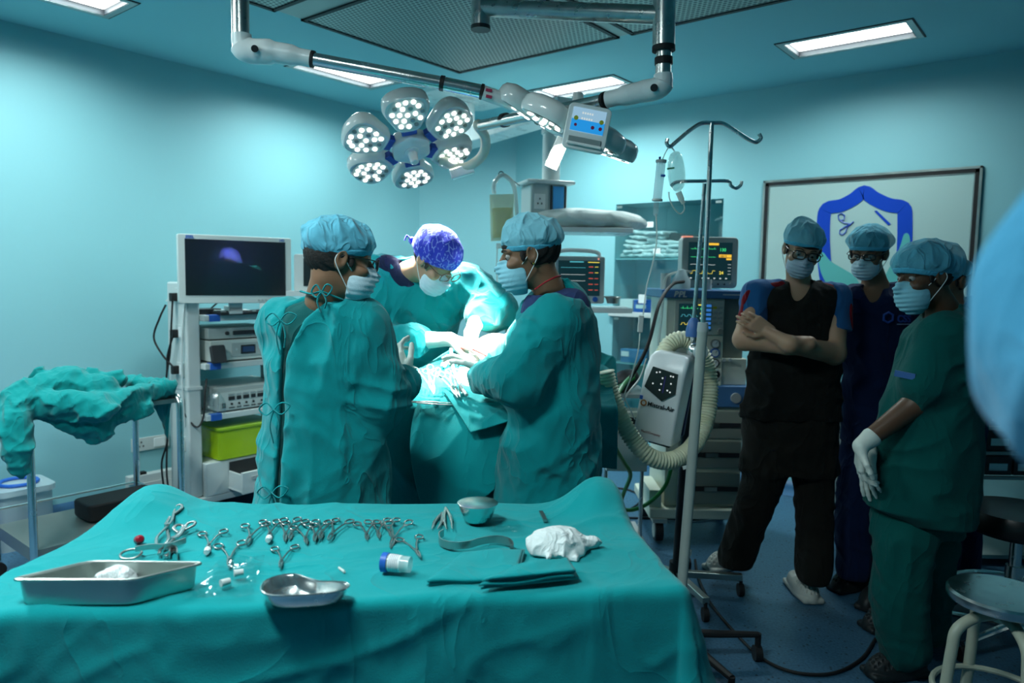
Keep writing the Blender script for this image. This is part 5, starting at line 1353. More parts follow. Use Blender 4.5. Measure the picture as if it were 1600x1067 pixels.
def film_lump(name, label, c, r, seed, rz=0):
    o = crumple(name, label, c, r, PLAS, seed, 'plastic bag', amp=.02, freq=28, h=.004); o.rotation_euler = (0, 0, rz); return o
film_lump('plastic_bag', 'clear plastic bag hanging off the third tower shelf beside the electrosurgical unit', T0+Vector((.01, .12, .615)), (.05, .05, .10), 3)
# green storage box
GREENBOX = mat('green_translucent_plastic', (.42, .62, .01), rough=.25, alpha=.82, coat=.3, sub=.0)
gb = thing('storage_box', 'translucent lime green storage box with lid at the foot of the equipment tower', 'box', T0+Vector((.02, .34, .312)), PI/2)
m = MB(); m.rbox((0, .14, .095), (.40, .26, .19), .03, axis=2); m.build('box_body', GREENBOX, gb, bevel=.01)
m = MB(); m.rbox((0, .14, .197), (.42, .28, .022), .03, axis=2); m.build('lid', mat('green_lid', (.30, .50, .02), rough=.3, alpha=.9), gb, bevel=.006)
m = MB(); m.ball((-.05, .13, .05), (.10, .08, .045)); m.build('contents', mat('yellow_contents', (.55, .5, .05), rough=.8), gb)
# monitor standing behind the left assistant
a = At('patient_monitor', 'white monitor casing partly hidden behind the left assistant', 'monitor', ond(505, 455, 4.5))
m = MB(); m.rbox((0, .06, .11), (.36, .12, .23), .015, axis=1); m.build('case', WHITE, a.t, bevel=.004)
m = MB(); m.b2(-.12, .16, -.004, .002, .03, .20); m.build('screen', SCREEN, a.t)
zc = a.a.z
c = thing('monitor_trolley', 'white trolley under the monitor behind the left assistant', 'cart', W(a.a.x, a.a.y, 0), YAW)
m = MB(); m.b2(-.2, .2, -.1, .2, zc-.03, zc); m.build('shelf', WHITE, c)
m = MB(); m.cyl((0, .05, .05), (0, .05, zc-.03), .025); m.build('pole', WHITE, c)
m = MB(); m.b2(-.2, .2, -.12, .22, 0.0, .05); m.build('base', WHITE, c)

# ------------------------------------------------------------------ wall sockets, power strip
def wallbox(name, label, y0, y1, z0, z1, th, m_):
    t = thing(name, label, 'socket', (XL, (y0+y1)/2, (z0+z1)/2), 0); b = MB(); b.b2(0, th, -(y1-y0)/2, (y1-y0)/2, -(z1-z0)/2, (z1-z0)/2); b.build('plate', m_, t, bevel=.003); return t
t = wallbox('wall_socket', 'double wall socket low on the left wall beside the equipment tower', 2.02, 2.26, .335, .42, .012, WHITE)
for dy in (-.06,):
    for (a_, b_) in ((-.012, -.012), (.012, -.012), (0, .014)):
        m = MB(); m.b2(.011, .0135, dy+a_-.004, dy+a_+.004, b_-.005, b_+.006); m.build('pin_hole', DARKP, t)
m = MB(); m.b2(.012, .018, .02, .09, -.028, .028); m.build('rocker_switch', PAPER, t)
t = thing('power_strip', 'white power strip lying low beside the equipment tower, a black plug in it', 'power strip', (XL+.10, 2.10, .16), 0)
m = MB(); m.b2(-.03, .03, -.15, .15, 0, .05); m.build('case', WHITE, t, bevel=.004); m = MB(); m.b2(-.02, .02, -.08, -.04, .05, .065); m.build('plug', BLACK, t)
m = MB(); m.b2(-.1, .04, -.12, .12, -.16, 0); m.build('bracket', WHITE, t)

# ------------------------------------------------------------------ steel trolley with crumpled drape
t = thing('steel_trolley', 'two-tier stainless trolley at the left with crumpled green cloth on top', 'trolley', (-3.55, 1.10, 0), 0)
for x in (0, -.50):
    for y in (0, .66):
        m = MB(); m.tube([(x, y, .08), (x, y, .80)]+[(x-math.copysign(.04*(1-math.cos(k*PI/8)), x+.25), y+(1 if y == 0 else -1)*.0, .80+.06*math.sin(k*PI/8)) for k in range(5)], .0165, 12); m.build('post', CHROME, t)
        m = MB(); m.cyl((x-.012, y, .035), (x+.012, y, .035), .035, seg=18); m.build('castor', BLACK, t)
m = MB(); m.b2(-.49, -.01, .01, .65, .83, .85); m.build('top_tray', STEELD, t)
m = MB(); m.b2(-.50, .0, .0, .66, .225, .255); m.b2(-.50, 0, -.003, .003, .20, .26); m.build('lower_shelf', mat('dull_steel', (.26, .28, .26), rough=.45, metal=.6, var=.1), t)
for z in (.33,):
    m = MB(); m.tube([(-.50, 0, z), (-.50, .66, z)], .006, 8); m.build('guard_rail', CHROME, t); m = MB(); m.tube([(-.50, .66, z), (0, .66, z)], .006, 8); m.build('guard_rail', CHROME, t)
b = At('black_bag', 'flat black zip case on the lower shelf of the steel trolley', 'bag', onz(180, 800, .26), rz=rad(-38))
m = MB(); m.rbox((0, .02, .045), (.20, .36, .085), .03); m.build('case', mat('black_fabric', (.008, .008, .009), rough=.7), b.t, bevel=.012, angle=50)
CLO = cloth('crumpled_cotton', (0.0, 0.225, 0.225), crease=.5, cscale=9)
a0 = Vector((-3.80, 1.43, .84)); Rz = rotm(0, 0, 0)
def px(x, y, d): return W(*ond(x, y, d))-a0
def heap(P):
    c = [(px(40, 612, 3.15), px(110, 598, 3.3), .050, .062), (px(110, 598, 3.3), px(170, 612, 3.35), .062, .055), (px(70, 630, 3.15), px(160, 640, 3.2), .055, .058),
         (px(160, 632, 3.25), px(250, 612, 3.6), .058, .038), (px(95, 650, 3.2), px(150, 672, 3.25), .045, .05), (px(150, 668, 3.25), px(230, 635, 3.45), .045, .030),
         (px(30, 625, 3.1), px(22, 665, 3.02), .058, .055), (px(22, 665, 3.02), px(26, 705, 3.0), .055, .045), (px(26, 705, 3.0), px(34, 745, 3.0), .045, .020), (px(210, 598, 3.75), px(262, 606, 3.6), .035, .035), (px(60, 590, 3.5), px(180, 592, 3.6), .04, .04)]
    d = None
    for q in c: e = cone(P, q[0], q[1], q[2], q[3]); d = e if d is None else smin(d, e, .03)
    d = d-folds(P, 81, (14, 4, 16), .024, (.3, .5, .6), .8, 1.6)-folds(P, 82, (30, 7, 26), .012, (.2, -.5, .9), 1.0, 1.8)-folds(P, 83, (12, 40, 50), .004, (.7, .2, .1), 1.0, 2.0)
    return d
o = sdf_mesh('crumpled_drape', heap, (-.60, -.75, -.50), (.45, .62, .30), .007, CLO); o.location = a0; tag(o, 'crumpled green drape heaped on the steel trolley, one end hanging down at left', 'drape')
hs = MB(); A = [W(*ond(*q)) for q in ((232, 628, 3.62), (272, 606, 3.62), (262, 686, 3.66), (250, 650, 3.7))]
n = 20
for j in range(n+1):
    for i in range(n+1):
        u, v = i/n, j/n; hs.v.append(tuple((A[0]*(1-u)+A[1]*u)*(1-v)+(A[3]*(1-u)+A[2]*u)*v+Vector((.012*math.sin(u*9+v*4), 0, 0))-a0))
hs.f = [(j*(n+1)+i, j*(n+1)+i+1, (j+1)*(n+1)+i+1, (j+1)*(n+1)+i) for j in range(n) for i in range(n)]; hs.mi = [0]*len(hs.f)
hs.build('hanging_corner', CLO, o, solid=.003, angle=180)
# bins in the corner
FROST = clear('frosted_plastic', (.55, .68, .72), .6, rough=.35)
for (q, w_, h_, lb, rim) in (((-4.49, 1.33), .26, .30, 'translucent bin with a blue handle ring, behind the steel trolley', True), ((-4.47, .98), .30, .40, 'blue-lidded bin at the left frame edge behind the steel trolley', False)):
    t = thing('waste_bin', lb, 'bin', (q[0], q[1], 0), 0)
    m = MB(); m.rbox((0, 0, h_/2), (w_, w_, h_), .04); m.build('bucket', FROST if rim else BLUEP, t)
    m = MB(); m.rbox((0, 0, h_+.01), (w_+.03, w_+.03, .03), .05); l_ = m.build('lid', FROST if rim else BLUEP, t)
    if rim:
        m = MB(); m.tube([(.09*math.cos(k*PI/10), .09*math.sin(k*PI/10), h_+.035) for k in range(20)], .010, 8, closed=True); m.build('handle_ring', BLUEP, t)
    else:
        m = MB(); m.lathe([(0, .05), (.08, .045), (.10, 0)], c=(0, 0, h_+.02)); m.build('lid_cap', BLUEP, l_)

# ------------------------------------------------------------------ built-in cabinet in the back wall
CABIN = mat('cabinet_paint', (.28, .62, .68), rough=.5)
t = thing('wall_cabinet', 'built-in wall cabinet with sliding glass doors in the back wall', 'cabinet', ((CX0+CX1)/2, YB, 0), 0)
hw = (CX1-CX0)/2; D = .34
m = MB(); m.b2(-hw-.02, hw+.02, D, D+.02, .34, 2.10); m.b2(-hw-.02, -hw, .1, D, .34, 2.10); m.b2(hw, hw+.02, .1, D, .34, 2.10); m.b2(-hw, hw, .1, D, 2.08, 2.10); m.b2(-hw, hw, .1, D, .34, .36); m.build('shell', CABIN, t)
m = MB(); m.b2(-hw-.03, hw+.03, -.03, D, 1.185, 1.222); m.build('counter', WHITE, t, bevel=.003)
for z in (1.64, .80): m = MB(); m.b2(-hw, hw, .02, D, z, z+.012); m.build('shelf', mat('shelf_glass', (.18, .42, .45), rough=.2), t)
for x0, x1, z0, z1 in ((-hw, .0, 1.225, 2.074), (0.0, hw, 1.225, 2.074), (-hw, .0, .362, 1.183), (0.0, hw, .362, 1.183)):
    y = -.004 if x0 < -.01 else .004
    m = MB(); m.b2(x0, x1, y-.002, y+.002, z0, z1); d_ = m.build('glass_door', GLASS, t)
    m = MB(); xx = x1-.02 if x0 < -.01 else x0+.02; m.b2((x0+.015 if x0 < -.01 else x1-.06), (x0+.06 if x0 < -.01 else x1-.015), y-.008, y+.008, z1-.025, z1-.008); m.build('hinge', STEEL, d_)
POUCH = mat('sterile_pouch', (.60, .70, .70), rough=.35, bump=.5, bscale=40, alpha=.95, var=.12, vscale=18)
rnd = random.Random(4)
pile = [(-.30, 0), (-.10, 0), (.10, 0), (-.28, 1), (-.06, 1), (.12, 1), (-.26, 2), (-.02, 2), (-.25, 3), (-.04, 3), (-.22, 4), (-.20, 5)]
names_ = ['bottom left', 'bottom middle', 'bottom right', 'second layer left', 'second layer middle', 'second layer right', 'third layer left', 'third layer right', 'fourth layer left', 'fourth layer right', 'fifth layer', 'topmost']
for i_, ((x, l), nm) in enumerate(zip(pile, names_)):
    sd = 100+i_*3; w_ = .15+.02*rnd.random()
    def pk(P, sd=sd, w_=w_):
        d = rbx(P, (0, 0, .022), (w_, .10, .018), .012)-.004*np.sin(P[:, 0]*9+sd)
        d = rbx(P+np.stack([0*P[:, 0], 0*P[:, 0], .012*np.sin(P[:, 0]*11+sd)*np.cos(P[:, 1]*9+sd)], 1).astype(np.float32), (0, 0, .022), (w_, .10, .013), .01)
        return d-folds(P, sd, (16, 26, 30), .012, (.1, .2, .6), 1.2, 1.8)
    o = sdf_mesh('sterile_pack', pk, (-.19, -.13, -.02), (.19, .13, .07), .006, POUCH); o.location = ((CX0+CX1)/2+x*.95, YB+.16+rnd.random()*.02, 1.655+l*.036); o.rotation_euler = (0, (rnd.random()-.5)*.10, (rnd.random()-.5)*.3)
    tag(o, 'clear wrapped sterile pack on the upper cabinet shelf, '+nm+' of the pile', 'packet', 'sterile packs piled in the cabinet')
t = thing('black_case', 'black padded case lying at the right on the upper cabinet shelf', 'case', (CX1-.25, YB+.17, 1.80), 0)
m = MB(); m.rbox((0, 0, 0), (.44, .16, .055), .02, axis=1, rot=ry3(.12)); m.build('case_body', mat('black_vinyl', (.012, .012, .012), rough=.6), t, bevel=.005)
m = MB(); m.b2(-.20, .20, -.07, .07, -.145, -.04); m.build('wrapped_bundle', POUCH, t, bevel=.01)
for i, (x, w_, lb, mm) in enumerate(((-.355, .12, 'pale box at the left end of the counter shelf in the cabinet', PAPER), (-.20, .17, 'blue carton second from left on the counter shelf in the cabinet', BLUEP), (-.02, .14, 'pale wrapped box in the middle of the counter shelf', POUCH), (.15, .15, 'blue carton right of the pale wrapped box on the counter shelf', BLUEP))):
    t = thing('carton', lb, 'box', ((CX0+CX1)/2+x, YB+.12, 1.223), 0, 'boxes on the cabinet counter')
    m = MB(); m.b2(-w_/2, w_/2, -.08, .08, 0, .10); m.build('carton_body', mm, t, bevel=.003)
    if mm is BLUEP:
        m = MB(); m.b2(-w_/2+.02, w_/2-.06, -.083, -.079, .03, .06); m.build('paper_label', PAPER, t)
        text('BOMC', .035, 'lettering', DARKP, t, (-w_/2+.03, -.0815, .067), ext=.0005)
for (x, z), lb in (((-.31, 1.995), 'white tag card over the pile of packs'), ((-.10, 1.70), 'white tag card on the shelf edge in the middle'), ((-.36, 1.27), 'white tag card at the counter above the drip chamber'), ((.13, 1.68), 'white tag card at right end of the packs'), ((.24, 1.88), 'white tag card beside the black case')):
    pass
for (x0_, y0_, x1_, y1_), lb in (((1001, 347, 1021, 355), 'white label card above the pile of sterile packs'), ((1021, 388, 1032, 396), 'white label card in the middle of the sterile packs'), ((998, 460, 1009, 474), 'white label card on the glass just above the blue cartons')):
    a1, b1 = _ray(x0_, y0_); a2, b2_ = _ray(x1_, y1_)
    def yb(px_, py_, Y):
        a_, b_ = _ray(px_, py_); d_ = Y/(a_*math.sin(YAW)+math.cos(YAW)); v_ = W(a_*d_, d_, 0); return v_.x, CAM_Z+b_*d_
    xa_, za_ = yb(x0_, y0_, YB-.01); xb_, zb_ = yb(x1_, y1_, YB-.01)
    o = MB().b2(xa_, xb_, YB-.012, YB-.009, zb_, za_).build('label_card', PAPER); tag(o, lb, 'label')
t = thing('plastic_basket', 'small blue basket with a label on the lower cabinet shelf', 'basket', ((CX0+CX1)/2-.27, YB+.10, .812), 0)
m = MB(); m.b2(-.12, .12, -.07, .07, 0, .11); m.build('basket_body', mat('basket_blue', (.03, .18, .36), rough=.5), t, bevel=.006)
m = MB(); m.b2(-.11, -.04, -.074, -.069, .05, .09); m.build('paper_label', PAPER, t)
t = thing('wire_rack', 'upright wire rack standing right of the blue basket', 'rack', ((CX0+CX1)/2-.02, YB+.14, .812), 0)
for k in range(7):
    m = MB(); m.tube([(.11*math.cos(j*PI/12), .09*math.sin(j*PI/12), .02+k*.035) for j in range(24)], .004, 6, closed=True); m.build('wire_ring', CHROME, t)
for j in range(8):
    m = MB(); m.cyl((.11*math.cos(j*PI/4), .09*math.sin(j*PI/4), 0), (.11*math.cos(j*PI/4), .09*math.sin(j*PI/4), .24), .004, seg=8); m.build('wire_upright', CHROME, t)

# ------------------------------------------------------------------ framed sign on the back wall
def onback(px_, py_, Y=YB):
    a_, b_ = _ray(px_, py_); d_ = Y/(a_*math.sin(YAW)+math.cos(YAW)); v_ = W(a_*d_, d_, 0); return Vector((v_.x, CAM_Z+b_*d_))
SX0, SX1, SZ0, SZ1 = -1.865, -.615, .93, 2.16
sc_ = Vector(((SX0+SX1)/2, (SZ0+SZ1)/2))
t = thing('wall_sign', 'framed white sign with a blue shield emblem above cupped hands', 'sign', (sc_.x, YB, sc_.y), 0)
hw, hh = (SX1-SX0)/2, (SZ1-SZ0)/2
m = MB(); m.b2(-hw, hw, -.012, 0, -hh, hh); m.build('panel', mat('frosted_panel', (.40, .56, .54), rough=.18, coat=.3), t)
def frame(name, o_, w_, y0, y1, m_):
    b = MB()
    for sx in (-1, 1): b.b2(sx*(hw+o_), sx*(hw+o_-w_), y0, y1, -hh-o_, hh+o_)
    for sz in (-1, 1): b.b2(-hw-o_, hw+o_, y0, y1, sz*(hh+o_), sz*(hh+o_-w_))
    return b.build(name, m_, t)
frame('outer_frame', .022, .014, -.022, 0, STEEL); frame('black_border', .008, .022, -.018, 0, BLACK); frame('inner_trim', -.014, .006, -.016, 0, STEEL)
SIGNB = mat('sign_blue', (.004, .055, .48), rough=.35); SIGNT = mat('sign_teal', (.10, .42, .40), rough=.35)
def sp(px_, py_): q = onback(px_, py_, YB-.013)-sc_; return (q.x, q.y)
def flat(name, pts, m_, y=-.015, parent=None):
    b = MB(); b.prism([(x, z) for x, z in pts], y-.001, y+.002, Matrix(((1, 0, 0, 0), (0, 0, 1, 0), (0, 1, 0, 0), (0, 0, 0, 1)))); return b.build(name, m_, parent or t)
def band(name, path, w_, m_, y=-.015, closed=True):
    P = [Vector(q) for q in path]; n = len(P); b = MB(); ou = []; inn = []
    for i in range(n):
        a_ = P[(i+1) % n] if (closed or i < n-1) else P[i]; c_ = P[i-1] if (closed or i > 0) else P[i]
        d_ = (a_-c_).normalized(); nn = Vector((d_.y, -d_.x))*(w_/2); ou.append(P[i]+nn); inn.append(P[i]-nn)
    vs = [Vector((q.x, yy, q.y)) for yy in (y-.001, y+.002) for q in ou+inn]
    fs = []
    for i in range(n if closed else n-1):
        j = (i+1) % n; fs += [(i, j, n+j, n+i), (2*n+j, 2*n+i, 3*n+i, 3*n+j), (i, 2*n+i, 2*n+j, j), (n+j, 3*n+j, 3*n+i, n+i)]
    b.add(vs, fs); return b.build(name, m_, t)
shield_px = [(1350, 300), (1334, 311), (1314, 321), (1292, 326), (1287, 345), (1287, 390), (1292, 440), (1306, 488), (1330, 528), (1352, 545), (1374, 528), (1396, 486), (1409, 438), (1413, 390), (1414, 345), (1411, 325), (1388, 320), (1366, 310)]
sh_ = catmull([Vector((*sp(*q), 0)) for q in shield_px], 4, True)
band('shield_emblem', [q.xy for q in sh_], .085, SIGNB)
flat('hand_emblem', [q.xy for q in catmull([Vector((*sp(*q), 0)) for q in ((1279, 398), (1286, 394), (1298, 408), (1318, 420), (1336, 432), (1345, 452), (1335, 470), (1310, 462), (1290, 440), (1281, 418))], 4, True)], SIGNT, -.018)
flat('hand_emblem', [q.xy for q in catmull([Vector((*sp(*q), 0)) for q in ((1421, 368), (1413, 366), (1407, 384), (1398, 404), (1384, 430), (1380, 452), (1398, 450), (1416, 420), (1422, 394))], 4, True)], SIGNT, -.018)
def curve_flat(name, pts, r, m_):
    b = MB(); b.tube([Vector((*sp(*q), 0)).xzy-Vector((0, .017, 0)) for q in pts], r, 6); return b.build(name, m_, t)
curve_flat('scissors_drawing', [(1330, 350), (1318, 348), (1311, 343), (1310, 336), (1315, 333), (1320, 337), (1319, 343), (1314, 345)], .0035, SIGNB)
curve_flat('scissors_drawing', [(1330, 350), (1321, 354), (1313, 359), (1312, 365), (1317, 367), (1322, 362), (1324, 355), (1334, 346)], .0035, SIGNB)
flat('knife_drawing', [sp(*q) for q in ((1366, 330), (1370, 329), (1392, 350), (1388, 352))], SIGNB)
flat('text_strip', [sp(*q) for q in ((1300, 545), (1420, 543), (1420, 577), (1300, 577))], mat('strip_pale', (.50, .62, .62), rough=.3), -.0145)
x_, z_ = sp(1304, 571); text('ER A', .088, 'lettering', DARKP, t, (x_, -.0175, z_), ext=.001, bold=.0015)
# ------------------------------------------------------------------ anaesthesia machine
AM = Vector((1.05, 4.02, 0)); TEALP = mat('machine_blue', (.06, .17, .36), rough=.4); AMG = mat('drawer_grey', (.26, .29, .25), rough=.45)
t = thing('anaesthesia_machine', 'cream and blue anaesthesia machine with screens, gauges and drawers, at the right of the cabinet', 'medical machine', W(AM.x, AM.y, 0), YAW)
m = MB(); m.b2(-.26, .30, -.02, .50, .14, .20); m.build('base', CREAM, t, bevel=.01)
m = MB(); m.b2(-.17, .26, .03, .48, .20, .78); m.build('drawer_cabinet', CREAM, t, bevel=.004)
m = MB(); m.b2(-.26, -.19, -.0, .30, .20, .30); m.build('side_step', CREAM, t, bevel=.004)
for z0, z1 in ((.60, .75), (.43, .58), (.22, .40)):
    m = MB(); m.b2(-.10, .25, .012, .035, z0, z1); d_ = m.build('drawer', AMG, t, bevel=.003)
    m = MB(); m.b2(-.09, .24, .004, .014, (z0+z1)/2-.012, (z0+z1)/2+.014); h_ = m.build('drawer_handle', DARKP, d_)
    m = MB(); m.b2(.05, .12, -.001, .005, (z0+z1)/2-.010, (z0+z1)/2+.012); m.build('latch', STEEL, h_)
m = MB(); m.b2(-.20, .28, -.005, .46, .78, .90); m.build('blue_band', TEALP, t, bevel=.006)
m = MB(); m.cyl((.20, -.004, .835), (.20, -.02, .835), .028, seg=24); m.build('round_gauge', GREYP, t)
m = MB(); m.b2(-.20, .12, .0, .46, .90, 1.385); m.build('body', CREAM, t, bevel=.006)
m = MB(); m.b2(.12, .27, .04, .46, .90, 1.05); m.build('lower_shoulder', CREAM, t, bevel=.006)
m = MB(); m.b2(.12, .25, .06, .46, 1.05, 1.385); m.build('side_body', AMG, t, bevel=.006)
m = MB(); m.b2(-.235, .25, -.03, .48, 1.385, 1.432); m.build('top_shelf', TEALP, t, bevel=.008)
text('BPL', .045, 'lettering', WHITE, t, (-.17, -.032, 1.391), bold=.0015, ext=.001, shear=.2)
m = MB(); m.b2(.10, .20, -.032, -.03, 1.405, 1.410); m.build('stripe', WHITE, t)
m = MB(); m.b2(-.155, .115, -.012, .0, 1.185, 1.37); m.build('control_panel', mat('panel_cream', (.50, .53, .48), rough=.4), t, bevel=.003)
m = MB(); m.b2(-.135, .045, -.016, -.011, 1.205, 1.355); s1 = m.build('screen', SC_DBL, t)
def bars(parent, x0, x1, z, m_, h=.003, y=-.018, name='trace'):
    b = MB(); b.b2(x0, x1, y-.001, y, z-h/2, z+h/2); return b.build(name, m_, parent)
def trace(parent, x0, x1, z, amp, per, m_, y, shape='ecg', r=.0010):
    pts = []; n = 140
    for i in range(n+1):
        u = i/n; ph = (u*per) % 1
        if shape == 'ecg': v = 1.0 if .46 < ph < .50 else (-.3 if .50 <= ph < .54 else .08*math.sin(ph*6))
        elif shape == 'cap': v = 1 if .25 < ph < .7 else (max(0, (ph-.2)/.05) if .2 < ph <= .25 else max(0, 1-(ph-.7)/.08) if ph >= .7 else 0)
        else: v = math.sin(ph*2*PI)*.5
        pts.append((x0+(x1-x0)*u, y, z+amp*v))
    b = MB(); b.tube(pts, r, 4); return b.build('trace', m_, parent)
trace(s1, -.125, -.03, 1.33, .012, 4, SC_GREEN, -.018); trace(s1, -.125, -.03, 1.285, .010, 3, SC_CYAN, -.018, 'cap'); trace(s1, -.125, -.03, 1.24, .01, 3, SC_YEL, -.018, 'cap')
for k in range(6): bars(s1, .015, .042, 1.345-k*.024, SC_BLU, .014)
bars(s1, -.03, .01, 1.349, SC_YEL, .006)
for k, mm in enumerate((SC_GREEN, SC_YEL, SC_WHT, SC_CYAN)): bars(s1, -.018, .006, 1.328-k*.026, mm, .009, -.018, 'reading')
for i in range(2):
    for j in range(4):
        m = MB(); m.rbox((.062+i*.032, -.016, 1.335-j*.028), (.022, .008, .014), .004, axis=1); m.build('key', SC_YEL if False else (mat('key_yellow', (.45, .45, .03), rough=.5) if (i, j) == (0, 0) else GREYP), t)
m = MB(); m.cyl((.095, -.012, 1.205), (.095, -.035, 1.205), .017, .015, seg=24); m.build('rotary_knob', AMG, t)
for z, mm in ((1.135, STEEL), (1.085, BLUEP), (1.028, DARKP)):
    m = MB(); m.cyl((.075, .0, z), (.075, -.012, z), .025, seg=28); g_ = m.build('pressure_gauge', mm, t)
    m = MB(); m.cyl((.075, -.0121, z), (.075, -.0135, z), .019, seg=28); m.build('dial', PAPER, g_)
    m = MB(); m.tube([(.075, -.0145, z), (.085, -.0145, z+.012)], .001, 4); m.build('needle', BLACK, g_)
m = MB(); m.cyl((.085, .0, .965), (.085, -.015, .965), .030, seg=28); g_ = m.build('pressure_gauge', WHITE, t)
m = MB(); m.cyl((.085, -.0151, .965), (.085, -.0165, .965), .022, seg=28); m.build('dial', DARKP, g_)
for x in (.13, .165): m = MB(); m.cyl((x, .03, 1.045), (x, .0, 1.045), .010, seg=16); m.build('valve', WHITE, t)
m = MB(); m.b2(-.2, .0, -.004, .002, .92, 1.17); m.build('absorber_panel', mat('panel_dull_cream', (.42, .44, .38), rough=.4), t)  # absorber panel in one even cream, duller than the machine body
for x, y in ((-.20, .02), (.27, .02), (-.2, .44), (.27, .44)):
    m = MB(); m.cyl((x-.022, y, .062), (x+.022, y, .062), .058, seg=28); c_ = m.build('castor', DARKP, t)
    m = MB(); m.cyl((x-.026, y, .062), (x+.026, y, .062), .040, seg=24); m.build('wheel_disc', WHITE, c_)
    m = MB(); m.b2(x-.04, x+.04, y-.05, y+.03, .12, .142); m.build('castor_fork', WHITE, c_)
# breathing parts on the left of its top
m = MB(); m.cyl((-.20, .05, 1.432), (-.20, .05, 1.52), .028, seg=24); m.build('filter', WHITE, t)
m = MB(); m.lathe([(0, .11), (.02, .105), (.03, .08), (.05, .05), (.052, 0)], c=(-.12, .02, 1.434), seg=24); m.build('breathing_cone', FROST, t)
m = MB(); m.cyl((.03, .03, 1.432), (.03, .03, 1.49), .022, seg=20); m.build('filter', WHITE, t)
m = MB(); m.tube(catmull([(-.20, .0, .9), (-.24, -.02, 1.1), (-.23, -.02, 1.3), (-.22, .0, 1.42), (-.20, .02, 1.50), (-.12, .05, 1.53), (-.05, .08, 1.53)], 8), .008, 8); m.build('gas_tube', TUBEM, t)
# monitor on top
a = At('patient_monitor', 'patient monitor with green and yellow traces on top of the anaesthesia machine', 'monitor', Vector((1.10, 4.10, 1.434)))
m = MB(); m.rbox((0, .05, .150), (.315, .10, .285), .025, axis=1, rot=rz3(.0)); m.build('case', mat('monitor_case', (.42, .46, .44), rough=.4), a.t, bevel=.006)
m = MB(); m.b2(-.122, .122, -.004, .002, .052, .262); s1 = m.build('screen', SC_DBL, a.t)
m = MB(); m.b2(-.155, -.10, -.002, .05, .288, .296); m.build('alarm_light', lit('alarm_red', (.9, .35, .25), .8), a.t)
trace(s1, -.11, .03, .225, .010, 9, SC_GREEN, -.0055); trace(s1, -.11, .03, .180, .002, 9, SC_GREEN, -.0055); trace(s1, -.11, .03, .138, .003, 2, SC_WHT, -.0055, 'sin'); trace(s1, -.11, .03, .088, .016, 2.5, SC_YEL, -.0055, 'cap')
bars(s1, -.025, .045, .252, SC_ORG, .012, -.005); bars(s1, .048, .118, .187, SC_ORG, .016, -.005); bars(s1, .09, .118, .170, SC_ORG, .010, -.005)
for tx, x, z, sz, mm in (('130', .05, .213, .024, SC_GREEN), ('24', .052, .085, .024, SC_YEL), ('103/65', .052, .181, .014, SCREEN), ): text(tx, sz, 'reading', mm, s1, (x, -.0065, z), ext=.0003, bold=.0004)
for i in range(7): bars(s1, -.11+i*.033, -.10+i*.033, .062, SC_WHT, .006, -.005, 'icon')
for i in range(4): bars(s1, .10, .117, .14-i*.018, SC_WHT, .002, -.005, 'icon')
for i in range(4):
    m = MB(); m.cyl((-.02+i*.035, 0, .03), (-.02+i*.035, -.005, .03), .005, seg=10); m.build('button', DARKP, a.t)
m = MB(); m.cyl((.125, 0, .03), (.125, -.012, .03), .011, seg=16); m.build('knob', GREYP, a.t)

# ------------------------------------------------------------------ warming unit on its wheeled stand
WU = onz(1057, 893, .10)
t = thing('warmer_stand', 'dark pole on a steel five-leg castor base carrying the warming unit', 'stand', W(WU.x, WU.y, 0), YAW)
top = ond(1083, 515, 3.05)-Vector((WU.x, WU.y, 0)); top2 = ond(1101, 287, 3.05)-Vector((WU.x, WU.y, 0))
m = MB(); m.cyl((0, 0, .10), (top.x*.8, top.y*.8, 1.0), .022, seg=16); m.build('lower_pole', DARKP, t)
m = MB(); m.cyl((top.x*.8, top.y*.8, 1.0), top, .018, seg=16); m.build('chrome_post', CHROME, t)
m = MB(); m.lathe([(.030, -.03), (.030, 0), (.022, .035), (.012, .05)], c=top, axis=(top2-top).normalized(), seg=20); m.build('blue_collar', mat('collar_blue', (.06, .16, .42), rough=.4), t)
m = MB(); m.cyl(top, top2, .0085, seg=12); m.build('upper_rod', CHROME, t)
def P3(px_, py_, d): return ond(px_, py_, d)-Vector((WU.x, WU.y, 0))
m = MB(); m.tube(catmull([P3(1048, 291, 3.05), P3(1060, 284, 3.05), P3(1100, 283, 3.05), P3(1137, 283, 3.05), P3(1142, 290, 3.05), P3(1150, 294, 3.05), P3(1157, 290, 3.05), P3(1159, 283, 3.05)], 5), .007, 8); m.build('hook_bar', CHROME, t)
m = MB(); m.ball(P3(1086, 548, 2.98), .033); m.build('clamp_ball', CHROME, t)
m = MB(); m.lathe([(0, 0), (.02, 0), (.03, .015), (.03, .03), (.018, .04), (0, .042)], c=P3(1090, 550, 2.93), axis=(.3, -1, .1)); m.build('clamp_knob', FROST, t)
for k in range(5):
    a_ = rad(-78+72*k); e = Vector((math.cos(a_)*.30, math.sin(a_)*.30, .085))
    m = MB(); m.box(e/2+Vector((0, 0, .05)), (.31, .034, .03), rot=rz3(a_)); m.build('base_leg', STEEL, t, bevel=.004)
    m = MB(); m.cyl(e+Vector((-.012, 0, -.055)), e+Vector((.012, 0, -.055)), .030, seg=18); m.cyl(e+Vector((0, 0, -.03)), e, .008); m.build('castor', BLACK, t)
m = MB(); m.cyl((0, 0, .06), (0, 0, .15), .035, seg=20); m.build('base_hub', DARKP, t)
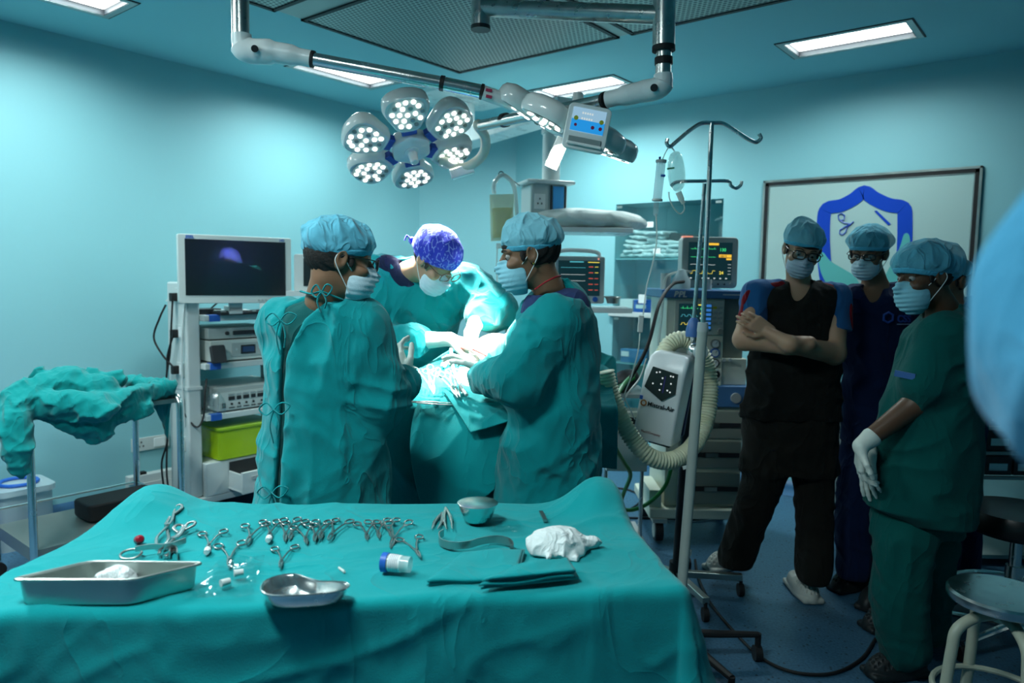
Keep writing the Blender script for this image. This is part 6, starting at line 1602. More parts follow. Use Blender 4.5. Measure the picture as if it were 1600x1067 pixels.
# the unit
uc = ond(1040, 620, 3.0)
u = thing('warming_unit', 'white box-shaped air warming unit hung on the wheeled stand, dark touch panel on front', 'medical device', W(uc.x, uc.y, uc.z), YAW+rad(-30))
u.rotation_euler = (0, rad(8), YAW+rad(-30))
def loft(name, rows, m_, parent, bevel=0.0, seg=6):
    """rows: z, x0, x1, y0, y1, r"""
    b = MB(); first = True; n = 4*(seg+1)
    for z, x0, x1, y0, y1, r in rows:
        for cx, cy, a0_ in ((x1-r, y1-r, 0), (x0+r, y1-r, 90), (x0+r, y0+r, 180), (x1-r, y0+r, 270)):
            for i in range(seg+1): q = rad(a0_+90*i/seg); b.v.append((cx+r*math.cos(q), cy+r*math.sin(q), z))
    for j in range(len(rows)-1):
        for i in range(n): b.f.append((j*n+i, j*n+(i+1) % n, (j+1)*n+(i+1) % n, (j+1)*n+i))
    b.f.append(tuple(range(n-1, -1, -1))); b.f.append(tuple((len(rows)-1)*n+i for i in range(n))); b.mi = [0]*len(b.f)
    return b.build(name, m_, parent, bevel=bevel, angle=50)
UW = mat('unit_white', (.84, .88, .90), rough=.3)
loft('housing', [(-.185, -.085, .075, -.065, .05, .012), (-.18, -.09, .08, -.075, .055, .015), (.10, -.085, .085, -.080, .06, .016), (.165, -.078, .084, -.062, .062, .018), (.182, -.068, .078, -.045, .055, .018), (.188, -.055, .066, -.03, .045, .018)], UW, u)
m = MB(); m.b2(-.07, .085, .056, .085, -.16, .15); m.build('back_shell', mat('unit_navy', (.01, .02, .10), rough=.4), u, bevel=.006)
m = MB(); m.b2(-.03, .06, -.03, .05, -.20, -.182); m.build('foot_plate', DARKP, u)
hexp = [(-.068, .015), (-.060, .125), (-.052, .135), (.052, .135), (.060, .128), (.060, .035), (.0, -.004), (-.055, .008)]
hexp = [(-.070, .040), (-.048, .128), (.058, .118), (.062, .035), (.012, -.004)]
m = MB(); m.prism(hexp, -.0855, -.079, Matrix(((1, 0, 0, 0), (0, 0, 1, 0), (0, 1, 0, 0), (0, 0, 0, 1)))); tp = m.build('touch_panel', mat('panel_dark_grey', (.03, .045, .045), rough=.3), u, smooth=False)
for x, z in ((-.028, .108), (-.015, .112), (-.036, .060), (.0, .09), (-.002, .065), (-.004, .04), (.032, .105), (.042, .105), (.038, .075), (.028, .045), (.040, .04)):
    m = MB(); m.ball((x, -.0865, z), (.0035, .001, .0035), 10, 6); m.build('symbol', SC_WHT, tp)
m = MB(); m.b2(.008, .013, -.0875, -.086, .03, .10); m.build('level_bar', mat('bar_violet', (.05, .04, .2), rough=.4), tp)
m = MB(); m.tube([(-.062+.011*math.cos(k*PI/8), -.0830, -.028+.011*math.sin(k*PI/8)) for k in range(16)], .003, 6, closed=True); m.build('round_logo', mat('logo_orange', (.5, .2, .05), rough=.5), u)
m = MB(); m.b2(-.082, -.070, -.0835, -.079, -.016, .0); m.build('small_sticker', BLUEP, u)
text('Mistral-Air', .026, 'lettering', DARKP, u, (-.045, -.0835, -.036), ext=.0008, bold=.0004); text('The37Company', .013, 'lettering', mat('logo_red', (.3, .04, .05), rough=.5), u, (-.055, -.0805, -.15), ext=.0008)
# corrugated hose
hp_ = [(946, 580, 2.88), (953, 610, 2.88), (968, 648, 2.87), (990, 688, 2.86), (1018, 715, 2.85), (1050, 719, 2.88), (1080, 700, 2.95), (1102, 660, 3.02), (1109, 610, 3.06), (1104, 570, 3.08), (1088, 543, 3.08), (1066, 530, 3.08), (1046, 538, 3.07), (1036, 556, 3.05)]
pts = catmull([ond(*q) for q in hp_], 10); L = 0; dense = [pts[0]]
cum = [0]
for a_, b_ in zip(pts[:-1], pts[1:]): cum.append(cum[-1]+(b_-a_).length)
N = int(cum[-1]/.0035); path = []; j = 0
for i in range(N+1):
    s = cum[-1]*i/N
    while j < len(cum)-2 and cum[j+1] < s: j += 1
    k = (s-cum[j])/(cum[j+1]-cum[j]+1e-9); path.append(pts[j].lerp(pts[j+1], k))
HOSE = mat('hose_cream', (.74, .74, .54), rough=.5, var=.08)
hc_ = ond(1050, 640, 2.95); m = MB(); m.tube([q-hc_ for q in path], [.034+.0034*math.sin(2*PI*i*.0035/.0135) for i in range(N+1)], 22)
o = m.build('corrugated_hose', HOSE, angle=80); o.location = W(*hc_); o.rotation_euler = (0, 0, YAW); tag(o, 'wide cream corrugated hose looping below the warming unit to the patient', 'hose')
m = MB(); q = ond(1030, 718, 2.83)-hc_; m.box(q, (.028, .004, .016), rot=ry3(.3)); m.box(ond(1071, 730, 2.86)-hc_, (.022, .004, .014), rot=ry3(-.3)); m.build('paper_tag', PAPER, o)

# ------------------------------------------------------------------ IV stand
IB = Vector((.665, 2.72, 0))
t = thing('iv_stand', 'chrome drip stand with two hooks, white lower tube and black five-leg base', 'IV stand', W(IB.x, IB.y, 0), YAW)
def P4(px_, py_, d): return ond(px_, py_, d)-IB
tp_ = P4(1112, 192, 2.78); mid = P4(1098, 514, 2.76); bot = Vector((0, 0, .12))
WT = mat('painted_tube_white', (.48, .54, .50), rough=.4, var=.1)
m = MB(); m.cyl(mid, tp_, .009, seg=14); m.build('upper_pole', CHROME, t)
m = MB(); m.cyl(bot, mid, .0195, seg=20); m.build('lower_tube', WT, t)
m = MB(); m.cyl(mid-Vector((0, 0, .01)), mid+Vector((0, 0, .025)), .0215, .019, seg=20); m.build('collar', WHITE, t)
for pts_ in (((1112, 192), (1095, 193), (1075, 206), (1056, 222), (1047, 229), (1042, 224), (1043, 217)), ((1112, 192), (1130, 193), (1150, 205), (1170, 218), (1182, 222), (1189, 216), (1186, 209))):
    m = MB(); m.tube(catmull([P4(a_, b_, 2.78) for a_, b_ in pts_], 6), .0075, 8); m.build('hook_arm', CHROME, t)
for k in range(5):
    a_ = rad(-68+72*k); e = Vector((math.cos(a_)*.32, math.sin(a_)*.32, .09))
    m = MB(); m.tube([(0, 0, .12), e*.5+Vector((0, 0, .065)), e+Vector((0, 0, .015))], [.020, .018, .014], 10, flat=.8); m.build('base_leg', BLACK, t)
    m = MB(); m.cyl(e+Vector((-.014, 0, -.06)), e+Vector((.014, 0, -.06)), .030, seg=18); m.cyl(e+Vector((0, 0, -.05)), e+Vector((0, 0, .02)), .012); m.build('castor', BLACK, t)
# infusion bag, burette, line
hb = P4(1046, 228, 2.78)+IB
g_ = At('infusion_bag', 'clear infusion bag hanging from the left hook of the drip stand', 'IV bag', ond(1060, 270, 2.78))
BAGM = glass_mat('bag_film', (.92, .95, .93), .30, .18)
m = MB(); P = [g_.q(x, y, 2.78) for x, y in ((1044, 236), (1063, 231), (1069, 250), (1074, 285), (1066, 300), (1055, 303), (1044, 292), (1041, 262))]
c_ = sum(P, Vector())/len(P); rings = []
for s_, yy in ((.0, -.022), (.55, -.022), (.85, -.014), (1.0, 0), (.85, .014), (.55, .022), (0, .022)):
    m.v += [tuple(c_+(q-c_)*max(s_, .01)+Vector((0, yy, 0))) for q in P]
n = len(P)
for i in range(6):
    for k in range(n): m.f.append((i*n+k, i*n+(k+1) % n, (i+1)*n+(k+1) % n, (i+1)*n+k))
m.mi = [0]*len(m.f); m.build('bag', BAGM, g_.t, sub=1, angle=180)
m = MB(); m.tube(catmull([g_.q(1060, 300, 2.78), g_.q(1065, 312, 2.78), g_.q(1068, 318, 2.78)], 5), [.011]*6+[.008]*5, 10); m.build('port', clear('port_plastic', (.7, .75, .7), .7), g_.t)
m = MB(); m.tube(catmull([g_.q(1068, 318, 2.78), g_.q(1069, 328, 2.78), g_.q(1062, 334, 2.78), g_.q(1052, 324, 2.78), g_.q(1046, 310, 2.78), g_.q(1045, 300, 2.78)], 5), .003, 8); m.build('tube_loop', TUBEM, g_.t)
m = MB(); m.tube(catmull([g_.q(1046, 226, 2.78), g_.q(1050, 231, 2.78), g_.q(1054, 236, 2.78)], 4), .003, 6); m.build('hanger', TUBEM, g_.t)
MB().box(g_.q(1048, 263, 2.755), (.028, .001, .006), rot=ry3(-.15)).build('printing', mat('print_green', (.02, .2, .1), rough=.6), g_.t)
b_ = At('burette', 'clear measuring chamber with blue marks hanging beside the infusion bag', 'IV drip chamber', ond(1029, 283, 2.77))
m = MB(); m.cyl(b_.q(1033, 254, 2.77), b_.q(1027, 311, 2.77), .017, seg=20); m.build('chamber', clear('chamber_plastic', (.7, .85, .88), .45), b_.t)
m = MB(); m.cyl(b_.q(1033, 254, 2.77), b_.q(1033.2, 250, 2.77), .020, seg=20); m.build('cap', WHITE, b_.t)
m = MB(); m.cyl(b_.q(1027, 311, 2.77), b_.q(1026.8, 314, 2.77), .020, seg=20); m.build('cap', WHITE, b_.t)
m = MB(); m.cyl(b_.q(1036, 273, 2.755), b_.q(1035.8, 276, 2.755), .009, seg=12); m.build('blue_mark', BLUEP, b_.t)
m = MB(); m.cyl(b_.q(1031, 252, 2.77), b_.q(1031, 245, 2.77), .004, seg=10); m.build('blue_stopper', BLUEP, b_.t)
m = MB(); m.tube(catmull([b_.q(1035, 250, 2.77), b_.q(1040, 238, 2.77), b_.q(1046, 228, 2.78)], 4), .002, 6); m.build('hanger', TUBEM, b_.t)
m = MB(); m.lathe([(.010, 0), (.010, .045), (.005, .055)], c=b_.q(1025.5, 315, 2.77), axis=(-.02, 0, -1), seg=16); m.build('drip_chamber', CLEAR, b_.t)
l_ = At('infusion_line', 'long thin clear infusion tube running down from the measuring chamber', 'tube', ond(1010, 450, 2.77))
m = MB(); m.tube(catmull([l_.q(*q) for q in ((1025, 334, 2.77), (1026, 375, 2.77), (1020, 410, 2.77), (1010, 450, 2.77), (1005, 492, 2.77))], 8), .0028, 8); m.build('upper_tube', TUBEM, l_.t)
m = MB(); m.tube(catmull([l_.q(*q) for q in ((1000, 518, 2.77), (997, 548, 2.76), (986, 590, 2.76), (976, 618, 2.76), (985, 640, 2.76), (992, 655, 2.78))], 8), .0028, 8); m.build('lower_tube', TUBEM, l_.t)
m = MB(); m.box(l_.q(1001, 506, 2.77), (.020, .012, .065), rot=ry3(.05)); m.build('roller_clamp', WHITE, l_.t, bevel=.003)

# ------------------------------------------------------------------ hoses and cables
def cable(name, label, pts, r, m_, cat='cable', z=None, n=8):
    P = [onz(*q[:2], q[2] if len(q) > 2 else .008) for q in pts] if z is None else [ond(*q) for q in pts]
    c_ = P[len(P)//2].copy(); b = MB(); b.tube([q-c_ for q in catmull(P, n)], r, 10); o = b.build(name, m_); o.location = W(*c_); o.rotation_euler = (0, 0, YAW); return tag(o, label, cat)
GREENH = mat('green_hose', (.015, .22, .04), rough=.4)
cable('oxygen_hose', 'green oxygen hose looping down to the floor beside the anaesthesia machine', [(956, 640, 3.1), (958, 690, 3.3), (974, 722, 3.55), (985, 742, 3.7), (974, 772, 3.85), (970, 790, 3.95), (984, 797, 3.98), (1010, 788, 3.98), (1036, 764, 3.95), (1047, 738, 3.95), (1050, 705, 3.95)], .011, GREENH, 'hose', z=1)
cable('oxygen_hose', 'short green hose rising behind the warming unit', [(960, 625, 3.15), (975, 600, 3.3), (990, 585, 3.5)], .010, GREENH, 'hose', z=1)
cable('black_cable', 'black cable looping on the floor left of the anaesthesia machine', [(925, 765), (960, 762), (990, 768), (1000, 782), (985, 795), (968, 800), (975, 808), (1030, 810), (1090, 812), (1130, 806)], .006, BLACK)
cable('black_cable', 'long black cable running across the floor in the foreground at right', [(1086, 875), (1092, 905), (1112, 945), (1150, 990), (1190, 1028), (1240, 1050), (1300, 1052), (1345, 1030), (1368, 998)], .0065, BLACK)
cable('grey_cable', 'pale cable lying on the floor along the back wall skirting', [(928, 716), (945, 720), (962, 718), (980, 710)], .008, WHITE)
cable('monitor_cable', 'thick black cable arching from the anaesthesia machine behind the warming unit', [(1068, 440, 3.9), (1050, 445, 3.8), (1030, 475, 3.6), (1012, 540, 3.45), (985, 590, 3.4), (962, 610, 3.3)], .009, BLACK, z=1)
cable('monitor_cable', 'thin white cable trailing from the drape past the warming unit', [(1010, 560, 3.2), (1000, 590, 3.2), (975, 625, 3.1), (960, 680, 3.2), (930, 695, 3.3)], .004, WHITE, z=1)
# small ventilator cart items behind the hose
t = thing('suction_cart', 'low grey cart with small devices behind the hose and the warming unit', 'cart', W(.66, 3.95, 0), YAW)
m = MB(); m.b2(-.14, .08, -.1, .25, .85, .87); m.build('shelf', GREYP, t); m = MB(); m.b2(-.14, .08, -.1, .25, .45, .66); m.build('cabinet', WHITE, t, bevel=.004)
for x in (-.13, .07):
    m = MB(); m.cyl((x, 0, .05), (x, 0, .87), .012); m.build('post', CHROME, t)
m = MB(); m.b2(-.15, .09, -.12, .27, .0, .05); m.build('base', GREYP, t)
b = thing('breathing_mask', 'black breathing bag with green strap on the low grey cart', 'breathing bag', W(.61, 3.92, .87), YAW)
m = MB(); m.ball((0, 0, .06), (.09, .06, .06), rot=ry3(-.5)); m.build('bag', DARKP, b); m = MB(); m.tube([(-.05, -.06, .03), (0, -.062, .06), (.05, -.055, .09)], .009, 8); m.build('green_strap', GREENH, b)
b = thing('control_box', 'pale control box lying at the front of the low grey cart', 'box', W(.62, 3.88, .66), YAW)
m = MB(); m.b2(-.08, .08, -.05, .08, 0, .12); m.build('case', CREAM, b, bevel=.005); m = MB(); m.b2(-.06, .06, -.054, -.049, .04, .09); m.build('face', DARKP, b)

# ------------------------------------------------------------------ things behind and beside the onlookers
t = thing('side_cabinet', 'pale low cabinet with blue top edge behind the onlookers', 'cabinet', W(2.08, 4.25, 0), YAW+rad(-38.9))
m = MB(); m.b2(-.22, .22, -.15, .22, 0.02, .76); m.build('body', WHITE, t, bevel=.004); m = MB(); m.b2(-.23, .23, -.16, .23, .76, .79); m.build('top', BLUEP, t)
o = crumple('plastic_bag', 'clear plastic bag with orange contents on the low cabinet behind the onlookers', W(2.02, 4.20, .79), (.10, .08, .07), PLAS, 12, 'plastic bag', h=.005)
m = MB(); m.ball((0, 0, .03), (.05, .04, .025)); m.build('orange_contents', mat('orange_item', (.6, .18, .05), rough=.6), o)
# drug cart
dc = ond(1530, 745, 3.75)
t = thing('drawer_cart', 'aluminium cart with black drawers and white labels at the right edge', 'cart', W(dc.x, dc.y, 0), YAW)
zb_ = dc.z; zt_ = ond(1530, 628, 3.75).z; ZTOP = ond(1530, 590, 3.75).z
ALUF = mat('aluminium_profile', (.30, .36, .34), rough=.4, metal=.5)
for x in (0, .62):
    m = MB(); m.b2(x-.012, x+.012, -.02, .02, .06, zt_+.02); m.build('upright', ALUF, t)
    m = MB(); m.b2(x-.012, x+.012, .36, .40, .06, zt_+.02); m.build('upright', ALUF, t)
hgt = (zt_-zb_)/3
for r_ in range(4):
    m = MB(); z = zb_+r_*hgt; m.b2(.0, .62, -.022, .0, z-.008, z+.008); m.build('rail', ALUF, t)
for r_ in range(3):
    for c_ in range(4):
        x0 = .02+c_*.15; z0 = zb_+r_*hgt+.014
        m = MB(); m.b2(x0, x0+.14, -.012, .35, z0, z0+hgt-.03); d_ = m.build('drawer', DARKP, t, bevel=.003)
        m = MB(); m.b2(x0+.02, x0+.115, -.0145, -.012, z0+.025, z0+.062); m.build('paper_label', PAPER, d_)
m = MB(); m.b2(-.01, .63, -.02, .40, zt_+.02, zt_+.04); m.build('top', ALUF, t)
m = MB(); m.b2(0, .62, 0, .38, .04, .06); m.build('base', ALUF, t)
m = MB(); m.tube([(0, 0, zt_+.04), (0, 0, zt_+.16), (.05, 0, zt_+.2), (.6, 0, zt_+.2)], .010, 8); m.build('rail_bar', CHROME, t)
b = thing('blue_tray', 'blue plastic tray on top of the aluminium drawer cart', 'tray', W(dc.x+.22, dc.y+.15, zt_+.041), YAW)
m = MB(); m.b2(-.16, .16, -.1, .1, 0, .05); m.build('tray_body', BLUEP, b, bevel=.006)
m = MB(); m.cyl((-.05, 0, .05), (-.05, 0, .17), .035); m.build('bottle', FROST, b)
# black stool
st = onz(1592, 800, .58)
t = thing('black_stool', 'round black padded stool on a chrome pole at the right edge', 'stool', W(st.x, st.y, 0), YAW)
m = MB(); m.lathe([(0, .50), (.17, .50), (.195, .52), (.20, .56), (.185, .59), (.10, .60), (0, .60)], seg=44); m.build('seat', mat('black_leather', (.008, .008, .009), rough=.35), t)
m = MB(); m.cyl((0, 0, .10), (0, 0, .50), .022, seg=20); m.build('pole', CHROME, t); m = MB(); m.cyl((0, 0, .22), (0, 0, .36), .032, seg=20); m.build('sleeve', CHROME, t)
m = MB(); m.tube([(.23*math.cos(k*PI/16), .23*math.sin(k*PI/16), .24) for k in range(32)], .009, 8, closed=True); fr_ = m.build('foot_ring', CHROME, t)
m = MB(); m.tube([(-.23, 0, .24), (0, 0, .26), (.23, 0, .24)], .007, 8); m.build('ring_spoke', CHROME, fr_)
for k in range(5):
    a_ = rad(200+72*k); e = Vector((math.cos(a_)*.26, math.sin(a_)*.26, .07))
    m = MB(); m.tube([(0, 0, .11), e], [.018, .012], 10); m.build('base_leg', CHROME, t)
    m = MB(); m.cyl(e+Vector((-.012, 0, -.04)), e+Vector((.012, 0, -.04)), .028, seg=18); m.build('castor', BLACK, t)
# steel stool in front
st = onz(1566, 931, .50)
t = thing('steel_stool', 'round steel stool with bent cream legs at the lower right corner', 'stool', W(st.x, st.y, 0), YAW)
m = MB(); m.lathe([(0, .475), (.135, .475), (.150, .48), (.155, .49), (.155, .505), (.148, .512), (.08, .508), (0, .507)], seg=56); m.build('seat', CHROME, t)
m = MB(); m.lathe([(.03, .42), (.03, .475)], seg=24); m.build('seat_screw', CREAM, t)
CRL = mat('cream_paint', (.42, .45, .36), rough=.4, var=.12)
for a_ in (190, 262, 330, 80):
    c_, s_ = math.cos(rad(a_)), math.sin(rad(a_))
    m = MB(); m.tube(catmull([(c_*.02, s_*.02, .44), (c_*.09, s_*.09, .435), (c_*.155, s_*.155, .40), (c_*.17, s_*.17, .33), (c_*.19, s_*.19, .15), (c_*.22, s_*.22, .0)], 7), .0175, 12); m.build('leg', CRL, t)
m = MB(); m.tube([(.175*math.cos(k*PI/16), .175*math.sin(k*PI/16), .17) for k in range(32)], .010, 8, closed=True); m.build('leg_ring', CRL, t)
# ------------------------------------------------------------------ surgical light heads
LED = mat('led_lens_lit', (.9, .9, .9), emit=(1.0, 1.0, .95), estr=4.0); LEDO = mat('led_lens_off', (.25, .28, .26), rough=.2)
PODW = mat('lamp_shell_white', (.82, .87, .85), rough=.2, coat=.5); PODF = mat('lamp_face', (.55, .66, .62), rough=.25)
BRB = mat('bracket_blue', (.012, .06, .30), rough=.35)
def light_head(name, label):
    """faces local -Z; six pods around a hexagonal hub"""
    t = thing(name, label, 'surgical light')
    out = [(-.038, .0), (-.060, .035), (-.083, .085), (-.080, .125), (-.055, .150), (0, .162), (.055, .150), (.080, .125), (.083, .085), (.060, .035), (.038, .0), (0, -.006)]
    base = catmull([Vector((x, y, 0)) for x, y in out], 4, True); cen = Vector((0, .08, 0))
    leds = [(-.030, .030), (.0, .025), (.030, .030), (-.048, .058), (-.017, .052), (.016, .055), (.047, .060), (-.058, .090), (-.030, .082), (0, .080), (.030, .086), (.058, .092),
            (-.045, .116), (-.014, .110), (.016, .112), (.046, .118), (-.028, .138), (.002, .140), (.030, .136)]
    off = {1, 5, 9, 12, 18}
    for k in range(6):
        M = Matrix.Rotation(rad(60*k+8), 4, 'Z') @ Matrix.Translation((0, .118, 0)) @ Matrix.Rotation(rad(7), 4, 'X')
        m = MB(); n = len(base)
        prof = [(.0, 0.0), (.86, .0), (.98, .0), (1.05, .008), (1.09, .022), (1.06, .048), (.95, .062), (.62, .074), (.01, .078)]
        for s_, z in prof: m.v += [tuple(M @ (cen+(q-cen)*max(s_, .004)+Vector((0, 0, z)))) for q in base]
        for i in range(len(prof)-1):
            for j in range(n): m.f.append((i*n+j, i*n+(j+1) % n, (i+1)*n+(j+1) % n, (i+1)*n+j))
        m.mi = [0]*len(m.f); pod = m.build('lamp_pod', PODW, t, angle=50)
        m = MB(); m.add([tuple(M @ (cen+(q-cen)*.87+Vector((0, 0, -.002)))) for q in base], [tuple(range(n))])
        for i, (x, y) in enumerate(leds):
            m.m = 2 if (i+k) % 19 in off else 1; m.cyl(M @ Vector((x, y, -.0025)), M @ Vector((x, y, -.006)), .0088, seg=14)
        m.build('led_face', [PODF, LED, LEDO], pod, smooth=False)
        M2 = Matrix.Rotation(rad(60*k+8), 4, 'Z')
        m = MB(); m.box(M2 @ Vector((0, .105, .020)), (.062, .045, .030), rot=M2.to_3x3()); m.build('bracket', BRB, t, bevel=.004)
    hexo = [Vector((.088*math.cos(rad(60*k+38)), .088*math.sin(rad(60*k+38)), 0)) for k in range(6)]
    hexo = rquad6(hexo, .02)
    m = MB(); n = len(hexo)
    for s_, z in ((.0, -.010), (.80, -.010), (.97, -.002), (1.0, .010), (1.0, .045), (.8, .065), (.01, .07)): m.v += [tuple(q*max(s_, .004)+Vector((0, 0, z))) for q in hexo]
    for i in range(6):
        for j in range(n): m.f.append((i*n+j, i*n+(j+1) % n, (i+1)*n+(j+1) % n, (i+1)*n+j))
    m.mi = [0]*len(m.f); h_ = m.build('hub', PODW, t, angle=40)
    m = MB(); m.lathe([(.032, -.010), (.032, -.014), (.019, -.018), (.017, -.06), (.012, -.064), (0, -.064)], seg=28); m.build('handle', PODW, h_)
    return t
def rquad6(cs, r, n=5):
    out = []; N = len(cs)
    for i in range(N):
        p, q, s = cs[i-1], cs[i], cs[(i+1) % N]; a = q+(p-q).normalized()*r; b = q+(s-q).normalized()*r
        for k in range(n+1): u = k/n; out.append((1-u)**2*a+2*u*(1-u)*q+u*u*b)
    return out
def orient(t, c, dst, spin, s=1.0):
    a = W(*c); z = (a-W(*dst)).normalized(); q = z.to_track_quat('Z', 'Y').to_matrix().to_4x4()
    t.matrix_world = Matrix.Translation(a) @ q @ Matrix.Rotation(rad(spin), 4, 'Z') @ Matrix.Scale(s, 4)
lh = light_head('surgical_light_head', 'six-pod surgical light head with lit LEDs, left of the two and facing the viewer')
orient(lh, DOME1, SITE, SPIN1, 1.12)
lh2 = dup(lh, (0, 0, 0), 0, 'six-pod surgical light head seen edge-on behind the small control screen')
orient(lh2, DOME2, SITE, 20, 1.0)
# ------------------------------------------------------------------ suspension arms
CH2 = mat('worn_chrome', (.50, .52, .50), rough=.3, metal=1.0, var=.25, vscale=25)
ARMW = mat('arm_enamel', (.80, .86, .85), rough=.3, var=.06)
h0 = ond(751, 46, 2.75)
a = At('lamp_arm', 'chrome and white jointed arm from the ceiling to the left surgical light', 'lamp arm', h0)
m = MB(); m.cyl((0, 0, 0), (0, 0, CEIL-h0.z), .034, seg=24); m.build('ceiling_pipe', CH2, a.t)
m = MB(); m.cyl((0, 0, -.002), (0, 0, .012), .036, seg=24); m.build('end_cap', DARKP, a.t)
e = a.q(1037, 24, 2.42); m = MB(); m.cyl(a.q(751, 12, 2.75), e, .030, seg=24); m.build('cross_pipe', CH2, a.t)
m = MB(); m.cyl(e+Vector((0, 0, .05)), a.q(1037, 72, 2.42), .036, seg=24); m.build('drop_pipe', CH2, a.t)
m = MB(); m.cyl(a.q(1037, 72, 2.42), a.q(1037, 80, 2.42), .037, seg=24); m.build('black_ring', BLACK, a.t)
m = MB(); m.cyl(a.q(1037, 80, 2.42), a.q(1036, 118, 2.42), .025, seg=24); m.build('swivel_pipe', CH2, a.t)
m = MB(); m.cyl(a.q(1037, 90, 2.42), a.q(1037, 101, 2.42), .029, seg=24); m.build('black_ring', BLACK, a.t)
m = MB(); m.tube(catmull([a.q(1036, 116, 2.42), a.q(1036, 130, 2.42), a.q(1024, 139, 2.43), a.q(1000, 144, 2.46), a.q(948, 156, 2.52)], 6), [.030]*6+[.036]*6+[.036]*6+[.034]*4+[.027]*3, 18); m.build('spring_arm', ARMW, a.t)
m = MB(); m.cyl(a.q(1022, 137, 2.385), a.q(1022, 137, 2.40), .012, seg=16); m.build('joint_bolt', DARKP, a.t)
m = MB(); m.cyl(a.q(948, 156, 2.52), a.q(944, 157, 2.53), .028, seg=20); m.build('black_ring', BLACK, a.t)
m = MB(); m.cyl(a.q(944, 157, 2.53), a.q(752, 196, 3.1), .022, seg=20); m.build('chrome_tube', CHROME, a.t)
m = MB(); m.cyl(a.q(792, 187, 2.97), a.q(786, 188.4, 2.99), .028, seg=20); m.build('black_ring', BLACK, a.t)
m = MB(); m.tube(catmull([a.q(752, 196, 3.1), a.q(747, 196, 3.12), a.q(757, 212, 3.2), a.q(758, 232, 3.3), a.q(747, 250, 3.38), a.q(722, 262, 3.42), a.q(690, 250, 3.46)], 6), .022, 14); m.build('yoke', mat('yoke_cream', (.55, .60, .50), rough=.35), a.t)
m = MB(); m.box(a.q(722, 268, 3.42), (.11, .05, .045), rot=ry3(-.32)); m.build('driver_box', PODW, a.t, bevel=.006)
h1 = ond(376, 58, 2.62)
a = At('lamp_arm', 'white and chrome arm from the upper left carrying the right surgical light', 'lamp arm', h1)
m = MB(); m.cyl((0, 0, 0), (0, 0, CEIL-h1.z), .030, seg=24); m.build('ceiling_pipe', CH2, a.t)
m = MB(); m.tube(catmull([a.q(377, 54, 2.62), a.q(379, 72, 2.62), a.q(394, 80, 2.62), a.q(430, 82, 2.62), a.q(486, 92, 2.63)], 6), [.034]*6+[.044]*6+[.043]*6+[.036]*4+[.029]*3, 20); m.build('spring_arm', ARMW, a.t)
m = MB(); m.cyl(a.q(398, 76, 2.575), a.q(398, 76, 2.55), .012, seg=16); m.build('joint_bolt', DARKP, a.t)
m = MB(); m.cyl(a.q(486, 92, 2.63), a.q(491, 93, 2.63), .029, seg=20); m.build('black_ring', BLACK, a.t)
m = MB(); m.cyl(a.q(491, 93, 2.63), a.q(690, 130, 2.66), .0235, seg=20); m.build('chrome_tube', CHROME, a.t)
m = MB(); m.cyl(a.q(688, 129.6, 2.66), a.q(694, 130.8, 2.66), .027, seg=20); m.build('black_ring', BLACK, a.t)
m = MB(); m.cyl(a.q(694, 131, 2.66), a.q(751, 143, 2.67), .0245, seg=20); m.build('chrome_tube', CHROME, a.t)
m = MB(); m.cyl(a.q(751, 143, 2.67), a.q(755, 144, 2.67), .028, seg=20); m.build('black_ring', BLACK, a.t)
m = MB(); m.tube([a.q(755, 145, 2.67), a.q(820, 168, 2.69), a.q(900, 198, 2.66)], [.026, .026, .024], 16); m.build('white_tube', ARMW, a.t)
for y in (141, 151):
    m = MB(); m.box(a.q(764, y, 2.645), (.022, .004, .010), rot=ry3(.2)); m.build('red_tape', mat('red_tape', (.4, .02, .08), rough=.6), a.t)
m = MB(); m.cyl(a.q(905, 190, 2.72), a.q(903, 146, 2.72), .030, .018, seg=20); m.build('yoke_joint', ARMW, a.t)
m = MB(); p0 = a.q(880, 217, 2.60); p1 = a.q(860, 262, 2.58); v = (p1-p0); m.box((p0+p1)/2, (.045, .010, v.length), rot=ry3(math.atan2(v.x, v.z)) if False else ry3(math.atan2(-v.x, -v.z))); m.build('yoke_blade', ARMW, a.t, bevel=.003)
# control screen
c0 = ond(917, 200, 2.48)
a = At('control_screen', 'small white control screen with blue display hanging in front of the right surgical light', 'control panel', c0)
R = ry3(rad(10)); w_, h_ = .145, .150
m = MB(); m.rbox((0, .012, .0), (w_, .028, h_), .018, axis=1, rot=R); m.build('housing', ARMW, a.t, bevel=.004)
def rp(x, y, z): return R @ Vector((x, y, z))
m = MB(); m.box(rp(0, -.003, .022), (.112, .003, .078), rot=R); s_ = m.build('display', lit('display_pale_blue', (.35, .60, .80), .75), a.t)
m = MB(); m.box(rp(0, -.0045, .003), (.112, .002, .038), rot=R); m.build('display_lower', lit('display_sky', (.02, .30, .75), .9), s_)
for x, z, mm, r_ in ((-.042, .025, 'y', .0075), (.044, .025, 'y', .0075), (-.040, .003, 'r', .005), (.018, .003, 'r', .006), (.044, .003, 'r', .006)):
    m = MB(); m.cyl(rp(x, -.005, z), rp(x, -.007, z), r_, seg=16); m.build('touch_button', mat('btn_yellow', (.45, .5, .05), rough=.4) if mm == 'y' else mat('btn_red', (.35, .02, .10), rough=.4), s_)
for i in range(5):
    for z in (.045, .027):
        m = MB(); m.box(rp(-.022+i*.008, -.0055, z), (.005, .002, .006), rot=R); m.build('level_dot', SC_WHT, s_)
m = MB(); m.box(rp(0, -.004, -.046), (.112, .006, .024), rot=R); m.build('handle_recess', mat('recess_grey', (.25, .32, .32), rough=.3), a.t, bevel=.003)
m = MB(); m.box(rp(0, -.010, -.058), (.118, .008, .010), rot=R); m.build('handle_bar', ARMW, a.t, bevel=.003)

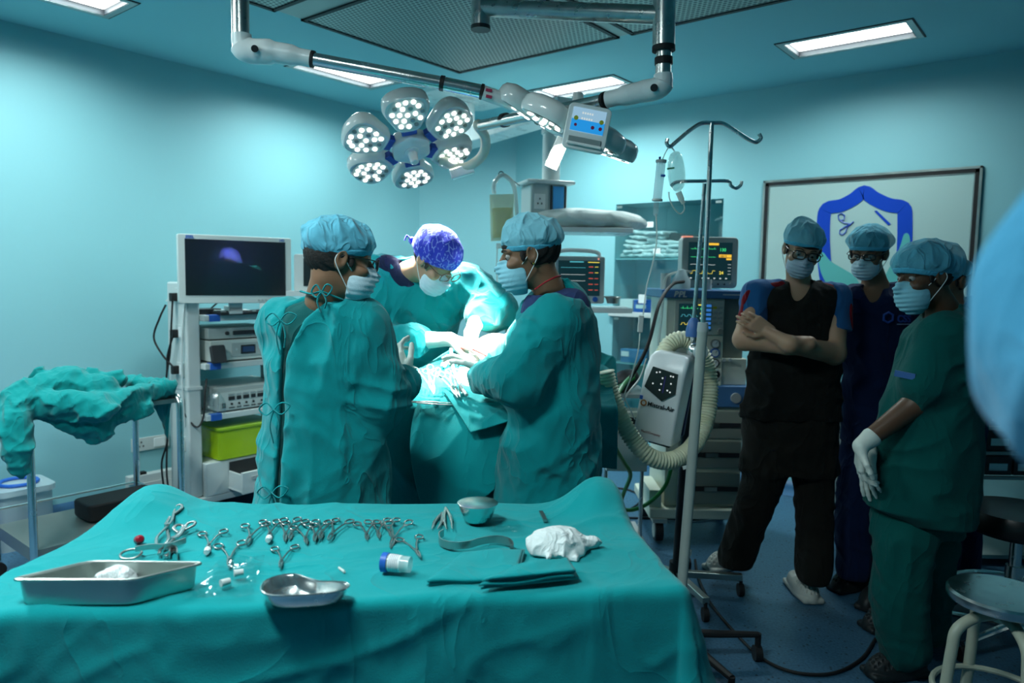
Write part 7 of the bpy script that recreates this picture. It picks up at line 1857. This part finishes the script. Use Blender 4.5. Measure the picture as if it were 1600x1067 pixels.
# ------------------------------------------------------------------ ceiling pendant with service head and shelves
pc = onz(722, 150, CEIL)
t = thing('ceiling_pendant', 'white ceiling pendant with mounting plate, swing arm, column and socket head', 'medical pendant', W(pc.x, pc.y, CEIL), YAW)
m = MB(); m.prism([(.36*math.cos(rad(22.5+45*k)), .36*math.sin(rad(22.5+45*k))) for k in range(8)], -.035, 0); m.build('ceiling_plate', ARMW, t, bevel=.004)
m = MB(); m.lathe([(.13, -.035), (.13, -.055), (.095, -.06), (.095, -.19), (.13, -.20), (.13, -.27), (.0, -.27)], seg=36); m.build('mount_column', ARMW, t)
def PP(px_, py_, d): return ond(px_, py_, d)-Vector((pc.x, pc.y, CEIL))
d1 = 4.55
a_ = Vector((0, 0, -.33)); b_ = PP(862, 222, d1); b_.z = a_.z
v = b_-a_; m = MB(); m.box((a_+b_)/2+v.normalized()*.05, (v.length+.25, .17, .11), rot=rz3(math.atan2(v.y, v.x))); m.build('swing_arm', ARMW, t, bevel=.012)
zb2 = PP(862, 290, d1).z; m = MB(); m.cyl((b_.x, b_.y, a_.z-.05), (b_.x, b_.y, zb2), .055, seg=28); m.cyl((b_.x, b_.y, a_.z-.13), (b_.x, b_.y, a_.z-.05), .064, seg=28); m.build('drop_column', ARMW, t)
zt2 = zb2; zl = PP(862, 365, d1).z; R = rz3(rad(18)); c_ = Vector((PP(850, 300, d1).x, b_.y, 0))
m = MB(); m.box(c_+Vector((0, 0, (zt2+zl)/2)), (.24, .20, zt2-zl), rot=R); m.build('service_head', mat('pendant_grey', (.50, .58, .58), rough=.35), t, bevel=.02)
m = MB(); m.box(c_+Vector((0, 0, zt2+.008)), (.31, .27, .022), rot=R); m.build('head_rim', ARMW, t, bevel=.01)
m = MB(); m.box(c_+R @ Vector((.055, -.103, 0))+Vector((0, 0, (zt2+zl)/2)), (.07, .006, zt2-zl-.03), rot=R); m.build('blue_panel', mat('panel_sky_blue', (.06, .35, .72), rough=.4), t)
for x in (.008, .10): m = MB(); m.box(c_+R @ Vector((x, -.104, 0))+Vector((0, 0, (zt2+zl)/2)), (.008, .008, zt2-zl-.02), rot=R); m.build('rail_groove', DARKP, t)
m = MB(); sp_ = c_+R @ Vector((-.065, -.103, 0))+Vector((0, 0, zt2-.11)); m.box(sp_, (.07, .008, .09), rot=R); so_ = m.build('socket_plate', PAPER, t, bevel=.002)
for dx, dz in ((-.012, -.012), (.012, -.012), (0, .016)): m = MB(); m.box(sp_+R @ Vector((dx, -.005, 0))+Vector((0, 0, dz)), (.007, .003, .010), rot=R); m.build('pin_hole', DARKP, so_)
m = MB(); m.b2(c_.x-.02, c_.x+.04, c_.y-.03, c_.y+.03, zl-.62, zl); m.build('lower_column', mat('pendant_grey2', (.40, .48, .48), rough=.4), t)
A_ = PP(838, 362, 4.35); B_ = PP(985, 358, 4.45); m = MB(); m.box(((A_+B_)/2)+Vector((0, .1, 0)), ((B_-A_).x, .34, .03)); m.build('upper_shelf', ARMW, t, bevel=.006)
A2 = PP(872, 482, 4.2); B2 = PP(985, 481, 4.25); m = MB(); m.box(((A2+B2)/2)+Vector((0, .1, -.01)), ((B2-A2).x, .30, .03)); m.build('monitor_shelf', ARMW, t, bevel=.004)
# pillow bundle
q = (A_+B_)/2+Vector((pc.x, pc.y, CEIL))+Vector((0, .08, .018))
PIL = cloth('pillow_cotton', (.72, .80, .78), crease=.35, cscale=9)
def pil(P):
    d = ell(P, (0, 0, .05), (.33, .17, .065)); d = smax(d, -P[:, 2], .01); d = smin(d, ell(P, (.26, -.02, .035), (.12, .12, .035)), .05)
    d = smin(d, cone(P, (.28, -.05, .03), (.36, -.07, .02), .03, .008), .03)
    return d-folds(P, 91, (8, 14, 20), .012, (0, .1, .3), .8, 1.8)
o = sdf_mesh('pillow', pil, (-.36, -.2, 0), (.40, .2, .14), .006, PIL); o.location = W(*q); o.rotation_euler = (0, 0, YAW); tag(o, 'white cloth-wrapped pillow on the upper pendant shelf', 'pillow')
# patient monitor on the lower shelf
a = At('patient_monitor', 'patient monitor with carrying handle on the pendant shelf behind the right assistant', 'monitor', ond(905, 474, 4.2))
m = MB(); m.rbox((0, .06, .135), (.285, .12, .27), .015, axis=1); m.build('case', WHITE, a.t, bevel=.005)
m = MB(); m.b2(-.125, .115, -.004, .002, .045, .245); s1 = m.build('screen', SC_DBL, a.t)
m = MB(); m.tube(catmull([(-.13, .05, .265), (-.11, .05, .30), (0, .05, .305), (.10, .05, .295), (.115, .05, .265)], 5), .012, 10); m.build('carry_handle', ARMW, a.t)
for z, mm in ((.205, SC_CYAN), (.165, SC_WHT), (.13, SC_WHT)): bars(s1, -.11, .03, z, mm, .002, -.0045)
bars(s1, -.06, .02, .238, SC_CYAN, .006, -.0045); bars(s1, .045, .11, .236, SC_YEL, .004, -.0045)
for k in range(5): bars(s1, .05, .075, .21-k*.033, SC_RED, .004, -.0045, 'reading'); bars(s1, .085, .105, .21-k*.033, SC_YEL if k < 2 else SC_RED, .003, -.0045, 'reading')
m = MB(); m.cyl((.09, 0, .025), (.09, -.012, .025), .015, seg=18); m.build('knob', BLUEP, a.t); m = MB(); m.cyl((.045, 0, .025), (.045, -.006, .025), .012, seg=18); m.build('knob', BLUEP, a.t)
m = MB(); m.ball((.105, -.002, .256), .005, 8, 6); m.build('alarm_light', lit('alarm_red', (.9, .35, .25), .8), a.t)
c_ = ond(957, 474, 4.2); t = thing('kidney_dish', 'dark steel dish on the pendant shelf right of the patient monitor', 'dish', W(*c_), YAW)
m = MB(); m.lathe([(0, 0), (.045, 0), (.058, .03), (.072, .038), (.070, .041), (.054, .033), (.042, .004), (0, .004)], seg=28, sx=1.05, sy=.7); m.build('dish', STEELD, t)
# urine / drainage bag with tubing
a = At('drainage_bag', 'yellowish clear drainage bag hanging from a ring by the pendant', 'drainage bag', ond(784, 340, 4.3))
P = [a.q(x, y, 4.3) for x, y in ((765, 304), (803, 303), (802, 374), (767, 377))]
def pil4(name, P, th, m_, par):
    b = MB(); n = 10
    for s_ in (-1, 1):
        for j in range(n+1):
            for i in range(n+1):
                u, v = i/n, j/n; e = (1-(2*u-1)**4)*(1-(2*v-1)**4); b.v.append(tuple((P[0]*(1-u)+P[1]*u)*(1-v)+(P[3]*(1-u)+P[2]*u)*v+Vector((0, s_*th*e, 0))))
    q = n+1
    for s_ in (0, 1):
        for j in range(n):
            for i in range(n): f_ = (s_*q*q+j*q+i, s_*q*q+j*q+i+1, s_*q*q+(j+1)*q+i+1, s_*q*q+(j+1)*q+i); b.f.append(f_ if s_ else f_[::-1])
    b.mi = [0]*len(b.f); return b.build(name, m_, par, angle=60)
pil4('bag', P, .018, mat('yellow_fluid_bag', (.72, .78, .55), rough=.3, alpha=.6), a.t)
P2 = [a.q(x, y, 4.275) for x, y in ((769, 325), (800, 324), (799, 370), (770, 372))]; pil4('fluid', P2, .012, mat('yellow_fluid', (.70, .74, .42), rough=.3, alpha=.7), a.t)
m = MB(); m.tube([a.q(783+4*math.cos(k*PI/6), 272+4*math.sin(k*PI/6), 4.3) for k in range(12)], .003, 6, closed=True); m.build('hanging_ring', DARKP, a.t)
m = MB(); m.tube([a.q(787, 273, 4.3), a.q(800, 281, 4.4), a.q(812, 290, 4.5)], .003, 6); m.build('hook_rod', DARKP, a.t)
m = MB(); m.tube(catmull([a.q(*q) for q in ((772, 303, 4.3), (772, 288, 4.3), (780, 276, 4.3), (790, 275, 4.3), (802, 288, 4.3), (806, 315, 4.32), (808, 345, 4.35))], 7), .013, 10); m.build('wide_tube', TUBEM, a.t)
a = At('fluid_stand', 'thin steel rod with a dark blue squeeze bulb behind the right assistant', 'stand', ond(793, 470, 4.25))
m = MB(); m.cyl(a.q(793, 378, 4.25), Vector((0, 0, -a.a.z+.03)), .008, seg=12); m.build('rod', STEEL, a.t)
m = MB(); m.b2(-.12, .12, -.12, .12, -a.a.z, -a.a.z+.03); m.build('base', GREYP, a.t)
m = MB(); m.b2(-.07, -.01, -.02, .02, *sorted((a.q(775, 380, 4.25).z, a.q(775, 388, 4.25).z))); m.build('clamp', TUBEM, a.t)
m = MB(); m.tube(catmull([a.q(777, 385, 4.22), a.q(776, 420, 4.22), a.q(778, 455, 4.22)], 5), .004, 8); m.build('bulb_tube', TUBEM, a.t)
m = MB(); c_ = a.q(777, 465, 4.22); m.lathe([(0, -.048), (.014, -.042), (.024, -.015), (.022, .012), (.010, .034), (.005, .045), (0, .046)], c=c_, seg=22); m.build('squeeze_bulb', mat('bulb_navy', (.008, .015, .06), rough=.35), a.t)
m = MB(); m.ball(a.q(775, 423, 4.22), .010); m.build('bulb_valve', DARKP, a.t)
